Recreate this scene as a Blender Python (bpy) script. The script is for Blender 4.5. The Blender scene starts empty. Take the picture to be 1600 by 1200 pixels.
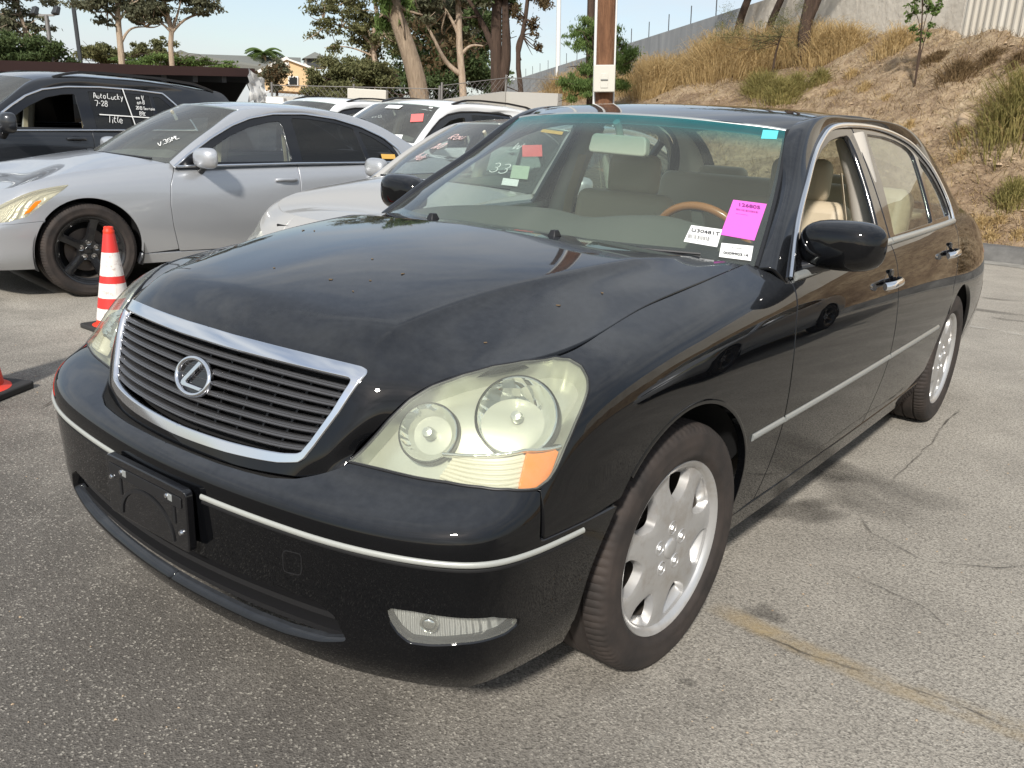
import bpy, bmesh, math, random
import numpy as np
from mathutils import Vector, Matrix
from mathutils.geometry import delaunay_2d_cdt
R = math.radians
scene = bpy.context.scene
COL = scene.collection
# ---------------------------------------------------------------- camera, sky, sun, exposure
cam_d = bpy.data.cameras.new('camera'); cam = bpy.data.objects.new('camera', cam_d); COL.objects.link(cam)
cam_d.sensor_width = 36; cam_d.lens = 1367.41/1600*36; cam_d.clip_start = .05; cam_d.clip_end = 3000
def _cam():
    yaw, pitch, roll = R(-37.108), R(-16.330), R(3.195)
    f = Vector((math.sin(yaw)*math.cos(pitch), math.cos(yaw)*math.cos(pitch), math.sin(pitch)))
    r = Vector((math.cos(yaw), -math.sin(yaw), 0)); u = r.cross(f)
    r2 = r*math.cos(roll)+u*math.sin(roll); u2 = u*math.cos(roll)-r*math.sin(roll)
    m = Matrix((r2, u2, -f)).transposed().to_4x4(); m.translation = (1.7621, -1.9087, 1.3552)
    cam.matrix_world = m
_cam(); scene.camera = cam
SUN_EL, SUN_AZ = R(36), R(155)          # azimuth from +Y towards +X
SUN_DIR = Vector((math.sin(SUN_AZ)*math.cos(SUN_EL), math.cos(SUN_AZ)*math.cos(SUN_EL), math.sin(SUN_EL)))
world = bpy.data.worlds.new('World'); scene.world = world; world.use_nodes = True
def _world():
    nt = world.node_tree; N = nt.nodes; L = nt.links
    bg = N['Background']; bg.inputs['Strength'].default_value = .105
    sky = N.new('ShaderNodeTexSky'); sky.sky_type = 'NISHITA'; sky.sun_disc = False
    sky.sun_elevation = SUN_EL; sky.sun_rotation = SUN_AZ; sky.altitude = 50; sky.air_density = 1.0; sky.dust_density = 1.2; sky.ozone_density = 1.0
    # thin high cloud all over the sky
    tc = N.new('ShaderNodeTexCoord'); mp = N.new('ShaderNodeMapping'); mp.inputs['Scale'].default_value = (1, 1, 3.2)
    L.new(tc.outputs['Generated'], mp.inputs['Vector'])
    n1 = N.new('ShaderNodeTexNoise'); n1.inputs['Scale'].default_value = 2.3; n1.inputs['Detail'].default_value = 7; n1.inputs['Roughness'].default_value = .58
    L.new(mp.outputs['Vector'], n1.inputs['Vector'])
    cr = N.new('ShaderNodeValToRGB'); cr.color_ramp.elements[0].position = .40; cr.color_ramp.elements[1].position = .64
    cr.color_ramp.elements[0].color = (.34, .34, .34, 1); cr.color_ramp.elements[1].color = (.96, .96, .96, 1)
    L.new(n1.outputs['Fac'], cr.inputs['Fac'])
    mx = N.new('ShaderNodeMix'); mx.data_type = 'RGBA'; mx.inputs['B'].default_value = (5.3, 5.6, 5.9, 1)
    L.new(cr.outputs['Color'], mx.inputs['Factor']); L.new(sky.outputs['Color'], mx.inputs['A'])
    L.new(mx.outputs['Result'], bg.inputs['Color'])
_world()
sun_d = bpy.data.lights.new('sun', 'SUN'); sun_d.energy = 3.6; sun_d.angle = R(4); sun_d.color = (1, .95, .88)
sun = bpy.data.objects.new('sun', sun_d); COL.objects.link(sun)
sun.rotation_euler = SUN_DIR.to_track_quat('Z', 'Y').to_euler()
vs = scene.view_settings; vs.view_transform = 'Standard'; vs.look = 'None'; vs.exposure = .5; vs.gamma = 1; vs.use_curve_mapping = False
scene.cycles.max_bounces = 6; scene.cycles.diffuse_bounces = 3; scene.cycles.glossy_bounces = 4; scene.cycles.transparent_max_bounces = 20; scene.cycles.adaptive_threshold = .015; scene.cycles.caustics_reflective = False; scene.cycles.caustics_refractive = False
scene.cycles.use_denoising = True
# ---------------------------------------------------------------- splines and panels
def nspl(t, P):
    """natural cubic spline through P at knots t; returns an evaluator"""
    t = np.asarray(t, float); P = np.asarray(P, float)
    if P.ndim == 1: P = P[:, None]
    n = len(t); h = np.diff(t); A = np.eye(n); B = np.zeros_like(P)
    for i in range(1, n - 1):
        A[i, i-1] = h[i-1]; A[i, i] = 2 * (h[i-1] + h[i]); A[i, i+1] = h[i]
        B[i] = 6 * ((P[i+1] - P[i]) / h[i] - (P[i] - P[i-1]) / h[i-1])
    m = np.linalg.solve(A, B)
    def ev(x):
        x = np.atleast_1d(np.asarray(x, float))
        i = np.clip(np.searchsorted(t, x) - 1, 0, n - 2)
        H = h[i][:, None]; a = ((t[i+1] - x)[:, None]) / H; b = 1 - a
        return a * P[i] + b * P[i+1] + ((a**3 - a) * m[i] + (b**3 - b) * m[i+1]) * H * H / 6
    return ev

def curve(pts, n=200, knots=None):
    P = np.asarray(pts, float)
    t = knots if knots is not None else np.r_[0, np.cumsum(np.linalg.norm(np.diff(P, axis=0), axis=1))]
    return nspl(t, P)(np.linspace(t[0], t[-1], n))

def resample(P, d, closed=False):
    P = np.asarray(P, float)
    if closed: P = np.vstack([P, P[:1]])
    s = np.r_[0, np.cumsum(np.linalg.norm(np.diff(P, axis=0), axis=1))]
    k = max(3, int(round(s[-1] / d)))
    x = np.linspace(0, s[-1], k + 1)
    Q = np.stack([np.interp(x, s, P[:, i]) for i in range(P.shape[1])], 1)
    return Q[:-1] if closed else Q

def rounded(pts, r=.02, n=5):
    """closed polygon with its corners rounded; r is one number or one per corner"""
    P = np.asarray(pts, float); out = []; k = len(P)
    R = np.broadcast_to(r, k)
    for i in range(k):
        a, b, c = P[i-1], P[i], P[(i+1) % k]
        la, lc = np.linalg.norm(a-b), np.linalg.norm(c-b)
        e = min(R[i], la * .48, lc * .48)
        if e < 1e-4: out.append(b); continue
        p, q = b + (a-b)/la*e, b + (c-b)/lc*e
        for s in np.linspace(0, 1, n):
            out.append((1-s)**2*p + 2*s*(1-s)*b + s*s*q)
    return np.array(out)

class Surf:
    """smooth surface through a grid of points: rows run along u, rows are stacked along v"""
    def __init__(s, rows, u, v, nu=400, nv=160, sym=False):
        G = np.asarray(rows, float)
        u = np.asarray(u, float); v = np.asarray(v, float)
        s.u0, s.u1, s.v0, s.v1 = u[0], u[-1], v[0], v[-1]
        if sym:                                    # u = 0 lies on the car's middle plane: mirror for a smooth crossing
            G2 = G[:, :0:-1].copy(); G2[..., 0] *= -1
            G = np.concatenate([G2, G], 1); u = np.r_[-u[:0:-1], u]
        s.U = np.linspace(s.u0, s.u1, nu); s.V = np.linspace(s.v0, s.v1, nv)
        a = np.stack([nspl(u, r)(s.U) for r in G])
        nv_, nu_, _ = a.shape
        s.D = nspl(v, a.reshape(nv_, -1))(s.V).reshape(nv, nu, 3)
        s.finish()
    def finish(s):
        du = np.gradient(s.D, s.U, axis=1); dv = np.gradient(s.D, s.V, axis=0)
        N = np.cross(du, dv); N /= np.linalg.norm(N, axis=2, keepdims=True) + 1e-12
        s.N = N * getattr(s, 'flip', 1)
    def _bi(s, A, uv):
        uv = np.atleast_2d(uv)
        x = np.clip((uv[:, 0]-s.u0)/(s.u1-s.u0), 0, 1)*(len(s.U)-1); y = np.clip((uv[:, 1]-s.v0)/(s.v1-s.v0), 0, 1)*(len(s.V)-1)
        i = np.minimum(x.astype(int), len(s.U)-2); j = np.minimum(y.astype(int), len(s.V)-2)
        a = (x-i)[:, None]; b = (y-j)[:, None]
        return (A[j, i]*(1-a)+A[j, i+1]*a)*(1-b)+(A[j+1, i]*(1-a)+A[j+1, i+1]*a)*b
    def p(s, uv): return s._bi(s.D, uv)
    def n(s, uv):
        N = s._bi(s.N, uv); return N/np.linalg.norm(N, axis=1, keepdims=True)
    def inv(s, fn, target, ur=None, vr=None):
        """uv where fn(point) = target (2 numbers each), searched inside the given uv range"""
        T = np.atleast_2d(np.asarray(target, float))
        iu = np.arange(0, len(s.U), 2); iv = np.arange(0, len(s.V), 2)
        if ur: iu = iu[(s.U[iu] >= ur[0]) & (s.U[iu] <= ur[1])]
        if vr: iv = iv[(s.V[iv] >= vr[0]) & (s.V[iv] <= vr[1])]
        g = fn(s.D[np.ix_(iv, iu)].reshape(-1, 3)); out = []
        for t in T:
            k = np.argmin(((g-t)**2).sum(1))
            q = np.array([s.U[iu[k % len(iu)]], s.V[iv[k // len(iu)]]])
            for _ in range(12):
                e = 2e-3
                w = fn(s.p([q, q+(e, 0), q+(0, e)]))
                J = np.stack([(w[1]-w[0])/e, (w[2]-w[0])/e], 1)
                try: d = np.linalg.solve(J, t-w[0])
                except Exception: break
                l = np.linalg.norm(d)
                if l > .05: d *= .05/l
                q = q+d
                q[0] = min(max(q[0], s.u0), s.u1); q[1] = min(max(q[1], s.v0), s.v1)
            out.append(q)
        return np.array(out)
yz = lambda P: P[:, 1:3]
xz = lambda P: P[:, [0, 2]]
xy = lambda P: P[:, :2]
# ---------------------------------------------------------------- materials
MATS = {}
def mat(name, col, rough=.5, metal=0, coat=0, spec=.5, trans=0, ior=1.45, emit=None):
    m = bpy.data.materials.new(name); m.use_nodes = True
    b = m.node_tree.nodes['Principled BSDF']
    b.inputs['Base Color'].default_value = (*col, 1); b.inputs['Roughness'].default_value = rough
    b.inputs['Metallic'].default_value = metal; b.inputs['Coat Weight'].default_value = coat; b.inputs['Coat Roughness'].default_value = .02
    b.inputs['Specular IOR Level'].default_value = spec; b.inputs['Transmission Weight'].default_value = trans; b.inputs['IOR'].default_value = ior
    MATS[name] = m; return m
class NT:
    """short hand for wiring a material's nodes"""
    def __init__(s, m): s.m = m; s.t = m.node_tree; s.N = s.t.nodes; s.L = s.t.links; s.b = s.N.get('Principled BSDF'); s.tc = None
    def new(s, typ, **kw):
        n = s.N.new(typ)
        for k, v in kw.items():
            if k in n.inputs: n.inputs[k].default_value = v
            else: setattr(n, k, v)
        return n
    def coord(s, kind='Object', scale=(1, 1, 1)):
        if not s.tc: s.tc = s.new('ShaderNodeTexCoord')
        mp = s.new('ShaderNodeMapping'); mp.inputs['Scale'].default_value = scale
        s.L.new(s.tc.outputs[kind], mp.inputs['Vector']); return mp.outputs['Vector']
    def noise(s, scale, detail=4, rough=.55, vec=None, dist=0):
        n = s.new('ShaderNodeTexNoise'); n.inputs['Scale'].default_value = scale; n.inputs['Detail'].default_value = detail
        n.inputs['Roughness'].default_value = rough; n.inputs['Distortion'].default_value = dist
        s.L.new(vec if vec is not None else s.coord(), n.inputs['Vector']); return n.outputs['Fac']
    def ramp(s, fac, stops):
        r = s.new('ShaderNodeValToRGB'); e = r.color_ramp.elements
        while len(e) < len(stops): e.new(.5)
        for x, (p, c) in zip(e, stops):
            x.position = p; x.color = (*c, 1) if len(c) == 3 else c
        s.L.new(fac, r.inputs['Fac']); return r.outputs['Color']
    def rng(s, fac, a, b, c, d):
        r = s.new('ShaderNodeMapRange'); 
        for k, v in zip(('From Min', 'From Max', 'To Min', 'To Max'), (a, b, c, d)): r.inputs[k].default_value = v
        s.L.new(fac, r.inputs['Value']); return r.outputs['Result']
    def mix(s, fac, a, b, mode='MIX'):
        m = s.new('ShaderNodeMix'); m.data_type = 'RGBA'; m.blend_type = mode
        for k, v in (('Factor', fac), ('A', a), ('B', b)):
            if isinstance(v, (int, float)): m.inputs[k].default_value = v if k == 'Factor' else (v, v, v, 1)
            elif isinstance(v, tuple): m.inputs[k].default_value = (*v, 1)
            else: s.L.new(v, m.inputs[k])
        return m.outputs['Result']
    def bump(s, h, dist=.01, strength=.5):
        b = s.new('ShaderNodeBump'); b.inputs['Distance'].default_value = dist; b.inputs['Strength'].default_value = strength
        s.L.new(h, b.inputs['Height']); s.L.new(b.outputs['Normal'], s.b.inputs['Normal']); return b
    def set(s, k, v): s.L.new(v, s.b.inputs[k])
def paint(name, col, metal=0.0, rough=.35, dust=.0, dustcol=(.30, .28, .25), coat_ior=1.45):
    m = mat(name, col, rough, metal, coat=1.0, spec=.5 if metal else 0); t = NT(m)
    m.node_tree.nodes['Principled BSDF'].inputs['Coat Roughness'].default_value = .01; m.node_tree.nodes['Principled BSDF'].inputs['Coat IOR'].default_value = 1.5 if metal else coat_ior
    if dust:
        geo = t.new('ShaderNodeNewGeometry'); sx = t.new('ShaderNodeSeparateXYZ'); t.L.new(geo.outputs['Normal'], sx.inputs['Vector'])
        up = t.rng(sx.outputs['Z'], .35, .95, .02, 1)          # dust settles on what faces up
        n = t.noise(3.1, 6, .62, t.coord('Object', (1, 1, .35)), .5); n2 = t.noise(55, 3, .6)
        a = t.rng(n, .30, .75, .55, 1); b = t.rng(n2, .3, .7, .75, 1)
        mm = t.new('ShaderNodeMath', operation='MULTIPLY'); t.L.new(a, mm.inputs[0]); t.L.new(up, mm.inputs[1])
        m2 = t.new('ShaderNodeMath', operation='MULTIPLY'); t.L.new(mm.outputs[0], m2.inputs[0]); t.L.new(b, m2.inputs[1])
        fac = t.rng(m2.outputs[0], 0, 1, 0, dust)
        t.set('Base Color', t.mix(fac, col, dustcol)); t.set('Coat Roughness', t.rng(fac, 0, .12, .014, .05))
    return m
def schlick(t, ior):
    """mirror share of a thin pane, the same seen from inside and outside"""
    g = t.new('ShaderNodeNewGeometry'); d = t.new('ShaderNodeVectorMath', operation='DOT_PRODUCT'); t.L.new(g.outputs['Normal'], d.inputs[0]); t.L.new(g.outputs['Incoming'], d.inputs[1])
    a = t.new('ShaderNodeMath', operation='ABSOLUTE'); t.L.new(d.outputs['Value'], a.inputs[0]); b = t.new('ShaderNodeMath', operation='SUBTRACT'); b.inputs[0].default_value = 1; t.L.new(a.outputs[0], b.inputs[1])
    c = t.new('ShaderNodeMath', operation='POWER'); t.L.new(b.outputs[0], c.inputs[0]); c.inputs[1].default_value = 5
    f0 = ((ior-1)/(ior+1))**2; return t.rng(c.outputs[0], 0, 1, f0, 1)
def glass(name, tint=(.80, .88, .85), band=None, ior=1.5, rough=0.0, dust=0.0, dustcol=(.55, .55, .5)):
    m = bpy.data.materials.new(name); m.use_nodes = True; t = NT(m); t.N.remove(t.b)
    tr = t.new('ShaderNodeBsdfTransparent'); tr.inputs['Color'].default_value = (*tint, 1)
    gl = t.new('ShaderNodeBsdfGlossy'); gl.inputs['Roughness'].default_value = rough
    mx = t.new('ShaderNodeMixShader'); t.L.new(schlick(t, ior), mx.inputs['Fac']); t.L.new(tr.outputs['BSDF'], mx.inputs[1]); t.L.new(gl.outputs['BSDF'], mx.inputs[2])
    out = mx.outputs['Shader']
    if band:                                              # tinted sun strip along the top edge (object z from, to, colour)
        sx = t.new('ShaderNodeSeparateXYZ'); t.L.new(t.coord('Object'), sx.inputs['Vector'])
        mm = t.new('ShaderNodeMath', operation='MULTIPLY_ADD'); t.L.new(sx.outputs['X'], mm.inputs[0])   # strip follows the arched header
        ab = t.new('ShaderNodeMath', operation='MULTIPLY'); t.L.new(sx.outputs['X'], ab.inputs[0]); t.L.new(sx.outputs['X'], ab.inputs[1])
        ad = t.new('ShaderNodeMath', operation='MULTIPLY_ADD'); t.L.new(ab.outputs[0], ad.inputs[0]); ad.inputs[1].default_value = .08; t.L.new(sx.outputs['Z'], ad.inputs[2])
        c = t.mix(t.rng(ad.outputs[0], band[0], band[1], 0, 1), tint, band[2]); t.L.new(c, tr.inputs['Color'])
    if dust:
        df = t.new('ShaderNodeBsdfDiffuse'); df.inputs['Color'].default_value = (*dustcol, 1)
        m2 = t.new('ShaderNodeMixShader'); m2.inputs['Fac'].default_value = dust
        if band: k = t.rng(ad.outputs[0], band[0], band[1], 0, 1); t.L.new(t.mix(k, (.52, .54, .48), (.07, .40, .43)), df.inputs['Color']); t.L.new(t.rng(k, 0, 1, dust, .20), m2.inputs['Fac'])
        t.L.new(out, m2.inputs[1]); t.L.new(df.outputs['BSDF'], m2.inputs[2]); out = m2.outputs['Shader']
    t.L.new(out, t.N['Material Output'].inputs['Surface']); MATS[name] = m; return m
# ---------------------------------------------------------------- objects
def tag(o, label, cat=None, group=None, kind=None):
    if label: o['label'] = label
    if cat: o['category'] = cat
    if group: o['group'] = group
    if kind: o['kind'] = kind
    return o
def thing(name, label, cat, loc=(0, 0, 0), rz=0, group=None):
    o = bpy.data.objects.new(name, None); COL.objects.link(o); o.location = loc; o.rotation_euler = (0, 0, rz); o.empty_display_size = .2
    return tag(o, label, cat, group)
def mk(name, V, F, material=None, parent=None, smooth=True, normals=None, flat_from=None, uv=None):
    me = bpy.data.meshes.new(name)
    V = np.asarray(V, float)
    me.from_pydata([tuple(v) for v in V], [], [tuple(int(i) for i in f) for f in F]); me.update()
    if material: me.materials.append(MATS[material] if isinstance(material, str) else material)
    if smooth:
        me.polygons.foreach_set('use_smooth', [True]*len(me.polygons))
    if normals is not None:
        me.normals_split_custom_set_from_vertices([tuple(n) for n in normals])
    o = bpy.data.objects.new(name, me); COL.objects.link(o)
    if parent: o.parent = parent
    return o
def again(src, name=None, parent=None, loc=None, rz=None, scale=None):
    o = bpy.data.objects.new(name or src.name.split('.')[0], src.data); COL.objects.link(o)
    if parent: o.parent = parent
    if loc is not None: o.location = loc
    if rz is not None: o.rotation_euler = (0, 0, rz)
    if scale is not None: o.scale = scale
    return o
def copy_tree(o, parent=None):
    c = o.copy(); COL.objects.link(c); c.parent = parent
    for ch in list(o.children): copy_tree(ch, c)
    return c
class MB:
    """collects shapes and links them as one mesh"""
    def __init__(s): s.V = []; s.F = []; s.n = 0
    def add(s, V, F):
        V = np.asarray(V, float); s.V.append(V); s.F += [tuple(int(i)+s.n for i in f) for f in F]; s.n += len(V); return s
    def box(s, c, d, M=None, taper=1.0):
        x, y, z = (k/2 for k in d); t = taper
        V = np.array([(-x,-y,-z),(x,-y,-z),(x,y,-z),(-x,y,-z),(-x*t,-y*t,z),(x*t,-y*t,z),(x*t,y*t,z),(-x*t,y*t,z)])
        if M is not None: V = V@np.asarray(M).T
        return s.add(V+np.asarray(c), [(0,3,2,1),(4,5,6,7),(0,1,5,4),(1,2,6,5),(2,3,7,6),(3,0,4,7)])
    def tube(s, P, r, n=8, cap=True):
        P = np.asarray(P, float); m = len(P); rr = np.broadcast_to(r, m)
        T = np.gradient(P, axis=0); T /= np.linalg.norm(T, axis=1, keepdims=True)+1e-12
        a = np.array([0, 0, 1.]) if abs(T[0, 2]) < .9 else np.array([1., 0, 0])
        V = []; u = np.cross(T[0], a); u /= np.linalg.norm(u)
        for i in range(m):
            u = u-T[i]*(u@T[i]); u /= np.linalg.norm(u); w = np.cross(T[i], u)
            for k in range(n):
                t = 2*math.pi*k/n; V.append(P[i]+rr[i]*(math.cos(t)*u+math.sin(t)*w))
        F = [(i*n+k, i*n+(k+1) % n, (i+1)*n+(k+1) % n, (i+1)*n+k) for i in range(m-1) for k in range(n)]
        if cap: F += [tuple(range(n-1, -1, -1)), tuple((m-1)*n+k for k in range(n))]
        return s.add(V, F)
    def sweep(s, P, Nn, prof, closed=False):
        """profile (across, up) carried along P with up = Nn"""
        P = np.asarray(P, float); Nn = np.asarray(Nn, float); m = len(P); prof = np.asarray(prof, float); k = len(prof)
        T = (np.roll(P, -1, 0)-np.roll(P, 1, 0)) if closed else np.gradient(P, axis=0)
        T /= np.linalg.norm(T, axis=1, keepdims=True)+1e-12
        A = np.cross(T, Nn); A /= np.linalg.norm(A, axis=1, keepdims=True)+1e-12
        V = (P[:, None]+A[:, None]*prof[None, :, :1]+Nn[:, None]*prof[None, :, 1:]).reshape(-1, 3)
        q = m if closed else m-1
        F = [(i*k+j, i*k+(j+1) % k, ((i+1) % m)*k+(j+1) % k, ((i+1) % m)*k+j) for i in range(q) for j in range(k)]
        if not closed: F += [tuple(range(k-1, -1, -1)), tuple((m-1)*k+j for j in range(k))]
        return s.add(V, F)
    def lathe(s, prof, n=48, axis='x', c=(0, 0, 0), close=False):
        """profile (radius, along axis)"""
        V = []; prof = list(prof); k = len(prof)
        for i in range(n):
            t = 2*math.pi*i/n; a, b = math.cos(t), math.sin(t)
            for r, h in prof:
                V.append((h, r*a, r*b) if axis == 'x' else (r*a, r*b, h) if axis == 'z' else (r*a, h, r*b))
        F = [(i*k+j, ((i+1) % n)*k+j, ((i+1) % n)*k+j+1, i*k+j+1) for i in range(n) for j in range(k-1)]
        if close: F += [(i*k+k-1, ((i+1) % n)*k+k-1, ((i+1) % n)*k, i*k) for i in range(n)]
        return s.add(np.array(V)+np.asarray(c), F)
    def prism(s, P, h, M=None, c=(0, 0, 0)):
        """polygon in xy, raised by h"""
        P = np.asarray(P, float); k = len(P)
        V = np.vstack([np.c_[P, np.zeros(k)], np.c_[P, np.full(k, h)]])
        if M is not None: V = V@np.asarray(M).T
        return s.add(V+np.asarray(c), [tuple(range(k-1, -1, -1)), tuple(range(k, 2*k))]+[(i, (i+1) % k, k+(i+1) % k, k+i) for i in range(k)])
    def build(s, name, material=None, parent=None, smooth=True, bevel=0, sharp=40, mirror=False):
        V = np.vstack(s.V); F = s.F
        if mirror: V = V*np.array([-1, 1, 1]); F = [f[::-1] for f in F]
        o = mk(name, V, F, material, parent, smooth)
        if smooth and sharp: o.data.set_sharp_from_angle(angle=R(sharp))
        if bevel:
            md = o.modifiers.new('bevel', 'BEVEL'); md.width = bevel; md.segments = 3; md.limit_method = 'ANGLE'; md.angle_limit = R(35)
            md.harden_normals = False
        return o
CORE = np.array([0, 1.6, .6])                     # a point inside the car: panels face away from it
def pip(P, Q):
    """points P inside polygon Q"""
    x, y = P[:, 0], P[:, 1]; c = np.zeros(len(P), bool); j = len(Q)-1
    for i in range(len(Q)):
        a, b = Q[i], Q[j]
        k = ((a[1] > y) != (b[1] > y))
        if k.any():
            t = (b[0]-a[0])*(y-a[1])/((b[1]-a[1]) if b[1] != a[1] else 1e-12)+a[0]; c ^= k & (x < t)
        j = i
    return c
def fill2d(outline, holes, step, edge):
    """triangulated polygon with inner grid points; returns points, triangles, boundary loops (index lists)"""
    pts = []; edges = []; loops = []
    def area(Q): x, y = Q[:, 0], Q[:, 1]; return .5*np.sum(x*np.roll(y, -1)-y*np.roll(x, -1))
    for k, L in enumerate([outline]+list(holes)):
        Q = resample(L, edge, True)
        if (area(Q) > 0) != (k == 0): Q = Q[::-1]
        b = len(pts); pts += [tuple(q) for q in Q]; n = len(Q)
        edges += [(b+i, b+(i+1) % n) for i in range(n)]; loops.append(list(range(b, b+n)))
    Bd = np.array(pts); lo, hi = Bd.min(0), Bd.max(0)
    gx, gy = np.meshgrid(np.arange(lo[0]+step/2, hi[0], step), np.arange(lo[1]+step/2, hi[1], step))
    gx[1::2] += step/2
    G = np.c_[gx.ravel(), gy.ravel()]
    ok = pip(G, Bd[loops[0]])
    for l in loops[1:]: ok &= ~pip(G, Bd[l])
    G = G[ok]
    if len(G):
        d = np.full(len(G), 9.)
        for i in range(0, len(Bd), 256): d = np.minimum(d, np.sqrt(((G[:, None]-Bd[None, i:i+256])**2).sum(2)).min(1))
        G = G[d > .55*step]
    allp = np.vstack([Bd, G]) if len(G) else Bd
    r = delaunay_2d_cdt([Vector(p) for p in allp], edges, [], 0, 1e-7)
    P = np.array([tuple(v) for v in r[0]]); Fc = np.array([f for f in r[2]], int)
    src = {}
    for i, o in enumerate(r[3]):
        for k in o: src[k] = i
    cen = P[Fc].mean(1); keep = pip(cen, Bd[loops[0]])
    for l in loops[1:]: keep &= ~pip(cen, Bd[l])
    Fc = Fc[keep]
    a = P[Fc]; s = (a[:, 1, 0]-a[:, 0, 0])*(a[:, 2, 1]-a[:, 0, 1])-(a[:, 1, 1]-a[:, 0, 1])*(a[:, 2, 0]-a[:, 0, 0])
    Fc[s < 0] = Fc[s < 0][:, ::-1]
    return P, Fc, [[src[i] for i in l] for l in loops]
def panel_geo(S, outline, holes=(), step=.03, edge=.012, off=0.0, depth=.014, lip=.0025, weld=False, depths=None):
    P, F, loops = fill2d(np.asarray(outline, float), [np.asarray(h, float) for h in holes], step, edge)
    X = S.p(P); N = S.n(P)
    if (N*(X-CORE)).sum() < 0: N = -N
    X = X+N*off
    a = X[F]; fn = np.cross(a[:, 1]-a[:, 0], a[:, 2]-a[:, 0])
    if (fn*N[F[:, 0]]).sum() < 0: F = F[:, ::-1]; sgn = -1
    else: sgn = 1
    V = [X]; NN = [N]; FF = [tuple(f) for f in F]; n = len(X)
    for li, l in enumerate(loops):
        dp = depth if depths is None else depths[li]
        if dp <= 0: continue
        l = np.array(l); k = len(l)
        T = X[np.roll(l, -1)]-X[np.roll(l, 1)]; T /= np.linalg.norm(T, axis=1, keepdims=True)+1e-12
        O = np.cross(T, N[l])*1.0                        # pointing away from the panel
        mid = X[l]+O*.003
        O = O*sgn
        seam = (np.abs(P[l][:, 0]-S.u0) < 1e-6) if weld else np.zeros(k, bool)
        r1 = X[l]+O*lip*.6-N[l]*lip*.6; r2 = X[l]+O*lip-N[l]*dp
        n1 = N[l]+O; n1 /= np.linalg.norm(n1, axis=1, keepdims=True)
        V += [r1, r2]; NN += [n1, O]
        for i in range(k):
            j = (i+1) % k
            if seam[i] and seam[j]: continue
            q = [(l[i], n+i, n+j, l[j]), (n+i, n+k+i, n+k+j, n+j)]
            FF += q if sgn > 0 else [f[::-1] for f in q]
        n += 2*k
    V = np.vstack(V); NN = np.vstack(NN)
    if weld:
        m = len(V); x0 = np.abs(V[:, 0]) < 1e-5
        mp = np.where(x0, np.arange(m), 0); k = m; extra = []
        for i in range(m):
            if not x0[i]: mp[i] = k; k += 1; extra.append(i)
        NN[x0, 0] = 0; NN /= np.linalg.norm(NN, axis=1, keepdims=True)
        V = np.vstack([V, V[extra]*np.array([-1, 1, 1])]); NN = np.vstack([NN, NN[extra]*np.array([-1, 1, 1])])
        FF = FF+[tuple(int(mp[i]) for i in f[::-1]) for f in FF]
    return V, FF, NN
def panel(name, S, outline, material, parent, both=False, weld=False, **kw):
    V, F, N = panel_geo(S, outline, weld=weld, **kw)
    o = mk(name, V, F, material, parent, True, N)
    if both:
        m = np.array([-1, 1, 1])
        return o, mk(name, V*m, [f[::-1] for f in F], material, parent, True, N*m)
    return o
def trim(name, S, path, prof, material, parent, both=True, off=0, step=.02, weld=False, sharp=40):
    """strip of given profile laid along a uv path on a surface"""
    q = resample(path, step); P = S.p(q); N = S.n(q)
    if (N*(P-CORE)).sum() < 0: N = -N
    if weld:
        m = np.array([-1, 1, 1]); P = np.vstack([(P*m)[:0:-1], P]); N = np.vstack([(N*m)[:0:-1], N])
    o = MB().sweep(P+N*off, N, prof).build(name, material, parent, sharp=sharp)
    if both and not weld: return o, MB().sweep(P+N*off, N, prof).build(name, material, parent, sharp=sharp, mirror=True)
    return o
def dome(w, h, n=6, base=-.004):
    """half round profile: width w, height h"""
    return [(-w/2, base)]+[(-w/2*math.cos(math.pi*i/n), h*math.sin(math.pi*i/n)) for i in range(n+1)]+[(w/2, base)]
def text_mesh(s, size, material, parent, M, name='lettering', extrude=.0006, align='CENTER', shear=0, offset=0):
    c = bpy.data.curves.new(name, 'FONT'); c.body = s; c.size = size; c.extrude = extrude; c.align_x = align; c.align_y = 'CENTER'; c.shear = shear; c.offset = offset
    t = bpy.data.objects.new('tmp', c); COL.objects.link(t)
    dg = bpy.context.evaluated_depsgraph_get(); me = bpy.data.meshes.new_from_object(t.evaluated_get(dg))
    bpy.data.objects.remove(t); me.name = name; me.materials.clear(); me.materials.append(MATS[material])
    o = bpy.data.objects.new(name, me); COL.objects.link(o); o.parent = parent; o.matrix_local = M
    return o
def frame_mat(o, x, up):
    """matrix with its x along x, z as close as can be to up"""
    x = Vector(x).normalized(); z = Vector(up); z = (z-x*z.dot(x)).normalized(); y = z.cross(x)
    m = Matrix((x, y, z)).transposed().to_4x4(); m.translation = Vector(o); return m
# ---------------------------------------------------------------- the black sedan: master surfaces (left half, x > 0)
# plan of the bumper strip / door moulding: front middle, round the corner, along the side, to the rear middle
STRIP = np.array([(0,-.921),(.2,-.912),(.42,-.886),(.58,-.854),(.69,-.816),(.77,-.774),(.824,-.725),(.855,-.655),(.872,-.56),(.883,-.45),(.892,-.3),(.901,0),(.907,.4),(.912,.8),(.915,1.3),(.915,1.9),(.912,2.4),(.904,2.925),(.892,3.3),(.868,3.62),(.82,3.83),(.70,3.97),(.45,4.04),(0,4.065)])
_s = np.r_[0, np.cumsum(np.linalg.norm(np.diff(STRIP, axis=0), axis=1))]
_sp = np.vstack([(STRIP*(-1, 1))[3:0:-1], STRIP]); _ss = np.r_[-_s[3:0:-1], _s]
_strip = nspl(_ss, _sp)
SU = np.unique(np.r_[np.linspace(0, _s[-1], 120)])
_P2 = _strip(SU); _T = np.gradient(_P2, SU, axis=0); _T /= np.linalg.norm(_T, axis=1, keepdims=True)
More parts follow.
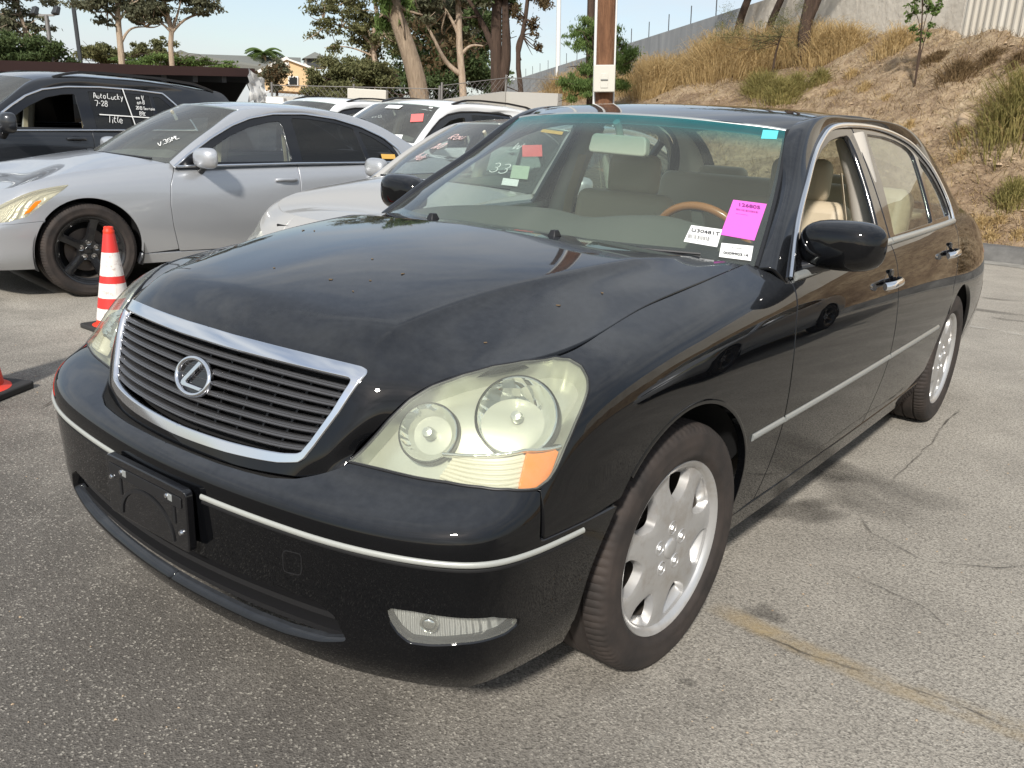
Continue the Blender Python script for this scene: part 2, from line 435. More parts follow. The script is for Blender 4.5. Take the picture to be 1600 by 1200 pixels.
_NI = np.stack([-_T[:, 1], _T[:, 0]], 1)                     # inward plan normal
# stations: F0 x=0 | F1 x=.42 | F2 | C corner | K | A axle | B | D | E | G rear axle | H | I | J
_st = np.array([0, _s[2], _s[4], _s[7]-.02, _s[9]+.03, _s[11], _s[12]+.15, _s[14], _s[16], _s[17], _s[19], _s[21], _s[23]])
_rows_z = np.array([
 [.222,.222,.222,.218,.216,.215,.205,.20,.20,.22,.25,.27,.27],
 [.285,.285,.285,.29,.30,.30,.295,.29,.29,.30,.32,.34,.34],
 [.42,.42,.42,.425,.43,.43,.43,.43,.43,.43,.44,.45,.45],
 [.552,.552,.552,.553,.555,.56,.562,.565,.57,.572,.575,.58,.58],
 [.610,.610,.612,.625,.66,.69,.70,.70,.70,.70,.70,.70,.70],
 [.668,.668,.670,.685,.765,.815,.845,.865,.875,.875,.86,.83,.82],
 [.78,.78,.785,.800,.848,.902,.945,.985,1.005,1.015,1.0,.95,.93],
 [.885,.885,.885,.885,.900,.955,1.01,1.055,1.075,1.085,1.07,1.03,1.02]])
_rows_d = np.array([
 [.052,.055,.075,.085,.080,.075,.075,.075,.075,.075,.08,.10,.10],
 [.020,.022,.030,.040,.040,.045,.048,.048,.048,.046,.045,.05,.05],
 [.008,.008,.010,.014,.014,.014,.018,.018,.018,.016,.014,.012,.012],
 [0]*13,
 [.022,.022,.022,.014,.004,.000,.000,.000,.000,.000,.004,.012,.014],
 [.125,.121,.10,.052,.012,.012,.016,.020,.024,.028,.035,.045,.05],
 [.195,.195,.175,.115,.050,.050,.056,.066,.072,.085,.10,.12,.12],
 [.285,.285,.275,.20,.135,.165,.165,.160,.165,.19,.21,.25,.26]])
def _pch(x, y):
    """shape-preserving cubic through the station values"""
    x = np.asarray(x, float); y = np.asarray(y, float); h = np.diff(x); d = np.diff(y)/h; m = np.zeros(len(x))
    for i in range(1, len(x)-1):
        if d[i-1]*d[i] > 0:
            w1, w2 = 2*h[i]+h[i-1], h[i]+2*h[i-1]; m[i] = (w1+w2)/(w1/d[i-1]+w2/d[i])
    def ev(q):
        i = np.clip(np.searchsorted(x, q)-1, 0, len(x)-2); t = (q-x[i])/h[i]
        return (1+2*t)*(1-t)**2*y[i]+t*(1-t)**2*h[i]*m[i]+t*t*(3-2*t)*y[i+1]+t*t*(t-1)*h[i]*m[i+1]
    return ev
def _smooth(a, k=6):
    for _ in range(k):
        b = a.copy(); b[1:-1] = .25*a[:-2]+.5*a[1:-1]+.25*a[2:]; a = b
    return a
_TOP = {5: [(0,-.797),(.405,-.765),(.655,-.712),(.800,-.630),(.872,-.425),(.889,0)],
        6: [(0,-.745),(.400,-.705),(.620,-.655),(.762,-.560),(.836,-.410),(.851,0)],
        7: [(0,-.655),(.370,-.610),(.565,-.550),(.680,-.475),(.748,-.370),(.736,0)]}
_grid = []
for zr, dr in zip(_rows_z, _rows_d):
    z = _smooth(_pch(_st, zr)(SU)); d = _smooth(_pch(_st, dr)(SU))
    q = _P2 + _NI*d[:, None]; q[0, 0] = 0
    if len(_grid) in _TOP:                                    # the tight corner: plan given point by point
        k = SU > _st[5]+.05; t = _TOP[len(_grid)]
        q = nspl(np.r_[_st[:6], SU[k][::6]], np.vstack([t, q[k][::6]]))(SU); q[0, 0] = 0
    _grid.append(np.c_[q, z])
_grid = np.array(_grid)
_c = np.linalg.norm(np.diff(_grid, axis=0), axis=2)
_vk = np.r_[0, np.cumsum(.5*_c[:, 10:50].mean(1)+.5*_c[:, 50:90].mean(1))]
LOW = Surf(_grid, SU, _vk, nu=700, nv=160)
# hood: rows from the joint over the bumper, up the nose, back to the cowl; columns middle -> shut line
_hood = [
 [(0,-.862,.612),(.20,-.851,.615),(.37,-.812,.624),(.440,-.786,.634),(.468,-.772,.648)],
 [(0,-.848,.655),(.20,-.837,.657),(.385,-.797,.664),(.457,-.771,.674),(.487,-.752,.690)],
 [(0,-.806,.765),(.21,-.795,.765),(.430,-.752,.762),(.500,-.719,.757),(.524,-.694,.752)],
 [(0,-.766,.862),(.22,-.753,.857),(.462,-.700,.842),(.530,-.655,.822),(.560,-.610,.812)],
 [(0,-.690,.912),(.23,-.675,.905),(.478,-.615,.885),(.575,-.555,.858),(.622,-.515,.850)],
 [(0,-.540,.953),(.24,-.520,.945),(.497,-.475,.920),(.640,-.425,.886),(.708,-.400,.876)],
 [(0,-.300,.992),(.26,-.290,.984),(.535,-.270,.958),(.672,-.250,.925),(.738,-.240,.910)],
 [(0,-.030,1.020),(.28,-.030,1.012),(.582,-.030,.987),(.688,-.025,.962),(.735,-.020,.948)],
 [(0,.210,1.038),(.29,.225,1.031),(.628,.265,1.008),(.702,.285,.990),(.736,.295,.979)],
 [(0,.330,1.045),(.30,.365,1.038),(.660,.460,1.018),(.712,.490,1.008),(.740,.515,1.003)]]
_hood = np.array(_hood)
SHUT = np.array([(.491,.635),(.508,.660),(.532,.691),(.574,.739),(.623,.784),(.675,.815),(.754,.843),(.843,.865),(.956,.878),(1.095,.878),(1.20,.880),(1.334,.885),(1.564,.886),(1.866,.884),(2.02,.885),(2.129,.886)])
_he = LOW.p(np.array([(.503,.653),(.553,.717),(.632,.789),(.745,.840),(.985,.878),(1.32,.885),(1.563,.886),(1.862,.884),(2.11,.886)]))
_hood[1:, 4] = _he-np.array([.007,-.001,0])
_hood[1:, 3] = .5*(_hood[1:, 3])+.5*(_hood[1:, 2]+(_hood[1:, 4]-_hood[1:, 2])*.62+np.array([.006,-.004,.006]))
_hu = np.array([0,.24,.52,.64,.70]); _c = np.linalg.norm(np.diff(_hood, axis=0), axis=2)
HOOD = Surf(_hood, _hu, np.r_[0, np.cumsum(_c.mean(1))], nu=240, nv=220, sym=True)
_d = HOOD.U-.478; _q = np.where(_d < 0, 1, np.exp(-np.maximum(_d, 0)/.045)); _k = np.ones(7)/7; _q = np.convolve(np.pad(_q, 3, mode='edge'), _k, 'valid')*np.clip((.70-HOOD.U)/.10, 0, 1)
_f = np.clip((HOOD.V-.25)/.16, 0, 1); _g = np.clip((HOOD.v1+.05-HOOD.V)/.3, 0, 1)
HOOD.D[..., 2] += .024*_q[None]*(_f*_f*(3-2*_f)*_g)[:, None]      # raised middle of the hood with its crease
HOOD.finish()
# windscreen: base -> header
_ws = [
 [(0,.300,1.022),(.28,.330,1.018),(.55,.425,1.012),(.70,.510,1.006),(.772,.562,1.000)],
 [(0,.505,1.148),(.27,.535,1.143),(.52,.620,1.133),(.655,.697,1.124),(.722,.742,1.118)],
 [(0,.735,1.283),(.26,.765,1.277),(.49,.838,1.263),(.603,.903,1.250),(.658,.938,1.242)],
 [(0,1.005,1.424),(.24,1.032,1.420),(.44,1.085,1.409),(.535,1.118,1.402),(.582,1.140,1.396)]]
_ws = np.array(_ws)
WIND = Surf(_ws, [0,.26,.52,.66,.73], [0,.245,.51,.81], nu=100, nv=80, sym=True)
# side of the cabin (pillars, door windows) as x over (y, z)
def cabin_x(y, z):
    t = (z-.96)/.46
    top = np.interp(y, [.3,1.0,1.5,2.2,2.7,3.2,3.6], [.60,.612,.625,.622,.605,.585,.57])
    base = np.interp(y, [.3,.7,1.2,2.2,2.8,3.2,3.6], [.82,.848,.856,.852,.835,.80,.77])
    return base-(base-top)*np.clip(t, -.3, 1.4)**1 + .022*4*np.clip(t, 0, 1)*(1-np.clip(t, 0, 1))*.5
_cy = np.linspace(.35, 3.7, 26); _cz = np.linspace(.93, 1.47, 10)
_bx = nspl(np.array([.3,.7,1.2,1.8,2.4,2.9,3.3,3.75]), np.array([.815,.848,.857,.857,.850,.832,.800,.755]))
_tx = nspl(np.array([.3,.9,1.4,1.9,2.4,2.9,3.3,3.75]), np.array([.575,.604,.618,.622,.616,.603,.588,.565]))
_cab = []
for z in _cz:
    t = (z-.96)/.46
    _cab.append([(float((_bx(y)+(_tx(y)-_bx(y))*t)[0,0]+.05*t*(1-t)), y, z) for y in _cy])
CAB = Surf(_cab, _cy, _cz, nu=240, nv=80)

# pillar band: outer line (windscreen edge, roof ditch, rear window edge) -> inner line (chrome of the door windows)
_po = np.array([(.772,.562,1.0),(.722,.742,1.118),(.658,.938,1.242),(.586,1.140,1.397),(.588,1.33,1.444),(.596,1.65,1.464),(.597,2.0,1.466),(.590,2.35,1.452),(.588,2.68,1.412),(.606,2.98,1.305),(.645,3.2,1.185),(.690,3.40,1.075)])
_pi = np.array([(.618,.955),(.800,1.115),(.985,1.228),(1.210,1.345),(1.40,1.413),(1.66,1.440),(1.957,1.443),(2.26,1.425),(2.53,1.380),(2.735,1.285),(2.845,1.165),(2.885,1.035)])
_pi = CAB.p(np.c_[_pi[:, 0], _pi[:, 1]])
_pm = .52*_po+.48*_pi; _pt = np.gradient(_pm, axis=0); _pn = np.cross(_pi-_po, _pt); _pn /= np.linalg.norm(_pn, axis=1, keepdims=True)
_pn *= np.sign(_pn[:, :1])
_pw = np.linalg.norm(_pi-_po, axis=1, keepdims=True)
_pu = np.r_[0, np.cumsum(np.linalg.norm(np.diff(_pm, axis=0), axis=1))]
PIL = Surf([_po, .78*_po+.22*_pi+_pn*np.minimum(.22*_pw, .022), .45*_po+.55*_pi+_pn*np.minimum(.22*_pw, .026), _pi], _pu, [0,.25,.6,1.0], nu=300, nv=24)
_roofrows = []
for i, (y0, z0) in enumerate([(1.005,1.424),(1.16,1.450),(1.36,1.474),(1.65,1.490),(2.0,1.494),(2.35,1.482),(2.64,1.450)]):
    ex, ey, ez = _po[3+min(i, 5)] if i != 1 else (.587,1.225,1.423)
    if i >= 2: ex, ey, ez = _po[4+i-2]
    _roofrows.append([(0,y0,z0),(ex*.45,y0+(ey-y0)*.2,z0+(ez-z0)*.16),(ex*.8,y0+(ey-y0)*.62,z0+(ez-z0)*.55),(ex-.006,ey,ez)])
ROOF = Surf(_roofrows, [0,.27,.48,.60], [0,.16,.36,.65,1.0,1.35,1.66], nu=60, nv=120, sym=True)
_rw = [[(0,2.66,1.448),(.3,2.665,1.435),(.5,2.67,1.420),(.582,2.69,1.405)],[(0,3.02,1.300),(.3,3.02,1.292),(.53,3.0,1.285),(.612,2.995,1.295)],[(0,3.45,1.085),(.35,3.44,1.083),(.60,3.41,1.075),(.685,3.395,1.07)]]
REARW = Surf(_rw, [0,.3,.52,.6], [0,.4,.85], nu=50, nv=50, sym=True)
_tk = [[(0,3.46,1.082),(.35,3.45,1.080),(.62,3.42,1.073),(.72,3.40,1.060)],[(0,3.75,1.070),(.35,3.74,1.068),(.60,3.70,1.055),(.70,3.66,1.035)],[(0,3.96,1.045),(.33,3.94,1.042),(.54,3.88,1.025),(.64,3.80,1.005)],[(0,4.03,.93),(.33,4.01,.93),(.52,3.95,.93),(.62,3.87,.93)]]
TRUNK = Surf(_tk, [0,.35,.6,.72], [0,.3,.52,.66], nu=50, nv=50, sym=True)
# ---------------------------------------------------------------- the black sedan
BP = np.array([0.0])
def inset(P, d, u0=None):
    """closed outline moved inwards by d (resampled first)"""
    Q = resample(P, .008, True); a = .5*np.sum(Q[:, 0]*np.roll(Q[:, 1], -1)-Q[:, 1]*np.roll(Q[:, 0], -1))
    T = np.roll(Q, -1, 0)-np.roll(Q, 1, 0); T /= np.linalg.norm(T, axis=1, keepdims=True)+1e-12
    W = np.stack([-T[:, 1], T[:, 0]], 1)*np.sign(a); O = Q+W*d
    if u0 is not None:
        k = np.abs(Q[:, 0]-u0) < 1e-6; O[k, 0] = u0; O[:, 0] = np.maximum(O[:, 0], u0)
    return O
def arc(cy, cz, r, a0, a1, n=40):
    t = np.radians(np.linspace(a0, a1, n)); return np.c_[cy+r*np.cos(t), cz+r*np.sin(t)]
HL = np.array([(0.491,0.635),(0.508,0.660),(0.532,0.691),(0.574,0.739),(0.623,0.784),(0.675,0.815),(0.754,0.843),(0.843,0.865),(0.956,0.878),(1.095,0.877),(1.155,0.859),(1.183,0.825),(1.181,0.782),(1.166,0.752),(1.145,0.728),(1.109,0.690),(1.081,0.650),(1.055,0.603),(1.033,0.576),(0.999,0.566),(0.923,0.606),(0.848,0.625),(0.756,0.634),(0.675,0.634),(0.593,0.636),(0.535,0.636)])
JOINT = np.array([(0,.517),(.110,.517),(.191,.517),(.270,.522),(.342,.530),(.400,.552),(.446,.589),(.489,.627)])
STRIPV = .360
sd = lambda pts, ur=(1.2, 5.3): LOW.inv(yz, pts, ur=ur)
FA = (-.025, .345, .392); RA = (2.915, .345, .375)          # wheel arches: centre y, z, radius
def make_wheel(name, parent, R0=.335, W=.225, rim=.231, style='star', rimmat='wheel_silver'):
    """wheel in the x = 0 plane facing +x; returns the empty-free list of parts (tyre > , rim >)"""
    w2 = W/2; m = MB()
    n = 192
    prof = [(rim-.004,-w2*.80),(rim+.012,-w2*.92),(rim+.045,-w2*1.0),(R0-.030,-w2*.99),(R0-.010,-w2*.90),(R0-.002,-w2*.74),
            (R0,-w2*.52),(R0-.008,-w2*.50),(R0-.008,-w2*.44),(R0,-w2*.42),(R0,-w2*.05),(R0-.008,-w2*.03),(R0-.008,w2*.03),(R0,w2*.05),(R0,w2*.42),(R0-.008,w2*.44),(R0-.008,w2*.50),(R0,w2*.52),
            (R0-.002,w2*.74),(R0-.010,w2*.90),(R0-.022,w2*.965),(R0-.030,w2*.99),(R0-.034,w2*.985),(rim+.060,w2*1.02),(rim+.045,w2*1.0),(rim+.030,w2*.985),(rim+.026,w2*.99),(rim+.016,w2*.95),(rim+.010,w2*.90),(rim-.004,w2*.80)]
    V = []; k = len(prof)
    for i in range(n*2):
        t = 2*math.pi*i/(n*2); a, b = math.cos(t), math.sin(t); cut = (i % 4) == 0
        for j, (r, h) in enumerate(prof):
            if cut and j in (4, 5, 18, 19): r -= .0045
            V.append((h, r*a, r*b))
    N2 = n*2
    m.add(V, [(i*k+j, ((i+1) % N2)*k+j, ((i+1) % N2)*k+j+1, i*k+j+1) for i in range(N2) for j in range(k-1)])
    tyre = m.build('tyre', 'rubber', parent, sharp=35)
    # rim: barrel and lip
    b = MB().lathe([(rim*.86,-w2*.8),(rim-.01,-w2*.75),(rim*.86,-w2*.5),(rim*.85,w2*.55),(rim*.93,w2*.70),(rim-.012,w2*.80),(rim-.004,w2*.86),(rim+.004,w2*.89),(rim+.008,w2*.84),(rim+.004,w2*.78)], 96)
    rim_o = b.build('rim', rimmat if style == 'star' else rimmat, parent, sharp=50)
    MB().lathe([(rim*.855,-w2*.74),(rim*.845,w2*.50)], 64).build('barrel', 'wheel_barrel', rim_o)
    if style == 'star': ns, holes, rin = 7, [], .62
    ns = 7 if style == 'star' else 5
    def face_x(r):
        if style == 'star': return np.interp(r, [0,.06,.10,.16,.20,rim], np.array([.80,.815,.82,.80,.775,.745])*w2)
        return np.interp(r, [0,.05,.08,.16,.20,rim], np.array([.42,.44,.50,.66,.72,.78])*w2)
    out = np.c_[np.cos(np.linspace(0, 2*math.pi, 120, endpoint=False)), np.sin(np.linspace(0, 2*math.pi, 120, endpoint=False))]*(rim*.955)
    holes = []
    for i in range(ns):
        a0 = 2*math.pi*(i+.5)/ns+.12
        if style == 'star':
            H = [(rim*.925,-.25),(rim*.80,-.29),(rim*.66,-.23),(rim*.55,-.07),(rim*.55,.07),(rim*.66,.23),(rim*.80,.29),(rim*.925,.25)]
        else:
            H = [(rim*.93,-.50),(rim*.6,-.47),(rim*.33,-.30),(rim*.30,0),(rim*.33,.30),(rim*.6,.47),(rim*.93,.50)]
        C = [(r*math.cos(a0+t), r*math.sin(a0+t)) for r, t in H]
        arcp = [(rim*.925*math.cos(a0+t), rim*.925*math.sin(a0+t)) for t in np.linspace(H[-1][1], H[0][1], 7)[1:-1]]
        holes.append(rounded(C+arcp, .013 if style == 'star' else .03))
    P, F, loops = fill2d(out, holes, .012, .006)
    r = np.linalg.norm(P, axis=1); X = np.c_[face_x(r), P[:, 0], P[:, 1]]
    dmin = np.full(len(P), 9.)
    for l in loops[1:]:
        dmin = np.minimum(dmin, np.sqrt(((P[:, None]-P[l][None])**2).sum(2)).min(1))
    X[:, 0] -= .0025*np.clip(1-dmin/.007, 0, 1)**2          # edges of the openings roll in
    M = MB(); V = [X]; FF = [tuple(f) for f in F]; n0 = len(X)
    for l in loops:
        A = X[l].copy(); k = len(l); cen = A.mean(0); B = A.copy(); B[:, 0] -= .024
        if l is not loops[0]: B[:, 1:] = cen[1:]+(B[:, 1:]-cen[1:])*.90
        V.append(B)
        FF += [(l[i], n0+i, n0+(i+1) % k, l[(i+1) % k]) for i in range(k)]; n0 += k
    M.add(np.vstack(V), FF); sp = M.build('spokes', rimmat, rim_o, sharp=32)
    cap = MB().lathe([(.0001,w2*.86),(.020,w2*.86),(.027,w2*.84),(.030,w2*.78),(.030,w2*.6)], 32).build('centre_cap', rimmat, rim_o, sharp=50)
    if style != 'star': cap.location.x = -w2*.38
    for i in range(5):
        a = 2*math.pi*i/5+.3; c = (0, .057*math.cos(a), .057*math.sin(a)); x0 = w2*(.80 if style == 'star' else .45)
        lug = MB().lathe([(.0001,x0+.0012),(.0165,x0+.0012),(.0165,x0-.002)], 20, c=c).build('lug_pocket', 'wheel_barrel', rim_o, sharp=30)
        MB().lathe([(.0165,x0+.001),(.0175,x0+.003),(.0195,x0+.0035),(.021,x0+.001),(.021,x0-.002)], 20, c=c).lathe([(.0001,x0+.006),(.0075,x0+.006),(.0095,x0+.0015)], 6, c=c).build('lug_nut', rimmat if style == 'star' else 'chrome', rim_o, sharp=30)
    disc = MB().lathe([(.05,.01),(.155,.01),(.157,0),(.155,-.02),(.05,-.02)], 48).build('brake_disc', 'iron', parent)
    back = MB().lathe([(.001,-.045),(rim*.95,-.045)], 32).build('backing_plate', 'black_matt', parent)
    return tyre
def car_materials():
    paint('black_paint', (.0022, .0024, .0030), 0, .30, dust=.13, dustcol=(.29, .315, .355), coat_ior=1.47)  # dust film; its blue-grey also stands in for sky reflection on top
    mat('black_gloss', (.006, .006, .007), .12, coat=.6); mat('black_matt', (.006, .006, .0065), .75); mat('black_plastic', (.013, .013, .014), .42)
    t = NT(mat('black_grain', (.018, .018, .018), .8)); t.bump(t.noise(180, 3, .7), .004, .8)
    mat('chrome', (.80, .81, .83), .09, 1); mat('satin_trim', (.42, .44, .43), .32, .55); mat('dull_strip', (.40, .41, .38), .38, .25)
    mat('grille_dark', (.13, .13, .135), .28, .6); mat('iron', (.10, .085, .075), .55, .7)
    t = NT(mat('rubber', (.022, .019, .017), .78)); n = t.noise(9, 5, .6); t.set('Base Color', t.ramp(n, [(.3, (.016, .014, .013)), (.75, (.050, .038, .032))])); t.bump(t.noise(240, 2), .001, .3)
    t = NT(mat('wheel_silver', (.47, .465, .45), .34, .6)); n = t.noise(14, 5, .65); t.set('Base Color', t.ramp(n, [(.28, (.40, .37, .335)), (.48, (.50, .495, .485)), (.8, (.55, .55, .545))])); t.set('Roughness', t.rng(n, .3, .7, .42, .28))
    mat('wheel_barrel', (.13, .115, .10), .6, .3); mat('wheel_black', (.012, .012, .013), .22, coat=.5)
    glass('windscreen_glass', (.80, .89, .84), band=(1.348, 1.412, (.03, .36, .40)), ior=1.6, dust=.06)  # dust film, its pale haze also painting the veiling reflection
    glass('side_glass', (.76, .84, .78), ior=2.35, dust=.04); glass('dark_glass', (.10, .11, .115), ior=1.6); glass('privacy_glass', (.028, .03, .034), ior=1.6, dust=.02); glass('far_glass', (.72, .80, .77), ior=1.95, dust=.10)
    mat('leather', (.50, .42, .30), .5); mat('leather_dark', (.12, .105, .085), .6); mat('dash', (.115, .115, .098), .7); mat('headliner', (.45, .42, .37), .9); mat('carpet', (.06, .055, .048), .95)
    mat('wood', (.32, .125, .035), .25, coat=.7)
    # headlight: yellowed lens over bright reflectors
    m = bpy.data.materials.new('headlight_lens'); m.use_nodes = True; t = NT(m); t.N.remove(t.b)
    tr = t.new('ShaderNodeBsdfTransparent'); tr.inputs['Color'].default_value = (.93, .95, .86, 1)
    df = t.new('ShaderNodeBsdfDiffuse'); df.inputs['Color'].default_value = (.64, .66, .56, 1)
    gl = t.new('ShaderNodeBsdfGlossy'); gl.inputs['Roughness'].default_value = .12
    a = t.new('ShaderNodeMixShader'); b = t.new('ShaderNodeMixShader'); fr = schlick(t, 1.5)
    t.L.new(t.rng(t.noise(5, 5, .6, None, .6), .32, .68, .05, .22), a.inputs['Fac']); t.L.new(tr.outputs[0], a.inputs[1]); t.L.new(df.outputs[0], a.inputs[2])
    t.L.new(fr, b.inputs['Fac']); t.L.new(a.outputs[0], b.inputs[1]); t.L.new(gl.outputs[0], b.inputs[2]); t.L.new(b.outputs[0], t.N['Material Output'].inputs['Surface']); MATS['headlight_lens'] = m
    glass('yellow_lens', (.95, .93, .80), ior=1.5, rough=.05, dust=.32, dustcol=(.66, .63, .48)); glass('clear_lens', (.92, .93, .90), ior=1.45, rough=.03, dust=.16)
    t = NT(mat('reflector', (.86, .87, .84), .05, 1)); v = t.new('ShaderNodeTexVoronoi'); v.inputs['Scale'].default_value = 26; t.L.new(t.coord(), v.inputs['Vector']); t.bump(v.outputs['Distance'], .02, .22); mat('reflector_soft', (.58, .59, .52), .30, .5)
    t = NT(mat('reflector_fluted', (.80, .80, .77), .28, .45)); w = t.new('ShaderNodeTexWave', wave_type='BANDS', bands_direction='X'); w.inputs['Scale'].default_value = 38; w.inputs['Distortion'].default_value = 1.2; t.L.new(t.coord(), w.inputs['Vector']); t.bump(w.outputs['Fac'], .01, .8)
    t = NT(mat('amber', (.85, .23, .008), .22, coat=.5)); t.bump(t.noise(60, 2), .004, .5)
    mat('turn_lens', (.60, .57, .47), .35); mat('red_lens', (.35, .01, .008), .15, coat=.6)
    mat('paper_white', (.78, .79, .77), .6); mat('paper_pink', (.74, .125, .56), .6); mat('paper_teal', (.10, .52, .55), .5); mat('ink', (.02, .02, .025), .7); mat('ink_violet', (.16, .03, .16), .7)
    mat('leaf_litter', (.16,.11,.06), .9); mat('mirror_glass', (.75, .78, .78), .02, 1); mat('beige_plastic', (.46, .44, .36), .5)
car_materials()
def mirror_shape(w=.122, h=.076, dp=.075):
    n1, n2 = 28, 20; V = []; sp = lambda c, e: math.copysign(abs(c)**e, c)
    for i in range(n2+1):
        ph = math.pi*i/n2-math.pi/2
        for j in range(n1):
            th = 2*math.pi*j/n1; x = w*sp(math.cos(ph), .62)*sp(math.cos(th), .62); z = h*sp(math.cos(ph), .62)*sp(math.sin(th), .68); y = dp*sp(math.sin(ph), .8)
            if y > 0: y *= .45
            V.append((x+.02*y/.07, y, z+.0036*(x/w)))
    return np.array(V), [(i*n1+j, i*n1+(j+1) % n1, (i+1)*n1+(j+1) % n1, (i+1)*n1+j) for i in range(n2) for j in range(n1)]
def build_lexus():
    T = thing('sedan', 'black luxury sedan with a wide slatted grille and yellowed headlights, filling the foreground', 'car')
    B = 'black_paint'
    # --- front bumper
    arch_f = sd(arc(*FA, 145, 199, 30), (.9, 2.0))            # from above the strip down the front of the arch
    side_top = np.array([(.999, STRIPV+.022), (1.15, STRIPV+.022), (arch_f[0, 0], STRIPV+.022)])
    af = arch_f[(arch_f[:, 1] < STRIPV+.02)]
    bump = np.vstack([[(0, 0)], [(x, 0) for x in np.linspace(.1, af[-1, 0]-.02, 20)], af[::-1], side_top[::-1], [(.996,.40),(1.0,.454),(1.008,.544),(.999,.562)], HL[20:], HL[:1], JOINT[::-1][:-1], [(0,.517)]])
    INT = np.array([(0,.201),(.198,.204),(.397,.203),(.502,.206),(.548,.185),(.572,.135),(.50,.105),(.401,.084),(.288,.077),(.126,.079),(0,.080)])
    FOG = np.array([(0.667,0.230),(0.676,0.239),(0.725,0.241),(0.782,0.238),(0.839,0.234),(0.895,0.229),(0.971,0.200),(0.967,0.182),(0.936,0.171),(0.888,0.171),(0.830,0.171),(0.763,0.164),(0.716,0.164),(0.690,0.183),(0.671,0.209)])
    # the intake touches the middle plane, so it is part of the outline: run the outline round it
    b2 = np.vstack([[(0, 0)], bump[1:-1], [(0,.517)], INT[:1], INT[1:-1], INT[-1:]])
    bumper = panel('front_bumper', LOW, inset(b2, .0035, 0), B, T, weld=True, holes=[FOG], step=.022, edge=.008, depths=[.03, .035], lip=.003)
    panel('intake_backing', LOW, np.vstack([INT*(1.03, 1)]), 'black_matt', bumper, weld=True, off=-.075, depth=0, step=.04, edge=.03)
    for v, mt in ((.118, .55), (.165, .53)):
        trim('intake_bar', LOW, [(0, v), (.25, v), (mt, v+.004)], [(-.006,-.03),(-.007,.004),(.007,.004),(.006,-.03)], 'black_plastic', bumper, weld=True, off=-.028)
    for o in trim('bumper_strip', LOW, [(.18, STRIPV), (.5, STRIPV-.002), (.85, STRIPV), (1.0, STRIPV), (1.13, STRIPV+.002)], dome(.0135,.005), 'dull_strip', bumper, step=.012): pass
    for o in trim('strip_shadow_gap', LOW, [(.18, STRIPV-.016), (.85, STRIPV-.016), (1.13, STRIPV-.014)], dome(.008,.0015), 'black_matt', bumper): pass
    for o in panel('fog_lamp_housing', LOW, inset(FOG, -.004), 'reflector_fluted', bumper, both=True, off=-.030, depth=0, step=.02): pass
    for o in panel('fog_lamp_lens', LOW, inset(FOG, .004), 'clear_lens', bumper, both=True, off=-.004, depth=.012, step=.02): pass
    q = LOW.p([(.755,.203)])[0]
    for s in (1, -1):
        MB().lathe([(.0001,.008),(.010,.007),(.014,.004),(.015,0),(.018,0),(.019,.003),(.019,-.004)], 24, axis='y', c=(0, 0, 0)).build('fog_bulb_shield', 'reflector', bumper, smooth=True).matrix_local = Matrix.Translation((s*(q[0]-.012), q[1]+.02, q[2])) @ Matrix.Rotation(R(180+s*25), 4, 'Z')
    Q = resample(rounded([(.421,.300),(.417,.250),(.467,.255),(.471,.305)], .012), .004, True)
    for sgn in (1,):
        MB().sweep(LOW.p(Q), LOW.n(Q)*-np.sign(LOW.n(Q)[:, 1:2].mean()), [(-.0012,-.002),(-.0012,.0006),(.0012,.0006),(.0012,-.002)], closed=True).build('tow_cover_groove', 'black_plastic', bumper)
    # black grained deck between bumper and grille
    Lp = LOW.p(resample(JOINT, .02)); Ln = len(Lp); rear = Lp*np.array([.97,1,1])+np.array([0,.075,-.012]); mid = Lp*np.array([.985,1,1])+np.array([0,.03,-.018])
    V = np.vstack([Lp+np.array([0,.003,-.004]), mid, rear]); m_ = np.array([-1,1,1]); V2 = np.vstack([V, V*m_]); F = []
    for r in range(2):
        for i in range(Ln-1):
            a, b = r*Ln+i, r*Ln+i+1; F += [(a, b, b+Ln, a+Ln), (b+3*Ln, a+3*Ln, a+4*Ln, b+4*Ln)]
    mk('grille_deck', V2, F, 'black_grain', T)
    # plate bracket
    pb = MB().prism(rounded([(-.166,-.074),(.166,-.074),(.166,.074),(-.166,.074)], .014, 4), .020).build('plate_bracket', 'black_gloss', T, bevel=.003)
    pb.matrix_local = frame_mat((0,-.922,.490), (1,0,0), (0,-1,-.02))
    a = np.radians(np.linspace(0, 180, 24)); ring = [(.112*math.cos(t), -.05+.085*math.sin(t)) for t in a]+[(.104*math.cos(t), -.05+.077*math.sin(t)) for t in a[::-1]]
    MB().prism(ring, .003, c=(0,-.012,.020)).build('plate_arch_rib', 'black_plastic', pb)
    MB().prism(rounded([(-.15,.028),(.15,.028),(.15,.055),(-.15,.055)], .006), .0025, c=(0,0,.020)).build('plate_bar', 'black_plastic', pb, bevel=.001)
    for x, y in ((-.095,.045), (.095,.045), (-.142,.020), (.142,-.030)):
        MB().lathe([(.0001,.027),(.005,.026),(.0065,.021),(.0065,.019)], 12, axis='z', c=(x, y, 0)).build('plate_screw', 'chrome', pb)
    for x in (-.082, .108): MB().box((x,.045,.0225), (.016,.016,.003)).build('plate_clip', 'satin_trim', pb, bevel=.001)
    for x in (-.105, .118): MB().box((x,.005,.0206), (.008,.04,.003)).build('plate_slot', 'black_matt', pb)
    # --- hood with its grille opening
    GR = np.array([(0,.262),(.1,.262),(.318,.267),(.494,.270),(.512,.266),(.517,.255),(.526,.158),(.524,.075),(.518,.045),(.505,.036),(.43,.029),(.214,.023),(0,.021)])
    hv = HOOD.v1
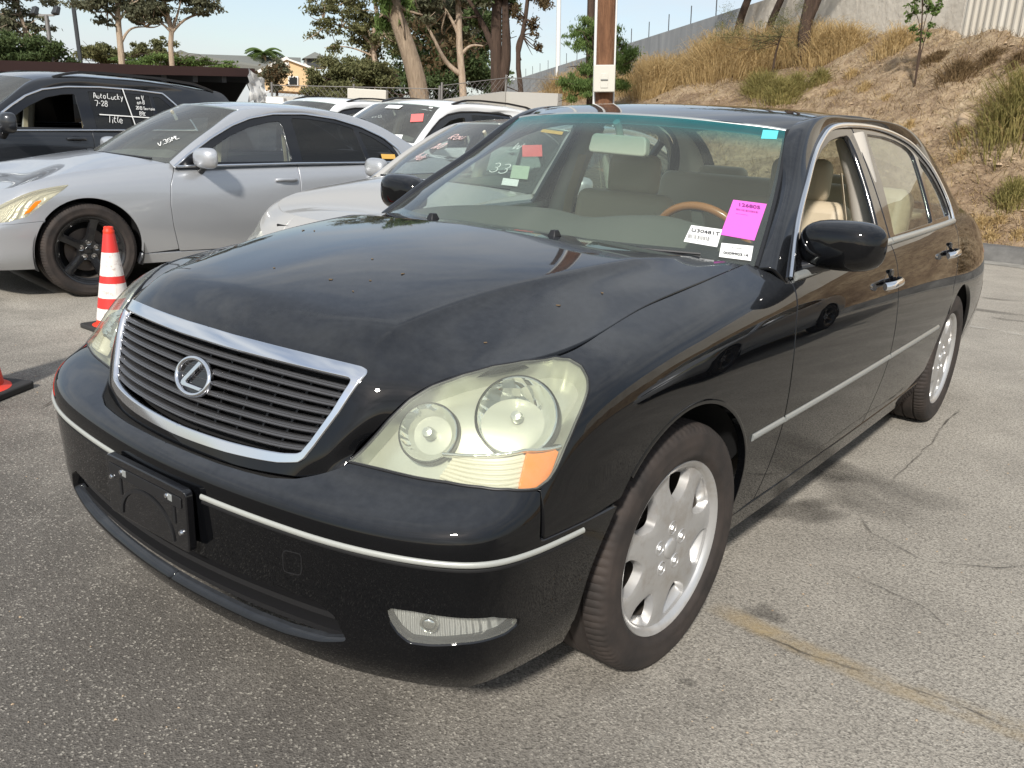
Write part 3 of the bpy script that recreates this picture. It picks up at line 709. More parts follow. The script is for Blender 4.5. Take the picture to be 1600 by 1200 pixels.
    hood_o = np.vstack([GR[:1], [(0, hv)], [(.2, hv), (.4, hv), (.6, hv), (.70, hv)], [(.70, v) for v in np.linspace(hv-.03, .03, 60)], [(.69, .008), (.66, 0), (.5, 0), (.3, 0), (0, 0)], GR[::-1][:-1]])
    hood = panel('hood', HOOD, hood_o, B, T, weld=True, step=.0105, edge=.009, depth=.02, lip=.003)
    # grille: chrome surround, backing, slats, emblem
    gi = GR.copy(); cen = np.array([0,.145])
    def band(name, outer, inner, material, off, depth):
        o = np.vstack([outer, inner[::-1]]); return panel(name, HOOD, o, material, T, weld=True, step=.02, edge=.006, off=off, depth=depth, lip=.004)
    GI = np.array([(0,.232),(.1,.232),(.318,.237),(.484,.241),(.497,.236),(.502,.226),(.508,.158),(.506,.085),(.498,.058),(.485,.053),(.43,.049),(.214,.043),(0,.041)])
    surround = band('grille_surround', GR, GI, 'chrome', .005, .02)
    panel('grille_backing', HOOD, inset(GI, -.01, 0), 'black_matt', surround, weld=True, off=-.055, depth=0, step=.03, edge=.02)
    for i in range(8):
        v = .060+(.226-.060)*(i+.35)/8
        w = np.interp(v, [.05,.085,.158,.235], [.490,.503,.505,.495])
        trim('grille_slat', HOOD, [(0, v-.004), (w*.5, v-.002), (w, v)], [(-.0085,-.045),(-.0075,-.012),(-.0065,-.004),(-.003,-.001),(-.001,-.004),(.001,-.004),(.003,-.001),(.0055,-.005),(.002,-.045)], 'grille_dark', surround, weld=True, off=-.004, sharp=60)
    for u in np.linspace(0, .46, 6):
        MB().sweep(HOOD.p([(u,.06),(u,.14),(u,.225)])-HOOD.n([(u,.06),(u,.14),(u,.225)])*np.sign(HOOD.n([(u,.1)])[0,2])*.045, [(0,-1,0)]*3, [(-.003,-.005),(-.003,.012),(.003,.012),(.003,-.005)]).build('grille_strut', 'black_plastic', surround)
    e = HOOD.p([(0,.148)])[0]; en = Vector(HOOD.n([(0,.148)])[0]); en = en if en.y < 0 else -en
    EM = frame_mat(Vector(e)-en*.008, (1,0,0), en)
    t = np.linspace(0, 2*math.pi, 64, endpoint=False)
    em = MB().sweep(np.c_[.070*np.cos(t), .0475*np.sin(t), 0*t+.008], [(0,0,1)]*64, dome(.013,.006, base=-.008), closed=True).build('emblem', 'chrome', surround); em.matrix_local = EM @ Matrix.Scale(.90, 4)
    Lp = [(.014,.0445),(.029,.0415),(-.018,-.013),(-.022,-.018),(-.018,-.0205),(.052,-.0205),(.045,-.0305),(-.030,-.0305),(-.040,-.027),(-.0405,-.019),(-.034,-.010)]
    MB().prism(Lp, .009, c=(0,0,.003)).build('emblem_letter', 'chrome', em, bevel=.0015)
    MB().prism(np.c_[.069*np.cos(t), .047*np.sin(t)], .002).build('emblem_disc', 'black_gloss', em)
    for s in (1, -1):
        nz = MB().box((0,0,.006), (.022,.03,.014), taper=.55).build('washer_nozzle', 'black_plastic', hood, bevel=.002); q = HOOD.p([(.235,.0+hv-.135)])[0]; qq = HOOD.p(HOOD.inv(xy, [(.248,.262)]))[0]; nz.location = (s*qq[0], qq[1], qq[2]); nz.scale = (1.3,1.3,1.4)
    rg = random.Random(7)
    for i in range(12):
        u, v = rg.uniform(.02,.62), rg.uniform(.45,1.2); q = HOOD.p([(u, v)])[0]*np.array([rg.choice((1,-1)),1,1]); s_ = rg.uniform(.003,.007)
        MB().prism(rounded([(-s_,-s_*.5),(s_,-s_*.3),(s_*.8,s_*.5),(-s_*.7,s_*.4)], .001, 3), .0015).build('debris', 'leaf_litter', hood).matrix_local = Matrix.Translation(q+np.array([0,0,.0006])) @ Matrix.Rotation(rg.uniform(0,6), 4, 'Z')
    # --- headlights
    for s in (1, -1):
        mr = np.array([s, 1, 1]); hb = thing('headlight', None, None); hb.parent = T
        def half(name, out, material, par, **kw):
            V, F, N = panel_geo(LOW, out, **kw)
            return mk(name, V*mr, F if s > 0 else [f[::-1] for f in F], material, par, True, N*mr)
        lens = half('headlight_lens', inset(HL, .004), 'headlight_lens', T, off=.002, depth=.006, step=.02, edge=.008)
        bpy.data.objects.remove(hb)
        house = half('headlight_housing', inset(HL, -.004), 'reflector_soft', lens, off=-.058, depth=-1, step=.02)
        Q = resample(inset(HL, .002), .01, True); P = LOW.p(Q); N = LOW.n(Q); N = N*np.sign(N[:, 1:2].mean())*-1
        N = N if N[:, 2].mean() > 0 else -N
        MB().add(np.vstack([(P-N*.004), (P-N*.062)])*mr, [(i, (i+1) % len(P), len(P)+(i+1) % len(P), len(P)+i) for i in range(len(P))]).build('headlight_wall', 'reflector_soft', lens)
        MB().sweep(P*mr, N*mr, dome(.007,.0022), closed=True).build('headlight_seal', 'black_plastic', lens)
        for nm, c, r in (('main_reflector', (.737,-.532,.783), .080), ('inner_reflector', (.600,-.650,.741), .058)):
            pr = [(r*k, .055*(1-k*k)+.0) for k in np.linspace(.08, 1, 12)]
            o = MB().lathe([(.0001,.03),(r*.16,.028),(r*.2,.052)]+[(x, h) for x, h in pr[2:]]+[(r*1.03,-.004),(r*1.07,-.002),(r*1.07,.02)], 48, axis='y').build(nm, 'reflector', lens)
            bc = MB().lathe([(.0001,-.012),(.010,-.010),(.013,0),(.013,.03),(.0001,.032)], 20, axis='y').build('bulb_cap', 'satin_trim', o); bg_ = MB().lathe([(r*1.075,-.001),(r*1.12,.001),(r*1.12,.03),(r*1.075,.03)], 48, axis='y', close=True).build('reflector_gap', 'black_plastic', o)
            o.matrix_local = Matrix.Translation((s*c[0], c[1], c[2])) @ Matrix.Rotation(R(s*24), 4, 'Z') @ Matrix.Rotation(R(-30), 4, 'X')
        TU = np.array([(.760,.690),(.960,.681),(.951,.598),(.923,.612),(.848,.631),(.756,.641),(.725,.645)])
        half('turn_signal', TU, 'turn_lens', lens, off=-.016, depth=.03, step=.015)
        for k in range(6):
            f = .12+.76*k/5; a = TU[0]*(1-f)+TU[6]*f; b_ = np.array((.958,.679))*(1-f)+np.array((.952,.604))*f
            q = resample([a, b_], .03); Np = LOW.n(q); Np = Np if Np[:, 1].mean() < 0 else -Np
            MB().sweep((LOW.p(q)-Np*.016)*mr, Np*mr, dome(.009,.004)).build('turn_signal_rib', 'turn_lens', lens)
        half('side_marker', inset(np.array([(.963,.681),(1.066,.650),(1.040,.580),(.999,.570),(.953,.598)]), .002), 'amber', lens, off=-.008, depth=.03, step=.015)
        q = resample([(.730,.692),(.86,.692),(.96,.688),(1.07,.655)], .02); Np = LOW.n(q); Np = Np if Np[:, 1].mean() < 0 else -Np
        MB().sweep((LOW.p(q)-Np*.012)*mr, Np*mr, dome(.008,.005, base=-.02)).build('headlight_divider', 'reflector', lens)
    # --- fenders
    door_f = np.array([(.655,.968),(.625,.90),(.600,.83),(.585,.73),(.577,.62),(.571,.52),(.566,.42),(.556,.34),(.545,.295)])
    df_uv = sd(door_f, (1.9, 3.0))
    arch_top = sd(arc(*FA, 145, -12, 60), (.9, 2.6)); arch_top = arch_top[arch_top[:, 1] > STRIPV+.024] if False else arch_top
    k0 = np.argmax(arch_top[:, 1] > STRIPV+.024)
    sill_v = sd([(.40,.285)], (1.6, 2.6))[0]
    fen = np.vstack([[(1.006,.56),(1.003,STRIPV+.024)], [(1.15,STRIPV+.024)], arch_top[k0:], [sill_v], df_uv[::-1], [(2.25,.84),(2.20,.875),(2.14,.886)], SHUT[::-1][:7], HL[9:20]])
    for o in panel('front_fender', LOW, inset(fen, .0045), B, T, both=True, step=.022, edge=.008, depth=.022): pass
    for o in trim('arch_lip', LOW, np.vstack([af[::-1][:1], arch_f[::-1], arch_top[k0+1:]]) if False else arch_top[4:], [(-.006,-.02),(-.006,.0005),(0,.002),(.006,.0005),(.006,-.02)], B, T, step=.015): pass
    # --- doors (below the windows)
    b_line = np.array([(1.672,1.01),(1.672,.90),(1.668,.78),(1.660,.66),(1.650,.54),(1.635,.43),(1.615,.33),(1.608,.295)])
    rd = np.array([(2.86,1.03),(2.80,.93),(2.74,.84)]); rarc = arc(RA[0],RA[1],RA[2]+.03,122,158,14)
    rearline = np.vstack([rd, [(2.66,.735)], rarc[2:], [(2.50,.30)]])
    bl = sd(b_line, (2.8, 3.8)); rl = sd(rearline, (3.6, 5.0))
    belt = lambda y0, y1: sd([(y, np.interp(y, [.65,1.64,2.88], [.972,1.012,1.032])) for y in np.linspace(y0, y1, 14)], (2.0, 5.0))
    dv = lambda y0, y1: sd([(y,.292) for y in np.linspace(y0, y1, 14)], (1.9, 4.6))
    fd = np.vstack([df_uv, dv(.56,1.60), bl[::-1], belt(1.66,.67)])
    rdp = np.vstack([bl, dv(1.62,2.49), rl[::-1], belt(2.85,1.69)])
    doors = {}
    for nm, out in (('front_door', fd), ('rear_door', rdp)):
        doors[nm] = panel(nm, LOW, inset(out, .0048), B, T, both=True, step=.028, edge=.01, depth=.02)
    # --- sill, quarter, rear bumper, trunk
    sl = np.vstack([sd([(y,.215) for y in np.linspace(.36,2.53,20)], (1.6,4.8)), sd([(y,.284) for y in np.linspace(2.51,.38,20)], (1.6,4.8))])
    panel('sill', LOW, inset(sl, .001), B, T, both=True, step=.03, depth=.05)
    rarch = sd(arc(*RA, 158, -18, 50), (3.6, 5.6)); qe = sd([(3.45,.30),(3.60,.58),(3.62,.80)], (4.4, 6))
    quarter = np.vstack([rl[:len(rd)+1], rarch[6:-8], sd([(3.285,.40),(3.42,.48),(3.60,.565)], (4.4,6)), [(5.32,.62),(5.42,.72),(5.42,.90),(5.2,.93)], sd([(3.2,1.075),(3.0,1.06)], (4.4,5.6))])
    panel('quarter_panel', LOW, inset(quarter, .0045), B, T, both=True, step=.03, depth=.02)
    re_ = LOW.u1
    rb = np.vstack([[(re_, .05)], [(re_, .50)], [(6.0,.50),(5.6,.47),(5.32,.44)], sd([(3.60,.555),(3.42,.47),(3.285,.39)], (4.4,6)), rarch[-8:], [(5.2,.03),(5.6,.03),(6.0,.04)]])
    V, F, N = panel_geo(LOW, inset(rb, .001), step=.04, depth=.02)
    m = np.array([-1,1,1]); mk('rear_bumper', np.vstack([V, V*m]), list(F)+[tuple(i+len(V) for i in f[::-1]) for f in F], B, T, True, np.vstack([N, N*m]))
    rp = np.vstack([[(re_,.505)], [(re_,.93)], [(6.0,.93),(5.43,.93),(5.43,.72),(5.33,.62),(5.33,.46),(5.6,.475),(6.0,.505)]])
    V, F, N = panel_geo(LOW, inset(rp, .001), step=.04, depth=.02)
    tail = mk('tail_panel', np.vstack([V, V*m]), list(F)+[tuple(i+len(V) for i in f[::-1]) for f in F], B, T, True, np.vstack([N, N*m]))
    panel('tail_lamp', LOW, np.array([(5.35,.60),(5.75,.62),(5.75,.80),(5.45,.82)]), 'red_lens', tail, both=True, off=.004, depth=.01)
    full = lambda S, e=0: np.array([(S.u0,S.v0),(S.u1-e,S.v0),(S.u1-e,S.v1),(S.u0,S.v1)])
    panel('trunk_lid', TRUNK, full(TRUNK), B, T, weld=True, step=.04, edge=.02)
    # fuel flap line
    # side mouldings
    def mould(y0, y1, par, name='side_moulding'):
        pts = sd([(y, np.interp(y, [.33,1.63,2.45], [.559,.570,.575])) for y in np.linspace(y0, y1, 16)], (1.6, 4.8))
        return trim(name, LOW, pts, [(-.011,-.004),(-.011,.002),(-.008,.0045),(-.002,.0075),(.004,.0065),(.010,.002),(.010,-.004)], 'satin_trim', par)
    for y0, y1 in ((.345,.566), (.580,1.648), (1.662,2.45)): mould(y0, y1, T)
    # handles
    for i, (y0, y1, z0, z1) in enumerate(((1.425,1.645,.868,.872), (2.44,2.66,.899,.904))):
        q = sd([(y, np.interp(y, [y0,y1], [z0,z1])) for y in np.linspace(y0, y1, 14)], (2.4, 4.9)); P = LOW.p(q); N = LOW.n(q); N = N if N[:, 0].mean() > 0 else -N
        for s in (0, 1):
            d = doors[('front_door', 'rear_door')[i]][s]
            lift = np.array([.018,.03,.038,.041,.042,.042,.042,.042,.041,.039,.036,.03,.02,.006])
            hd_ = MB().sweep(P+N*lift[:, None], N, [(.014*math.cos(t), .008*math.sin(t)) for t in np.linspace(0, 2*math.pi, 12, endpoint=False)]).build('door_handle', 'chrome', d, mirror=s == 1)
            yc, zc = .5*(y0+y1)+.02, .5*(z0+z1)+.004
            cup = sd(np.c_[yc+.075*np.cos(np.linspace(0, 6.283, 20, endpoint=False)), zc+.034*np.sin(np.linspace(0, 6.283, 20, endpoint=False))], (2.4, 4.9))
            V, F, Nn = panel_geo(LOW, cup, step=.02, edge=.01, off=.0015, depth=.003); mm = np.array([-1 if s else 1,1,1])
            mk('handle_cup', V*mm, [f[::-1] for f in F] if s else F, 'black_gloss', d, True, Nn*mm)
            kz = MB().box((0,0,0), (.012,.045,.05)).build('lock_cover', 'black_paint', d, bevel=.006); kk = LOW.p(sd([(yc+.015, zc+.022)], (2.4,4.9)))[0]; kz.location = (kk[0]*mm[0], kk[1], kk[2])
    # --- cabin
    pv = PIL.v1
    for o in panel('pillar_band', PIL, np.vstack([[(x, 0) for x in np.linspace(0, PIL.u1, 60)], [(x, pv) for x in np.linspace(PIL.u1, 0, 60)]]), B, T, both=True, step=.03, edge=.02, depth=.012): pass
    # C pillar foot
    panel('roof', ROOF, full(ROOF), B, T, weld=True, step=.03, edge=.015, depth=.012)
    for o in trim('roof_moulding', PIL, [(x, .012) for x in np.linspace(.95, 2.75, 40)], dome(.016,.003), 'black_plastic', T): pass
    W = np.array([(0,0),(.2,0),(.45,0),(.6,0),(.725,0),(.725,.4),(.725,.805),(.5,.805),(.25,.805),(0,.805)])
    ws = panel('windscreen', WIND, W, 'windscreen_glass', T, weld=True, step=.04, edge=.02, depth=.0, off=.002)
    # black printed border of the glass
    bd = np.vstack([[(0,0),(.2,0),(.45,0),(.6,0),(.725,0),(.725,.4),(.725,.805)], [(.712,.805),(.708,.4),(.700,.075),(.6,.055),(.45,.050),(.2,.045),(0,.045)]])
    panel('windscreen_border', WIND, bd, 'black_gloss', ws, weld=True, step=.03, edge=.015, depth=.0, off=-.001)
    trim('header_moulding', WIND, [(0,.806),(.3,.806),(.58,.806),(.722,.806)], dome(.014,.005), 'satin_trim', ws, weld=True)
    for o in trim('windscreen_moulding', WIND, [(.726,.0),(.726,.4),(.726,.806)], dome(.014,.006), 'black_plastic', ws): pass
    panel('rear_window', REARW, full(REARW), 'side_glass', T, weld=True, step=.05, edge=.03, depth=.0)
    # door window chrome
    CH = np.array([(.645,.968),(.80,1.107),(.985,1.221),(1.210,1.338),(1.31,1.376),(1.40,1.404),(1.53,1.424),(1.66,1.431),(1.957,1.434),(2.26,1.416),(2.40,1.398),(2.53,1.371),(2.65,1.322),(2.735,1.275),(2.80,1.214),(2.845,1.155),(2.87,1.09),(2.872,1.04)])
    CH = curve(CH, 120)
    for o in trim('window_chrome', CAB, CH, dome(.020,.007), 'chrome', T, off=.004, step=.02): pass
    beltz = lambda y: np.interp(y, [.65,1.64,2.88], [.970,1.010,1.030])
    for y0, y1, dn in ((.675,1.668,'front_door'), (1.680,2.868,'rear_door')):
        for sidx in (0, 1):
            q = np.array([(y, beltz(y)) for y in np.linspace(y0, y1, 24)]); P = CAB.p(q); N = CAB.n(q); N = N if N[:, 0].mean() > 0 else -N
            MB().sweep(P+N*.004, N, dome(.026,.010, base=-.03)).build('belt_chrome', 'satin_trim', doors[dn][sidx], mirror=sidx == 1)
    # black window frames and pillars (on the cabin surface, inside the chrome)
    top_in = CH[:]
    FW = np.array([(.80,1.072),(.90,1.145),(1.0,1.212),(1.136,1.286),(1.274,1.340),(1.40,1.374),(1.53,1.392),(1.625,1.398),(1.640,1.34),(1.622,1.20),(1.60,1.075),(1.590,1.018),(1.2,1.002),(.74,.988)])
    fr_o = np.vstack([CH[CH[:, 0] < 1.70], [(1.70,1.43),(1.695,1.012)], [(1.2,.990),(.66,.970)]])
    frame_f = panel('front_window_frame', CAB, inset(fr_o, .002), 'black_gloss', T, both=True, holes=[rounded(FW, .02)], step=.03, edge=.012, off=-.004, depth=.02)
    RW = np.array([(1.865,1.408),(2.103,1.404),(2.26,1.392),(2.40,1.372),(2.475,1.350),(2.50,1.33),(2.435,1.055),(2.425,1.045),(1.765,1.028),(1.770,1.05),(1.805,1.174),(1.835,1.327)])
    QW = np.array([(2.555,1.325),(2.65,1.282),(2.735,1.222),(2.79,1.160),(2.825,1.09),(2.825,1.058),(2.475,1.052)])
    rr_o = np.vstack([[(1.704,1.012),(1.706,1.43)], CH[CH[:, 0] > 1.71], [(2.86,1.032),(2.3,1.022)]])
    panel('rear_window_frame', CAB, inset(rr_o, .002), 'black_gloss', T, both=True, holes=[rounded(RW, .015), rounded(QW, .015)], step=.03, edge=.012, off=-.003, depth=.02)
    panel('rear_door_glass', CAB, rounded(RW, .015), 'side_glass', T, both=True, step=.05, edge=.03, off=-.012, depth=0)
    panel('quarter_glass', CAB, rounded(QW, .015), 'side_glass', T, both=True, step=.05, edge=.03, off=-.012, depth=0)
    V, F, N = panel_geo(CAB, rounded(FW, .02), step=.05, edge=.03, off=-.012, depth=0)
    mk('front_door_glass', V*np.array([-1,1,1]), [f[::-1] for f in F], 'side_glass', T, True, N*np.array([-1,1,1]))
    # cowl and wipers
    cw = [HOOD.p([(u, hv)])[0]+np.array([0,-.01,-.014]) for u in np.linspace(0,.70,12)]; cb = [WIND.p([(u,.02)])[0]+np.array([0,.0,-.006]) for u in np.linspace(0,.725,12)]
    V = np.array(cw+cb); F = [(i, i+1, 13+i, 12+i) for i in range(11)]; m = np.array([-1,1,1])
    mk('cowl', np.vstack([V, V*m]), F+[tuple(j+24 for j in f[::-1]) for f in F], 'black_plastic', T)
    for a, b in (((-.52,.0),(.10,.018)), ((.10,.0),(.60,.016))):
        sg = lambda u, v: WIND.p([(abs(u), v)])[0]*np.array([np.sign(u) or 1,1,1])
        P = np.array([sg(a[0]+(b[0]-a[0])*t, a[1]+(b[1]-a[1])*t) for t in np.linspace(0, 1, 16)])+np.array([0,-.02,.002])
        MB().tube(P, .006, 6).tube(P+np.array([0,-.004,.010]), .004, 6).build('wiper', 'black_plastic', T)
    # stickers on the glass
    def sticker(name, label, uvq, material, lines, ink='ink'):
        P = WIND.p(uvq); N = WIND.n(uvq).mean(0); N = N if N[2] > 0 else -N; P = P+N*.004
        o = mk(name, np.vstack([P, P-N*.0006]), [(0,3,2,1),(4,5,6,7),(0,1,5,4),(1,2,6,5),(2,3,7,6),(3,0,4,7)], material, ws, False); o['label'] = label
        ex = (P[1]+P[2]-P[0]-P[3])/2; w = np.linalg.norm(ex); ey = (P[0]+P[1]-P[3]-P[2])/2; h = np.linalg.norm(ey); c = P.mean(0)
        for txt, fx, fy, size in lines:
            p = c+ex*fx+ey*fy+N*.0010
            if txt == 'bars':
                mb = MB(); rng = random.Random(5); x = -.5
                while x < .5:
                    bw = rng.choice((.010,.016,.024)); pos = p+ex*(x*size[0]); M = np.array(frame_mat(pos, ex, N))[:3, :3]
                    mb.box(pos, (bw*size[0]*w, size[1]*h, .0004), M); x += bw+rng.choice((.012,.02,.03))
                mb.build('bar_code', ink, o, False)
            else: text_mesh(txt, size*h, ink, o, frame_mat(p, ex, N), offset=.016*size*h)
    sticker('windscreen_sticker', 'bright pink paper sticker reading 126805', [(.608,.334),(.705,.338),(.702,.128),(.616,.137)], 'paper_pink', [('126805',.02,.37,.125),('bars',.02,.235,(.66,.05)),('bars',-.10,.12,(.36,.012))], 'ink_violet')
    sticker('windscreen_sticker', 'white bar code sticker reading U30481T', [(.533,.169),(.615,.165),(.621,.071),(.536,.081)], 'paper_white', [('U30481T',.02,.20,.27),('bars',-.10,-.16,(.68,.22)),('bars',-.1,-.34,(.7,.04))])
    sticker('windscreen_sticker', 'white number sticker reading 000990314', [(.627,.095),(.704,.099),(.709,.023),(.634,.024)], 'paper_white', [('000990314',0,-.20,.25),('bars',.04,.22,(.4,.06))])
    sticker('windscreen_sticker', 'teal sticker in the upper corner of the windscreen', [(.619,.780),(.688,.790),(.686,.736),(.621,.723)], 'paper_teal', [])
    # --- door mirrors
    for s in (1, -1):
        V, F = mirror_shape()
        mo = mk('door_mirror', np.array(V)*np.array([s,1,1]), F if s > 0 else [f[::-1] for f in F], B, T); mo.location = (s*.930, .815, 1.066)
        gl_ = MB().prism(rounded([(-.10,-.058),(.10,-.058),(.10,.058),(-.10,.058)], .03), .004).build('mirror_glass', 'mirror_glass', mo); gl_.matrix_local = frame_mat((0,.0345,0), (-1,0,0), (0,1,0))
        st = MB().tube([(s*-.125,-.055,-.085),(s*-.08,-.03,-.070),(s*-.04,.0,-.055)], [.03,.026,.028], 12).build('mirror_arm', 'black_gloss', mo)
        fl = MB().add(np.array([(s*-.085,-.15,-.095),(s*-.085,.02,-.085),(s*-.142,.00,.035)])*1.0, [(0,1,2)]).build('mirror_sail', 'black_gloss', mo)
    # --- inside the body: what fills the gaps
    ub = MB().box((0,1.75,.23), (1.30,4.3,.03)); ub.box((0,-.30,.44), (1.0,.7,.40)); ub.box((0,.72,.70), (1.46,.03,.5)); ub.box((0,3.2,.6), (1.2,1.4,.5))
    ub.build('underbody', 'black_matt', T, False)
    for cy in (FA[0], RA[0]):
        for s in (1, -1):
            t = np.radians(np.linspace(-20, 200, 40)); r = .405
            A = [(s*(.885-.13*min(1, max(0, (.45-math.sin(a))/.45))), cy+r*math.cos(a), .345+r*math.sin(a)) for a in t]; Bk = [(s*.52, cy+r*math.cos(a), .345+r*math.sin(a)) for a in t]; k = len(A)
            V = A+Bk+[(s*.52, cy, .345)]; F = [(i, i+1, k+i+1, k+i) for i in range(k-1)]+[(k+i, k+i+1, 2*k) for i in range(k-1)]
            mk('wheel_liner', V, F, 'black_matt', T)
    # --- wheels
    wp = thing('tmp', None, None)
    def wheel(x, y, rz):
        e = bpy.data.objects.new('wheel', None); COL.objects.link(e); e.parent = T; e.location = (x, y, .333); e.rotation_euler = (0, 0, rz)
        return e
    w0 = wheel(.772, 0, -.045); make_wheel('wheel', w0)
    bpy.data.objects.remove(wp)
    for x, y, rz in ((.772,2.925,0), (-.772,0,math.pi-.045), (-.772,2.925,math.pi)):
        e = wheel(x, y, rz)
        for ch in list(w0.children): copy_tree(ch, e)
    # --- cabin inside
    interior(T)
    return T
def cushion(name, d, material, parent, M, r=.05):
    o = MB().box((0,0,0), d).build(name, material, parent, bevel=0)
    md = o.modifiers.new('bevel', 'BEVEL'); md.width = r; md.segments = 4; md.limit_method = 'NONE'
    o.matrix_local = M; return o
def interior(T, seat='leather', dash='dash', lhd=1, wood=True, lining=True):
    TM = Matrix.Translation; RX = lambda a: Matrix.Rotation(R(a), 4, 'X')
    MB().box((0,1.75,.33), (1.45,2.6,.04)).build('floor_carpet', 'carpet', T, False)
    for s in (1, -1):
        b = cushion('front_seat', (.52,.52,.16), seat, T, TM((s*.37,1.45+(.14 if s > 0 else 0),.50+(.03 if s > 0 else 0))) @ RX(6), .06)
        cushion('seat_back', (.50,.14,.56), seat, b, TM((0,.25,.295)) @ RX(-16), .055)
        cushion('headrest', (.26,.10,.19), seat, b, TM((0,.385,.635)) @ RX(-8), .045)
        MB().tube([(-.06,.31,.50),(-.06,.375,.60)], .006, 8).tube([(.06,.31,.50),(.06,.375,.60)], .006, 8).build('headrest_post', 'chrome', b)
        MB().box((s*.80,1.5,.74), (.05,2.3,.42)).build('door_card', 'leather', T, bevel=.02)
        # B pillar trim with belt
        MB().tube([(s*.775,1.72,.80),(s*.75,1.735,1.0),(s*.675,1.74,1.22),(s*.60,1.745,1.39)], [.07,.06,.055,.055], 14).build('pillar_trim', 'headliner', T)
        MB().sweep(np.array([(s*.69,1.67,.85),(s*.665,1.675,1.05),(s*.61,1.68,1.25)]), [(-s*.9,-.4,.1)]*3, [(-.022,-.001),(-.022,.001),(.022,.001),(.022,-.001)]).build('seat_belt', 'leather', T)
        q = cushion('rear_headrest', (.28,.10,.17), seat, T, TM((s*.34,2.66,1.13)) @ RX(-12), .045)
    rb = cushion('rear_seat', (1.34,.52,.18), seat, T, TM((0,2.32,.56)) @ RX(6), .06)
    cushion('rear_seat_back', (1.34,.16,.58), seat, rb, TM((0,.27,.30)) @ RX(-20), .06)
    MB().box((0,2.98,1.035), (1.30,.56,.03)).build('parcel_shelf', seat, T, bevel=.01)
    # dashboard: lofted hump
    xs = np.linspace(-.74, .74, 31); V = []; prof = [(.36,1.000),(.52,1.045),(.66,1.072),(.78,1.078),(.86,1.060),(.90,1.00),(.91,.88),(.88,.70)]
    for x in xs:
        hump = .030*math.exp(-((x-lhd*.37)/.17)**2)-.018*math.exp(-((x-lhd*.02)/.10)**2); ed = .16*max(0, abs(x)-.45)**1.2
        for k, (y, z) in enumerate(prof): V.append((x, y+ed*.9+(.02 if k > 3 else 0), z+(hump if k in (2, 3, 4) else hump*.4)-.055*(abs(x)/.74)**2))
    k = len(prof)
    mk('dashboard', V, [(i*k+j, (i+1)*k+j, (i+1)*k+j+1, i*k+j+1) for i in range(30) for j in range(k-1)], dash, T)
    # steering wheel
    t = np.linspace(0, 2*math.pi, 48, endpoint=False)
    P = np.c_[.19*np.cos(t), .19*np.sin(t), 0*t]
    sw = MB().sweep(P, [(0,0,1)]*48, [(.015*math.cos(a), .015*math.sin(a)) for a in np.linspace(0, 2*math.pi, 10, endpoint=False)], closed=True).build('steering_wheel', 'wood' if wood else 'black_plastic', T)
    sw.matrix_local = frame_mat((lhd*.37,1.02,.955), (1,0,0), (0,.90,.42))
    hub = MB().lathe([(.0001,.03),(.05,.028),(.075,.01),(.08,-.03)], 24, axis='z'); hub.box((.10,0,0), (.16,.03,.015)); hub.box((-.10,0,0), (.16,.03,.015)); hub.box((0,-.10,0), (.04,.16,.015)); hub.build('steering_hub', dash, sw)
    # rear view mirror and lining
    mi = MB().prism(rounded([(-.125,-.034),(.125,-.034),(.115,.036),(-.115,.036)], .02), .035).build('inner_mirror', 'beige_plastic', T, bevel=.006); mi.matrix_local = frame_mat((.02,.985,1.310), (1,0,-.02), (.12,-1,.12))
    MB().tube([(0,1.01,1.325),(0,.985,1.375),(0,.965,1.395)], .014, 8).build('mirror_stem', 'beige_plastic', T)
    if not lining: return
    V, F, N = panel_geo(ROOF, np.array([(0,0),(.59,0),(.59,ROOF.v1),(0,ROOF.v1)]), step=.06, edge=.04, off=-.035, depth=0, weld=True)
    mk('headliner', V, F, 'headliner', T)
    for s in (1, -1):
        for out, nm in ((np.array([(.30,.25),(1.02,.25),(1.02,.95),(.30,.95)]), 'pillar_lining'), (np.array([(1.02,.25),(PIL.u1-.1,.25),(PIL.u1-.1,.95),(1.02,.95)]), 'roof_rail_lining')):
            V, F, N = panel_geo(PIL, out, step=.06, edge=.04, off=-.03, depth=0); mm = np.array([s,1,1]); mk(nm, V*mm, F, 'headliner', T)
build_lexus()
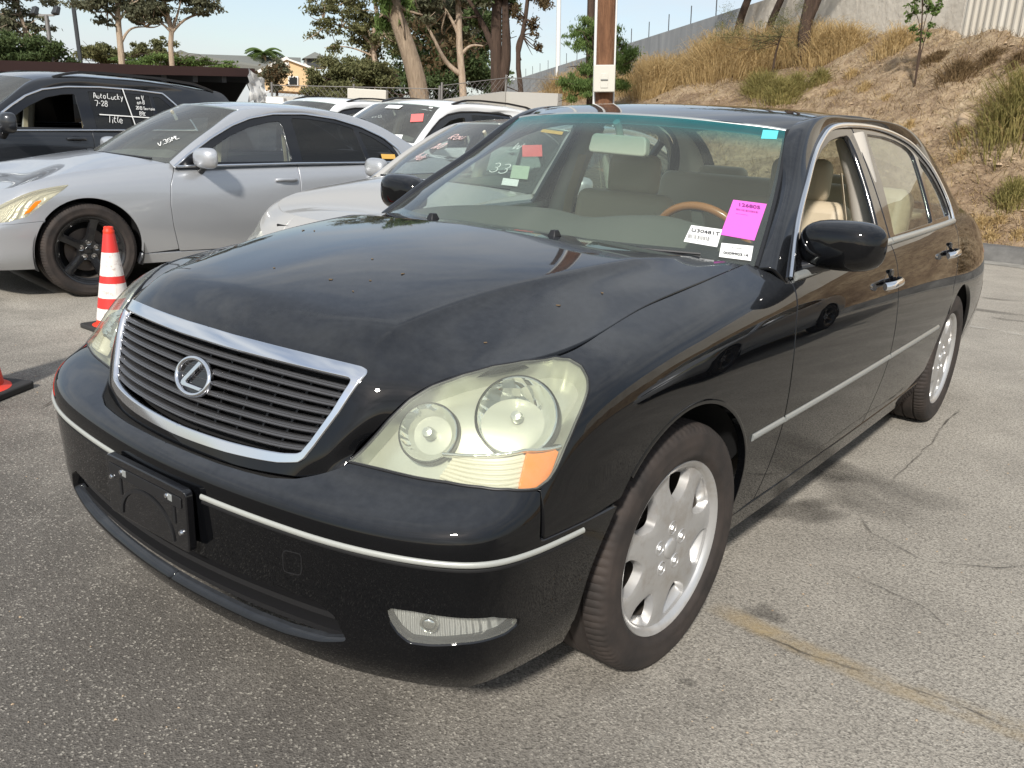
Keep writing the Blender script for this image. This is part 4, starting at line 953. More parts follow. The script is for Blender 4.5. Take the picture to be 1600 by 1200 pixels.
# ---------------------------------------------------------------- the other parked cars (own proportions, same way of building)
def remap_y(y, f, wb, ro):
    y = np.asarray(y, float)
    return np.where(y < 0, y*f/.921, np.where(y < 2.925, y*wb/2.925, wb+(y-2.925)*ro/1.14))
def build_car(sp):
    W, f, wb, ro = sp['W'], sp['front'], sp['wb'], sp['rear']; zt = np.asarray(sp['ztop'], float); k = W/.915
    T = thing(sp['name'], sp['label'], 'car', sp['loc'], sp['rz'], 'cars parked behind the black sedan')
    B = sp['paint']; S_ = STRIP.copy(); S_[:, 0] *= k; S_[:, 1] = remap_y(S_[:, 1], f, wb, ro)
    if 'nose' in sp: S_[:8, 1] += np.array(sp['nose'])
    s = np.r_[0, np.cumsum(np.linalg.norm(np.diff(S_, axis=0), axis=1))]
    spl = nspl(np.r_[-s[3:0:-1], s], np.vstack([(S_*(-1, 1))[3:0:-1], S_])); U = np.linspace(0, s[-1], 120); P2 = spl(U)
    Tn = np.gradient(P2, U, axis=0); Tn /= np.linalg.norm(Tn, axis=1, keepdims=True); NI = np.stack([-Tn[:, 1], Tn[:, 0]], 1)
    st = np.array([0, s[2], s[4], s[7]-.02, s[9]+.03, s[11], s[12]+.15, s[14], s[16], s[17], s[19], s[21], s[23]])
    grid = []; lift = sp.get('lift', 0)
    for i, (zr, dr) in enumerate(zip(_rows_z, _rows_d)):
        z0 = _rows_z[0]; z1 = _rows_z[-1]; zz = (z0+lift)+(zr-z0)*(zt-z0-lift)/(z1-z0)
        z = _smooth(_pch(st, zz)(U)); d = _smooth(_pch(st, np.array(dr)*(sp.get('tuck', 1) if i > 3 else 1))(U)); q = P2+NI*d[:, None]; q[0, 0] = 0
        if i in _TOP:
            t = np.array(_TOP[i], float); t[:, 0] *= k; t[:, 1] = remap_y(t[:, 1], f, wb, ro)
            kk = U > st[5]+.05; q = nspl(np.r_[st[:6], U[kk][::6]], np.vstack([t, q[kk][::6]]))(U); q[0, 0] = 0
        grid.append(np.c_[q, z])
    grid = np.array(grid); c = np.linalg.norm(np.diff(grid, axis=0), axis=2)
    S = Surf(grid, U, np.r_[0, np.cumsum(.5*c[:, 10:50].mean(1)+.5*c[:, 50:90].mean(1))], nu=500, nv=110)
    R0 = sp.get('tyre', .335); fa = (0, R0+.005, sp.get('archr', R0+.05)); ra = (wb, R0+.005, sp.get('archr', R0+.05))
    inv = lambda pts, ur: S.inv(yz, pts, ur=ur)
    uA = st[5]; um = lambda y: float(np.interp(y, P2[(U > st[3])][:, 1], U[U > st[3]]))
    # panels in (y, z) turned into surface coordinates
    ycow = sp['ws_base'][1]; v1 = S.v1; zb = lambda y: np.interp(y, *sp['belt'])
    a1 = inv(arc(*fa, 165, -5, 44), (um(-.7*f/.92), um(.75)))
    seam_u = a1[np.argmin(np.abs(a1[:, 1]-sp.get('seam_v', .36)))][0] if True else 0
    sv = sp.get('seam_v', .36); k0 = int(np.argmax(a1[:, 1] > sv))
    hl = np.asarray(sp['hl'], float); sm = np.asarray(sp['seam'], float); vs_ = lambda u: np.interp(u, sm[:, 0], sm[:, 1]); ua = a1[k0, 0]; u0 = sp['fender_u0']
    low = inv(arc(*fa, 205, 166, 12), (um(-.75*f/.92), um(0)))
    bump = np.vstack([[(0, 0)], [(x, .0) for x in np.linspace(.1, low[0, 0]-.03, 12)], low, a1[:k0], [(u, vs_(u)) for u in np.linspace(ua, 0, 30)]])
    panel('front_bumper', S, inset(bump, .002, 0), B, T, weld=True, step=.035, edge=.015, depth=.02)
    door = np.asarray(sp['door_front']); du = inv(door, (um(.2), um(1.3)))
    top = [(x, v1-.002) for x in np.linspace(um(ycow+.10), u0, 24)]
    fen = np.vstack([a1[k0:], inv([(fa[2]+.02, .29+lift)], (um(.2), um(.8))), du[::-1], top, [(u, vs_(u)+.001) for u in np.linspace(u0, ua, 24)]])
    panel('front_fender', S, inset(fen, .0042), B, T, both=True, holes=[inset(hl, -.002)], step=.03, edge=.012, depth=.02)
    panel('nose_panel', S, inset(np.vstack([[(u, vs_(u)+.001) for u in np.linspace(0, u0, 16)], [(x, v1-.002) for x in np.linspace(u0, 0, 14)]]), .0006, 0), B, T, weld=True, step=.035, edge=.015, depth=.015)
    if 'grille' in sp: panel('grille', S, sp['grille'], 'black_plastic', T, weld=True, off=.004, depth=.01, step=.04)
    panel('headlight', S, inset(hl, .002), 'yellow_lens' if sp.get('yellow') else 'clear_lens', T, both=True, off=.002, depth=.004, step=.03)
    panel('headlight_reflector', S, inset(hl, -.004), 'reflector_fluted', T, both=True, off=-.035, depth=0, step=.03)
    if 'amber' in sp: panel('side_marker', S, np.asarray(sp['amber'], float), 'amber', T, both=True, off=.0035, depth=.003)
    yB = sp['yB']; bl = inv([(yB, zb(yB)+.012), (yB-.004, .8), (yB-.015, .6), (yB-.03, .45), (yB-.05, .30+lift)], (um(1.0), um(2.4)))
    dv = lambda y0, y1: inv([(y, .295+lift) for y in np.linspace(y0, y1, 10)], (um(.3), um(wb)))
    bt = lambda y0, y1: inv([(y, zb(y)+.012) for y in np.linspace(y0, y1, 12)], (um(.3), um(wb+.5)))
    panel('front_door', S, inset(np.vstack([du, dv(door[-1][0], yB-.05), bl[::-1], bt(yB, door[0][0])]), .0048), B, T, both=True, step=.045, edge=.018, depth=.02)
    yC = sp['yC']; rear = np.vstack([[(yC, zb(yC)+.01), (yC-.05, .85), (yC-.14, .74)], arc(ra[0], ra[1], ra[2]+.03, 132, 165, 8), [(wb-.43, .30+lift)]]); rl = inv(rear, (um(1.9), um(wb+.4)))
    panel('rear_door', S, inset(np.vstack([bl, dv(yB-.05, wb-.43), rl[::-1], bt(yC, yB)]), .0048), B, T, both=True, step=.045, edge=.018, depth=.02)
    a2 = inv(arc(*ra, 160, -12, 36), (um(wb-.6), um(wb+.7)))
    ue = S.u1
    panel('rear_quarter', S, inset(np.vstack([rl[:3], a2[5:], [(um(wb+.45), .02), (ue, .02), (ue, v1-.01), (um(yC), v1-.01)]]), .002), B, T, both=True, step=.06, edge=.025, depth=.015)
    sl = np.vstack([inv([(y, .215+lift) for y in np.linspace(fa[2]-.02, wb-ra[2]+.02, 14)], (um(.2), um(wb))), inv([(y, .287+lift) for y in np.linspace(wb-ra[2], fa[2], 14)], (um(.2), um(wb)))])
    panel('sill', S, sl, sp.get('clad', B), T, both=True, step=.06, depth=.04)
    # hood: from the top edge of the body to the middle
    uc = um(ycow-.03); rows = []; us = np.linspace(.04, uc, 12); E = S.p([(u, v1) for u in us]); cr = sp.get('crown', .045)
    for i, e in enumerate(E):
        t = i/11; yc = E[0, 1]+(sp['ws_base_mid']-.03-E[0, 1])*t; zc = e[2]+cr*min(1, t*4)
        rows.append([(0, yc, zc), (e[0]*.45, yc+(e[1]-yc)*.16, zc-(zc-e[2])*.14), (e[0]*.8, yc+(e[1]-yc)*.58, zc-(zc-e[2])*.52), (e[0]-.004, e[1], e[2])])
    H = Surf(rows, [0, .4, .72, .9], np.linspace(0, 1.2, 12), nu=60, nv=80, sym=True)
    panel('hood', H, [(0, 0), (.9, 0), (.9, 1.2), (0, 1.2)], B, T, weld=True, step=.05, edge=.02, depth=.015)
    # windscreen
    wb_, wt = np.array(sp['ws_base'], float), np.array(sp['ws_top'], float); ymb, ymt = sp['ws_base_mid'], sp['ws_top_mid']; rows = []
    for t in (0, .33, .66, 1):
        cn = wb_+(wt-wb_)*t+np.array([.012, -.012, .018])*4*t*(1-t); ym = ymb+(ymt-ymb)*t-.014*4*t*(1-t); zm = cn[2]+.022+.006*t
        rows.append([(cn[0]*x, ym+(cn[1]-ym)*x**2.1, zm+(cn[2]-zm)*x**2.2) for x in (0, .35, .7, .9, 1)])
    WS = Surf(rows, [0, .26, .52, .66, .73], [0, .27, .54, .82], nu=50, nv=40, sym=True)
    ws = panel('windscreen', WS, [(0, 0), (.73, 0), (.73, .82), (0, .82)], 'far_glass', T, weld=True, step=.08, edge=.04, depth=0)
    panel('windscreen_border', WS, [(0, 0), (.73, 0), (.73, .82), (.715, .82), (.70, .06), (.5, .045), (0, .04)], 'black_gloss', ws, weld=True, step=.05, edge=.03, depth=0, off=-.002)
    P = np.array([WS.p([(u, .012)])[0] for u in np.linspace(.05, .62, 10)])+np.array([0, -.02, .012]); MB().tube(P, .008, 6).tube(P*np.array([-1, 1, 1]), .008, 6).build('wipers', 'black_plastic', T)
    # roof, side band, glass
    ro_ = np.array(sp['roof_edge'], float); rm = np.array(sp['roof_mid'], float); rows = []
    for e, (ym, zm) in zip(ro_, rm): rows.append([(0, ym, zm), (e[0]*.45, ym+(e[1]-ym)*.2, zm+(e[2]-zm)*.16), (e[0]*.8, ym+(e[1]-ym)*.62, zm+(e[2]-zm)*.55), (e[0]-.005, e[1], e[2])])
    tv = np.r_[0, np.cumsum(np.abs(np.diff(rm[:, 0])))]
    RF = Surf(rows, [0, .27, .48, .6], tv, nu=40, nv=70, sym=True)
    panel('roof', RF, [(0, 0), (.6, 0), (.6, tv[-1]), (0, tv[-1])], B, T, weld=True, step=.06, edge=.03, depth=.012)
    cy = np.linspace(.2, wb+ro, 24); zt0, zt1 = sp['zcab']; cz = np.linspace(zt0-.03, zt1+.05, 9)
    bx = nspl(np.array(sp['cab_base'])[:, 0], np.array(sp['cab_base'])[:, 1]); tx = nspl(np.array(sp['cab_top'])[:, 0], np.array(sp['cab_top'])[:, 1])
    CB = Surf([[(float((bx(y)+(tx(y)-bx(y))*((z-zt0)/(zt1-zt0)))[0, 0]+.05*((z-zt0)/(zt1-zt0))*(1-(z-zt0)/(zt1-zt0))), y, z) for y in cy] for z in cz], cy, cz, nu=160, nv=60)
    dlo = np.array(sp['dlo'], float); po = np.vstack([[wb_+(wt-wb_)*t+np.array([.012, -.012, .018])*4*t*(1-t) for t in (0, .33, .66)], ro_, np.array(sp['rear_edge'], float)])
    q = resample(dlo, .01); tt = np.linspace(0, 1, len(po)); si = np.r_[0, np.cumsum(np.linalg.norm(np.diff(q, axis=0), axis=1))]; so = np.r_[0, np.cumsum(np.linalg.norm(np.diff(po, axis=0), axis=1))]
    fr = sp.get('match'); fr = so/so[-1] if fr is None else np.array(fr)
    qi = np.stack([np.interp(fr*si[-1], si, q[:, j]) for j in (0, 1)], 1); pi_ = CB.p(qi); pm = .5*po+.5*pi_; pt = np.gradient(pm, axis=0); pn = np.cross(pi_-po, pt); pn /= np.linalg.norm(pn, axis=1, keepdims=True); pn *= np.sign(pn[:, :1]); pw = np.linalg.norm(pi_-po, axis=1, keepdims=True)
    PB = Surf([po, .78*po+.22*pi_+pn*np.minimum(.2*pw, .02), .45*po+.55*pi_+pn*np.minimum(.2*pw, .024), pi_], np.r_[0, np.cumsum(np.linalg.norm(np.diff(pm, axis=0), axis=1))], [0, .25, .6, 1], nu=160, nv=16)
    panel('pillar_band', PB, np.vstack([[(x, 0) for x in np.linspace(0, PB.u1, 40)], [(x, 1) for x in np.linspace(PB.u1, 0, 40)]]), B, T, both=True, step=.05, edge=.03, depth=.01)
    full = np.vstack([dlo, [(y, zb(y)) for y in np.linspace(dlo[-1, 0], dlo[0, 0], 8)]])
    wins = [rounded(w, .02) for w in sp['windows']]
    panel('window_frame', CB, inset(full, .002), 'black_gloss', T, both=True, holes=wins, step=.05, edge=.02, off=-.003, depth=.012)
    for i, (w, g) in enumerate(zip(wins, sp['glass'])):
        if g: panel('side_window', CB, w, g, T, both=True, off=-.008, depth=0, step=.08, edge=.04)
    for mt, wd, path in ((sp.get('chrome', 'chrome'), .022, dlo), (sp.get('chrome', 'chrome'), .018, [(y, zb(y)+.006) for y in np.linspace(dlo[0, 0]+.02, dlo[-1, 0], 20)])):
        trim('window_trim', CB, path, dome(wd, .007), mt, T, off=.004, step=.04)
    # tail: back window and deck or tailgate
    rw = np.array(sp['back'], float)        # rows of (half width, y, z)
    BW = Surf([[(0, y+.02, z+.01), (x*.5, y+.015, z+.008), (x, y, z)] for x, y, z in rw], [0, .4, .75], np.r_[0, np.cumsum(np.linalg.norm(np.diff(rw[:, 1:], axis=0), axis=1))], nu=24, nv=40, sym=True)
    panel('back_window', BW, [(0, 0), (.74, 0), (.74, sp['back_glass']), (0, sp['back_glass'])], sp.get('backmat', 'dark_glass'), T, weld=True, step=.1, edge=.05, depth=0)
    panel('tail_gate' if sp.get('suv') else 'trunk_lid', BW, [(0, sp['back_glass']), (.74, sp['back_glass']), (.74, BW.v1), (0, BW.v1)], B, T, weld=True, step=.1, edge=.05, depth=.01)
    # mirrors, handles
    for sd_ in (1, -1):
        V, F = mirror_shape(.118, .078, .085); o = mk('door_mirror', V*np.array([sd_, 1, 1]), F if sd_ > 0 else [g[::-1] for g in F], sp.get('mirror', B), T); mx, my, mz = sp['mirror_at']; o.location = (sd_*mx, my, mz); o.scale = sp.get('mirror_scale', (1, 1, 1))
        MB().tube([(sd_*-.13, 0, -.10), (sd_*-.04, 0, -.05)], .028, 10).build('mirror_arm', 'black_plastic', o)
        for y0, z0 in sp['handles']:
            qh = inv([(y, z0) for y in np.linspace(y0, y0+.2, 8)], (um(1.0), um(wb+.3))); P = S.p(qh); N = S.n(qh); N = N if N[:, 0].mean() > 0 else -N
            h = MB().sweep(P+N*np.array([.008, .026, .03, .03, .03, .03, .026, .008])[:, None], N, [(.014*math.cos(t), .008*math.sin(t)) for t in np.linspace(0, 6.2832, 10, endpoint=False)]).build('door_handle', sp.get('handle', B), T, mirror=sd_ < 0)
            cup = inv(np.c_[y0+.10+.06*np.cos(np.linspace(0, 6.28, 16, endpoint=False)), z0+.032*np.sin(np.linspace(0, 6.28, 16, endpoint=False))], (um(1.0), um(wb+.3)))
            V, F, Nn = panel_geo(S, cup, step=.03, edge=.015, off=.001, depth=.002); mm = np.array([sd_, 1, 1]); mk('handle_cup', V*mm, F if sd_ > 0 else [g[::-1] for g in F], sp.get('cup', 'satin_trim'), T, True, Nn*mm)
    if sp.get('rails'):
        for sd_ in (1, -1):
            y0, y1, x, z = sp['rails']; ys = np.linspace(y0, y1, 22); P = np.array([(sd_*np.interp(y, ro_[:, 1], ro_[:, 0]), y, np.interp(y, ro_[:, 1], ro_[:, 2])+z*min(1, (i+.2)/3, (21.2-i)/3)) for i, y in enumerate(ys)])
            MB().sweep(P, [(0, 0, 1)]*22, [(-.02, -.012), (-.018, .012), (.018, .012), (.02, -.012)]).build('roof_rail', 'black_plastic', T)
    # inside and underneath
    ub = MB().box((0, wb/2, .24+lift), (2*W-.42, wb+f*.9, .04)); ub.box((0, -.1, .48+lift*.5), (W*1.1, f*1.2, .4)); ub.box((0, .72*wb/2.9, .72), (W*1.5, .03, .4)); ub.box((0, wb+.3, .6), (W*1.3, .9, .5)); ub.build('underbody', 'black_matt', T, False)
    for y in (0, wb):
        for sd_ in (1, -1):
            t = np.radians(np.linspace(-20, 200, 28)); r = fa[2]+.012; A = [(sd_*(W-.03), y+r*math.cos(a), fa[1]+r*math.sin(a)) for a in t]; Bk = [(sd_*(W-.38), y+r*math.cos(a), fa[1]+r*math.sin(a)) for a in t]; n = len(A)
            mk('wheel_liner', A+Bk+[(sd_*(W-.38), y, fa[1])], [(i, i+1, n+i+1, n+i) for i in range(n-1)]+[(n+i, n+i+1, 2*n) for i in range(n-1)], 'black_matt', T)
    first = None
    for x, y, rz in ((W-.135, 0, sp.get('steer', 0)), (W-.135, wb, 0), (-W+.135, 0, math.pi), (-W+.135, wb, math.pi)):
        e = bpy.data.objects.new('wheel', None); COL.objects.link(e); e.parent = T; e.location = (x, y, R0); e.rotation_euler = (0, 0, rz)
        if first is None: make_wheel('wheel', e, R0, .225, sp.get('rim', .24), sp.get('wheel', 'five'), sp.get('wheelmat', 'wheel_black')); first = e
        else:
            for ch in list(first.children): copy_tree(ch, e)
    n0 = set(bpy.data.objects)
    interior(T, sp.get('seat', 'leather_dark'), sp.get('dash', 'dash'), wood=False, lining=False)
    dy, dz, kx = sp['seat_shift']
    for o in set(bpy.data.objects)-n0:
        if o.parent == T: o.matrix_local = Matrix.Translation((0, dy, dz)) @ Matrix.Diagonal((kx, sp.get('ky', 1), 1, 1)) @ o.matrix_local
    return T, WS, CB, S

def yzuv(S, pts, ur): return S.inv(yz, pts, ur=ur)
paint('silver_paint', (.46, .475, .495), .5, .32); paint('beige_paint', (.44, .43, .405), .30, .36, dust=.12, dustcol=(.5, .47, .42)); paint('white_paint', (.74, .75, .75), 0, .3); paint('graphite_paint', (.022, .024, .028), .4, .3, dust=.05)
paint('silver_grey', (.45, .46, .47), .5, .35)
SEDAN = dict(name='parked_sedan', W=.885, front=.84, wb=2.85, rear=1.06, tyre=.335, rim=.242, archr=.372, ztop=[.74,.745,.75,.765,.81,.885,.945,.99,1.015,1.035,1.03,.99,.97],
  belt=([.6,1.7,2.9],[.925,.962,.985]), ws_base=(.735,.66,.952), ws_base_mid=.40, ws_top=(.562,1.33,1.372), ws_top_mid=1.20, seam=[(0,.43),(.5,.425),(.8,.41),(1.0,.385),(1.3,.375)], seam_v=.375, fender_u0=.42,
  hl=[(.47,.455),(.55,.56),(.75,.625),(.95,.66),(1.20,.672),(1.40,.668),(1.36,.63),(1.22,.53),(1.10,.44),(.98,.42),(.80,.435)], amber=[(1.17,.565),(1.21,.565),(1.12,.475),(1.08,.468)],
  grille=[(0,.44),(.33,.44),(.40,.56),(0,.60)],
  door_front=[(.68,.937),(.64,.88),(.605,.80),(.59,.65),(.605,.5),(.635,.38),(.655,.31)], yB=1.72, yC=2.62,
  roof_edge=[(.565,1.335,1.374),(.58,1.56,1.400),(.588,1.9,1.408),(.580,2.25,1.392),(.572,2.52,1.352)], roof_mid=[(1.20,1.400),(1.5,1.432),(1.9,1.446),(2.25,1.432),(2.52,1.392)],
  rear_edge=[(.588,2.80,1.265),(.62,3.02,1.160),(.665,3.25,1.045)], back=[(.572,2.53,1.36),(.60,2.9,1.215),(.66,3.25,1.05),(.66,3.6,1.025),(.62,3.82,.99),(.60,3.88,.85)], back_glass=.78,
  zcab=(.94,1.40), cab_base=[(.2,.80),(.7,.825),(1.3,.835),(2.0,.83),(2.6,.81),(3.1,.775),(3.95,.70)], cab_top=[(.2,.55),(1.0,.588),(1.6,.602),(2.2,.597),(2.7,.585),(3.95,.54)],
  dlo=[(.655,.93),(.80,1.03),(1.0,1.148),(1.2,1.248),(1.38,1.312),(1.6,1.354),(1.9,1.368),(2.2,1.343),(2.45,1.288),(2.68,1.20),(2.82,1.10),(2.86,1.03),(2.85,.988)],
  windows=[[(.86,.968),(.96,1.06),(1.15,1.165),(1.35,1.245),(1.55,1.292),(1.655,1.302),(1.665,.985)], [(1.765,.99),(1.76,1.332),(1.95,1.332),(2.2,1.308),(2.37,1.27),(2.43,1.0)], [(2.475,1.002),(2.42,1.25),(2.55,1.205),(2.70,1.125),(2.79,1.045),(2.79,1.008)]], glass=['side_glass','privacy_glass','privacy_glass'],
  mirror_at=(.965,.86,1.005), handles=[(1.48,.835),(2.40,.86)], seat_shift=(.05,-.06,.92), paint='silver_paint', chrome='chrome', cup='silver_paint')
A_CAR = dict(SEDAN, label='silver sedan with black five spoke wheels behind the traffic cones', loc=(-4.49-.852,1.246+.12,0), rz=R(-8), wheel='five', wheelmat='wheel_black', yellow=True, clad='silver_paint')
B_CAR = dict(SEDAN, label='pale beige sedan parked beside the black sedan, writing on its windscreen', loc=(-2.55,2.26,-.02), rz=R(0), front=.66, paint='beige_paint', handle='beige_paint', cup='beige_paint', wheel='star', wheelmat='wheel_silver', mirror='silver_grey', glass=['far_glass','far_glass','far_glass'])
SUV = dict(SEDAN, name='parked_suv', suv=True, W=.92, front=.86, wb=2.86, rear=.95, lift=.06, tyre=.36, rim=.235, archr=.41, tuck=.8, ztop=[.92,.93,.94,.96,.99,1.06,1.10,1.13,1.14,1.15,1.15,1.12,1.10],
  belt=([.6,1.7,3.2],[1.05,1.085,1.13]), ws_base=(.78,.60,1.08), ws_base_mid=.36, ws_top=(.62,1.26,1.555), ws_top_mid=1.14, seam=[(0,.50),(.5,.49),(.8,.46),(1.0,.43),(1.3,.41)], seam_v=.41, grille=[(0,.50),(.36,.50),(.40,.70),(0,.72)],
  hl=[(.48,.56),(.56,.70),(.75,.76),(.95,.79),(1.10,.80),(1.12,.72),(1.04,.62),(.98,.53),(.80,.54)], amber=[(1.0,.60),(1.05,.62),(1.0,.545),(.97,.54)],
  door_front=[(.66,1.06),(.62,1.0),(.595,.90),(.585,.70),(.60,.5),(.62,.42),(.63,.37)], yB=1.70, yC=2.60,
  roof_edge=[(.625,1.265,1.557),(.645,1.5,1.60),(.655,2.0,1.622),(.652,2.6,1.615),(.64,3.2,1.575),(.62,3.45,1.545)], roof_mid=[(1.14,1.585),(1.4,1.635),(2.0,1.665),(2.6,1.655),(3.2,1.61),(3.47,1.575)],
  rear_edge=[(.66,3.55,1.42),(.70,3.64,1.25),(.73,3.68,1.12)], back=[(.62,3.46,1.555),(.66,3.57,1.40),(.72,3.70,1.13),(.74,3.78,.95),(.74,3.79,.75)], back_glass=.48, backmat='privacy_glass',
  zcab=(1.06,1.58), cab_base=[(.2,.83),(.7,.855),(1.3,.865),(2.0,.865),(2.8,.85),(3.3,.83),(3.9,.80)], cab_top=[(.2,.62),(1.0,.65),(1.6,.665),(2.2,.668),(2.9,.66),(3.9,.63)],
  dlo=[(.62,1.052),(.78,1.17),(.95,1.29),(1.12,1.395),(1.30,1.465),(1.55,1.507),(1.9,1.525),(2.3,1.522),(2.62,1.505),(2.78,1.36),(2.90,1.22),(2.95,1.12)],
  windows=[[(.86,1.10),(.95,1.19),(1.12,1.30),(1.32,1.395),(1.5,1.435),(1.62,1.445),(1.63,1.11)], [(1.76,1.115),(1.76,1.48),(2.2,1.485),(2.45,1.475),(2.46,1.13)], [(2.50,1.13),(2.49,1.472),(2.58,1.462),(2.72,1.33),(2.86,1.16)]], glass=['far_glass','privacy_glass','privacy_glass'],
  mirror_at=(1.02,.82,1.14), mirror_scale=(1.05,1.1,1.25), handles=[(1.42,1.0),(2.36,1.02)], rails=(1.45,3.3,.62,.05), seat_shift=(.05,.10,.98), wheelmat='wheel_silver', wheel='star', clad='black_plastic')
E_CAR = dict(SUV, label='dark graphite suv with roof rails, white writing on its rear window', loc=(-8.33,1.15,0), rz=R(0), paint='graphite_paint', handle='graphite_paint', cup='black_gloss', mirror='graphite_paint', glass=[None,'privacy_glass','privacy_glass'])
C_CAR = dict(SUV, label='white suv with stickers in its windscreen behind the beige sedan', loc=(-6.85,5.55,0), rz=R(0), paint='white_paint', mirror='white_paint', handle='white_paint', chrome='black_plastic', cup='black_gloss', glass=[None,'privacy_glass','privacy_glass'])
D_CAR = dict(SUV, label='white suv with black roof rails, farther off beyond the silver sedan', loc=(-9.7,6.3,0), rz=R(0), paint='white_paint', mirror='white_paint', handle='white_paint', chrome='black_plastic', cup='black_gloss')
CARS = {}
for nm, sp in (('A', A_CAR), ('B', B_CAR), ('E', E_CAR), ('C', C_CAR), ('D', D_CAR)): CARS[nm] = build_car(sp)
_m = copy_tree(CARS['A'][0]); _m.location = (4.35, 5.0, 0); _m.rotation_euler = (0, 0, 0); _m['label'] = 'silver sedan standing out of frame, mirrored in the black sedan door'
# ---------------------------------------------------------------- ground, slope, walls
_cp = Vector((1.7621, -1.9087, 1.3552)); _cm = cam.matrix_world.to_3x3()
def at(px, py, d):
    """world point seen at that place of the photograph, d metres away over the ground"""
    r = _cm @ Vector(((px-800)/1367.41, (600-py)/1367.41, -1)); return _cp+r*(d/math.hypot(r.x, r.y))
UPV = Vector((-.042, -.033, .9986))                    # the lot drains: true up leans a little against its paving
TILT = UPV.to_track_quat('Z', 'Y').to_matrix().to_4x4()
_az = math.atan2(TILT[1][0], TILT[0][0]); TILT = TILT @ Matrix.Rotation(-_az, 4, 'Z')
def upright(o, loc, rz=0): o.matrix_world = Matrix.Translation(loc) @ TILT @ Matrix.Rotation(rz, 4, 'Z'); return o
def setting_materials():
    m = mat('asphalt', (.12, .115, .105), .92, spec=.25); t = NT(m); P = t.coord('Object')
    big = t.noise(.33, 4, .55, P, .6); mid = t.noise(2.2, 6, .65, P, .4); fine = t.noise(95, 3, .7, P)
    v = t.new('ShaderNodeTexVoronoi'); v.inputs['Scale'].default_value = 210; t.L.new(P, v.inputs['Vector'])
    v2 = t.new('ShaderNodeTexVoronoi'); v2.inputs['Scale'].default_value = 120; t.L.new(P, v2.inputs['Vector'])
    base = t.ramp(big, [(.30, (.375, .345, .295)), (.55, (.455, .42, .36)), (.75, (.505, .468, .40))])
    # paving coloured darker in front of and left of the black car
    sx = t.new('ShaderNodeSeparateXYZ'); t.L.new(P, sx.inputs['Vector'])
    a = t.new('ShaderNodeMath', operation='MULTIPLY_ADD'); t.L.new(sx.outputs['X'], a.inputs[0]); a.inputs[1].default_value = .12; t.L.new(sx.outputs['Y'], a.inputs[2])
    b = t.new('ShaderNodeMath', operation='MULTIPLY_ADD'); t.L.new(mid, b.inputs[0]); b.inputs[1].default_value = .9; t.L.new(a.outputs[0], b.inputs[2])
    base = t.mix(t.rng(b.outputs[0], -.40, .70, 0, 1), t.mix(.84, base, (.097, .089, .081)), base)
    base = t.mix(t.rng(mid, .36, .66, .5, 0), base, t.mix(.5, base, (.04, .036, .032)))
    base = t.mix(t.rng(fine, .36, .58, 0, 1), t.mix(.55, base, (.06, .054, .046)), base)
    base = t.mix(t.rng(v2.outputs['Distance'], .0, .25, .30, 0), base, (.34, .32, .28))
    cr = t.new('ShaderNodeSeparateColor'); t.L.new(v.outputs['Color'], cr.inputs['Color'])
    base = t.mix(t.rng(cr.outputs['Red'], .90, .93, 0, .55), base, (.46, .43, .37)); base = t.mix(t.rng(cr.outputs['Green'], .80, .85, 0, .45), base, (.055, .050, .044))
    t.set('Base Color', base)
    h = t.mix(.5, v.outputs['Distance'], fine); t.bump(h, .004, .8)
    t = NT(mat('stain_oil', (.035, .031, .027), .7)); masked(t, 2.2, .28, .72, .62)
    t = NT(mat('stain_tan', (.47, .36, .20), .9)); masked(t, 7, .34, .66, .55)
    t = NT(mat('line_worn', (.50, .48, .42), .9)); masked(t, 6, .42, .66, .55)
    t = NT(mat('crack', (.045, .038, .030), .95)); masked(t, 5, .32, .62, .6)
    t = NT(mat('kerb', (.13, .125, .118), .9)); n = t.noise(3, 6, .7); t.set('Base Color', t.ramp(n, [(.3, (.07, .068, .064)), (.7, (.17, .165, .155))])); t.bump(t.noise(60, 3), .01, .5)
    t = NT(mat('gutter', (.30, .285, .255), .9)); n = t.noise(4, 6, .7); t.set('Base Color', t.ramp(n, [(.3, (.17, .16, .14)), (.7, (.33, .315, .28))]))
    t = NT(mat('dirt', (.25, .17, .10), .95)); P = t.coord('Object'); n = t.noise(.75, 7, .68, P, .8); n2 = t.noise(9, 5, .7, P); n3 = t.noise(38, 3, .7, P)
    c = t.ramp(n, [(.28, (.16, .108, .070)), (.42, (.30, .212, .132)), (.55, (.44, .33, .21)), (.72, (.55, .44, .295))])
    c = t.mix(t.rng(n2, .36, .58, .6, 0), c, (.15, .098, .062)); c = t.mix(t.rng(n3, .60, .70, 0, .6), c, (.46, .38, .27)); t.set('Base Color', c); t.bump(t.mix(.5, n2, n3), .08, .9)
    t = NT(mat('wall_grey', (.30, .315, .33), .85)); n = t.noise(1.1, 5, .6, t.coord('Object', (1, 1, .25)), 1.2); t.set('Base Color', t.ramp(n, [(.3, (.20, .215, .225)), (.6, (.285, .30, .31)), (.8, (.33, .345, .35))]))
    t = NT(mat('wall_pale', (.56, .51, .43), .9)); n = t.noise(.8, 6, .62, t.coord('Object', (1, 1, .4)), .8); t.set('Base Color', t.ramp(n, [(.28, (.50, .45, .375)), (.6, (.64, .59, .505)), (.8, (.68, .635, .555))])); t.bump(t.noise(6, 5), .05, .5)
    t = NT(mat('corrugated', (.62, .57, .48), .6)); n = t.noise(2, 5, .6, t.coord('Object', (1, 1, .2))); t.set('Base Color', t.ramp(n, [(.3, (.52, .46, .37)), (.7, (.66, .62, .54))]))
    mat('steel_dark', (.06, .065, .07), .6, .4); mat('concrete_low', (.40, .39, .36), .9); mat('stone', (.40, .30, .20), .95); mat('stone_pale', (.55, .49, .40), .95)
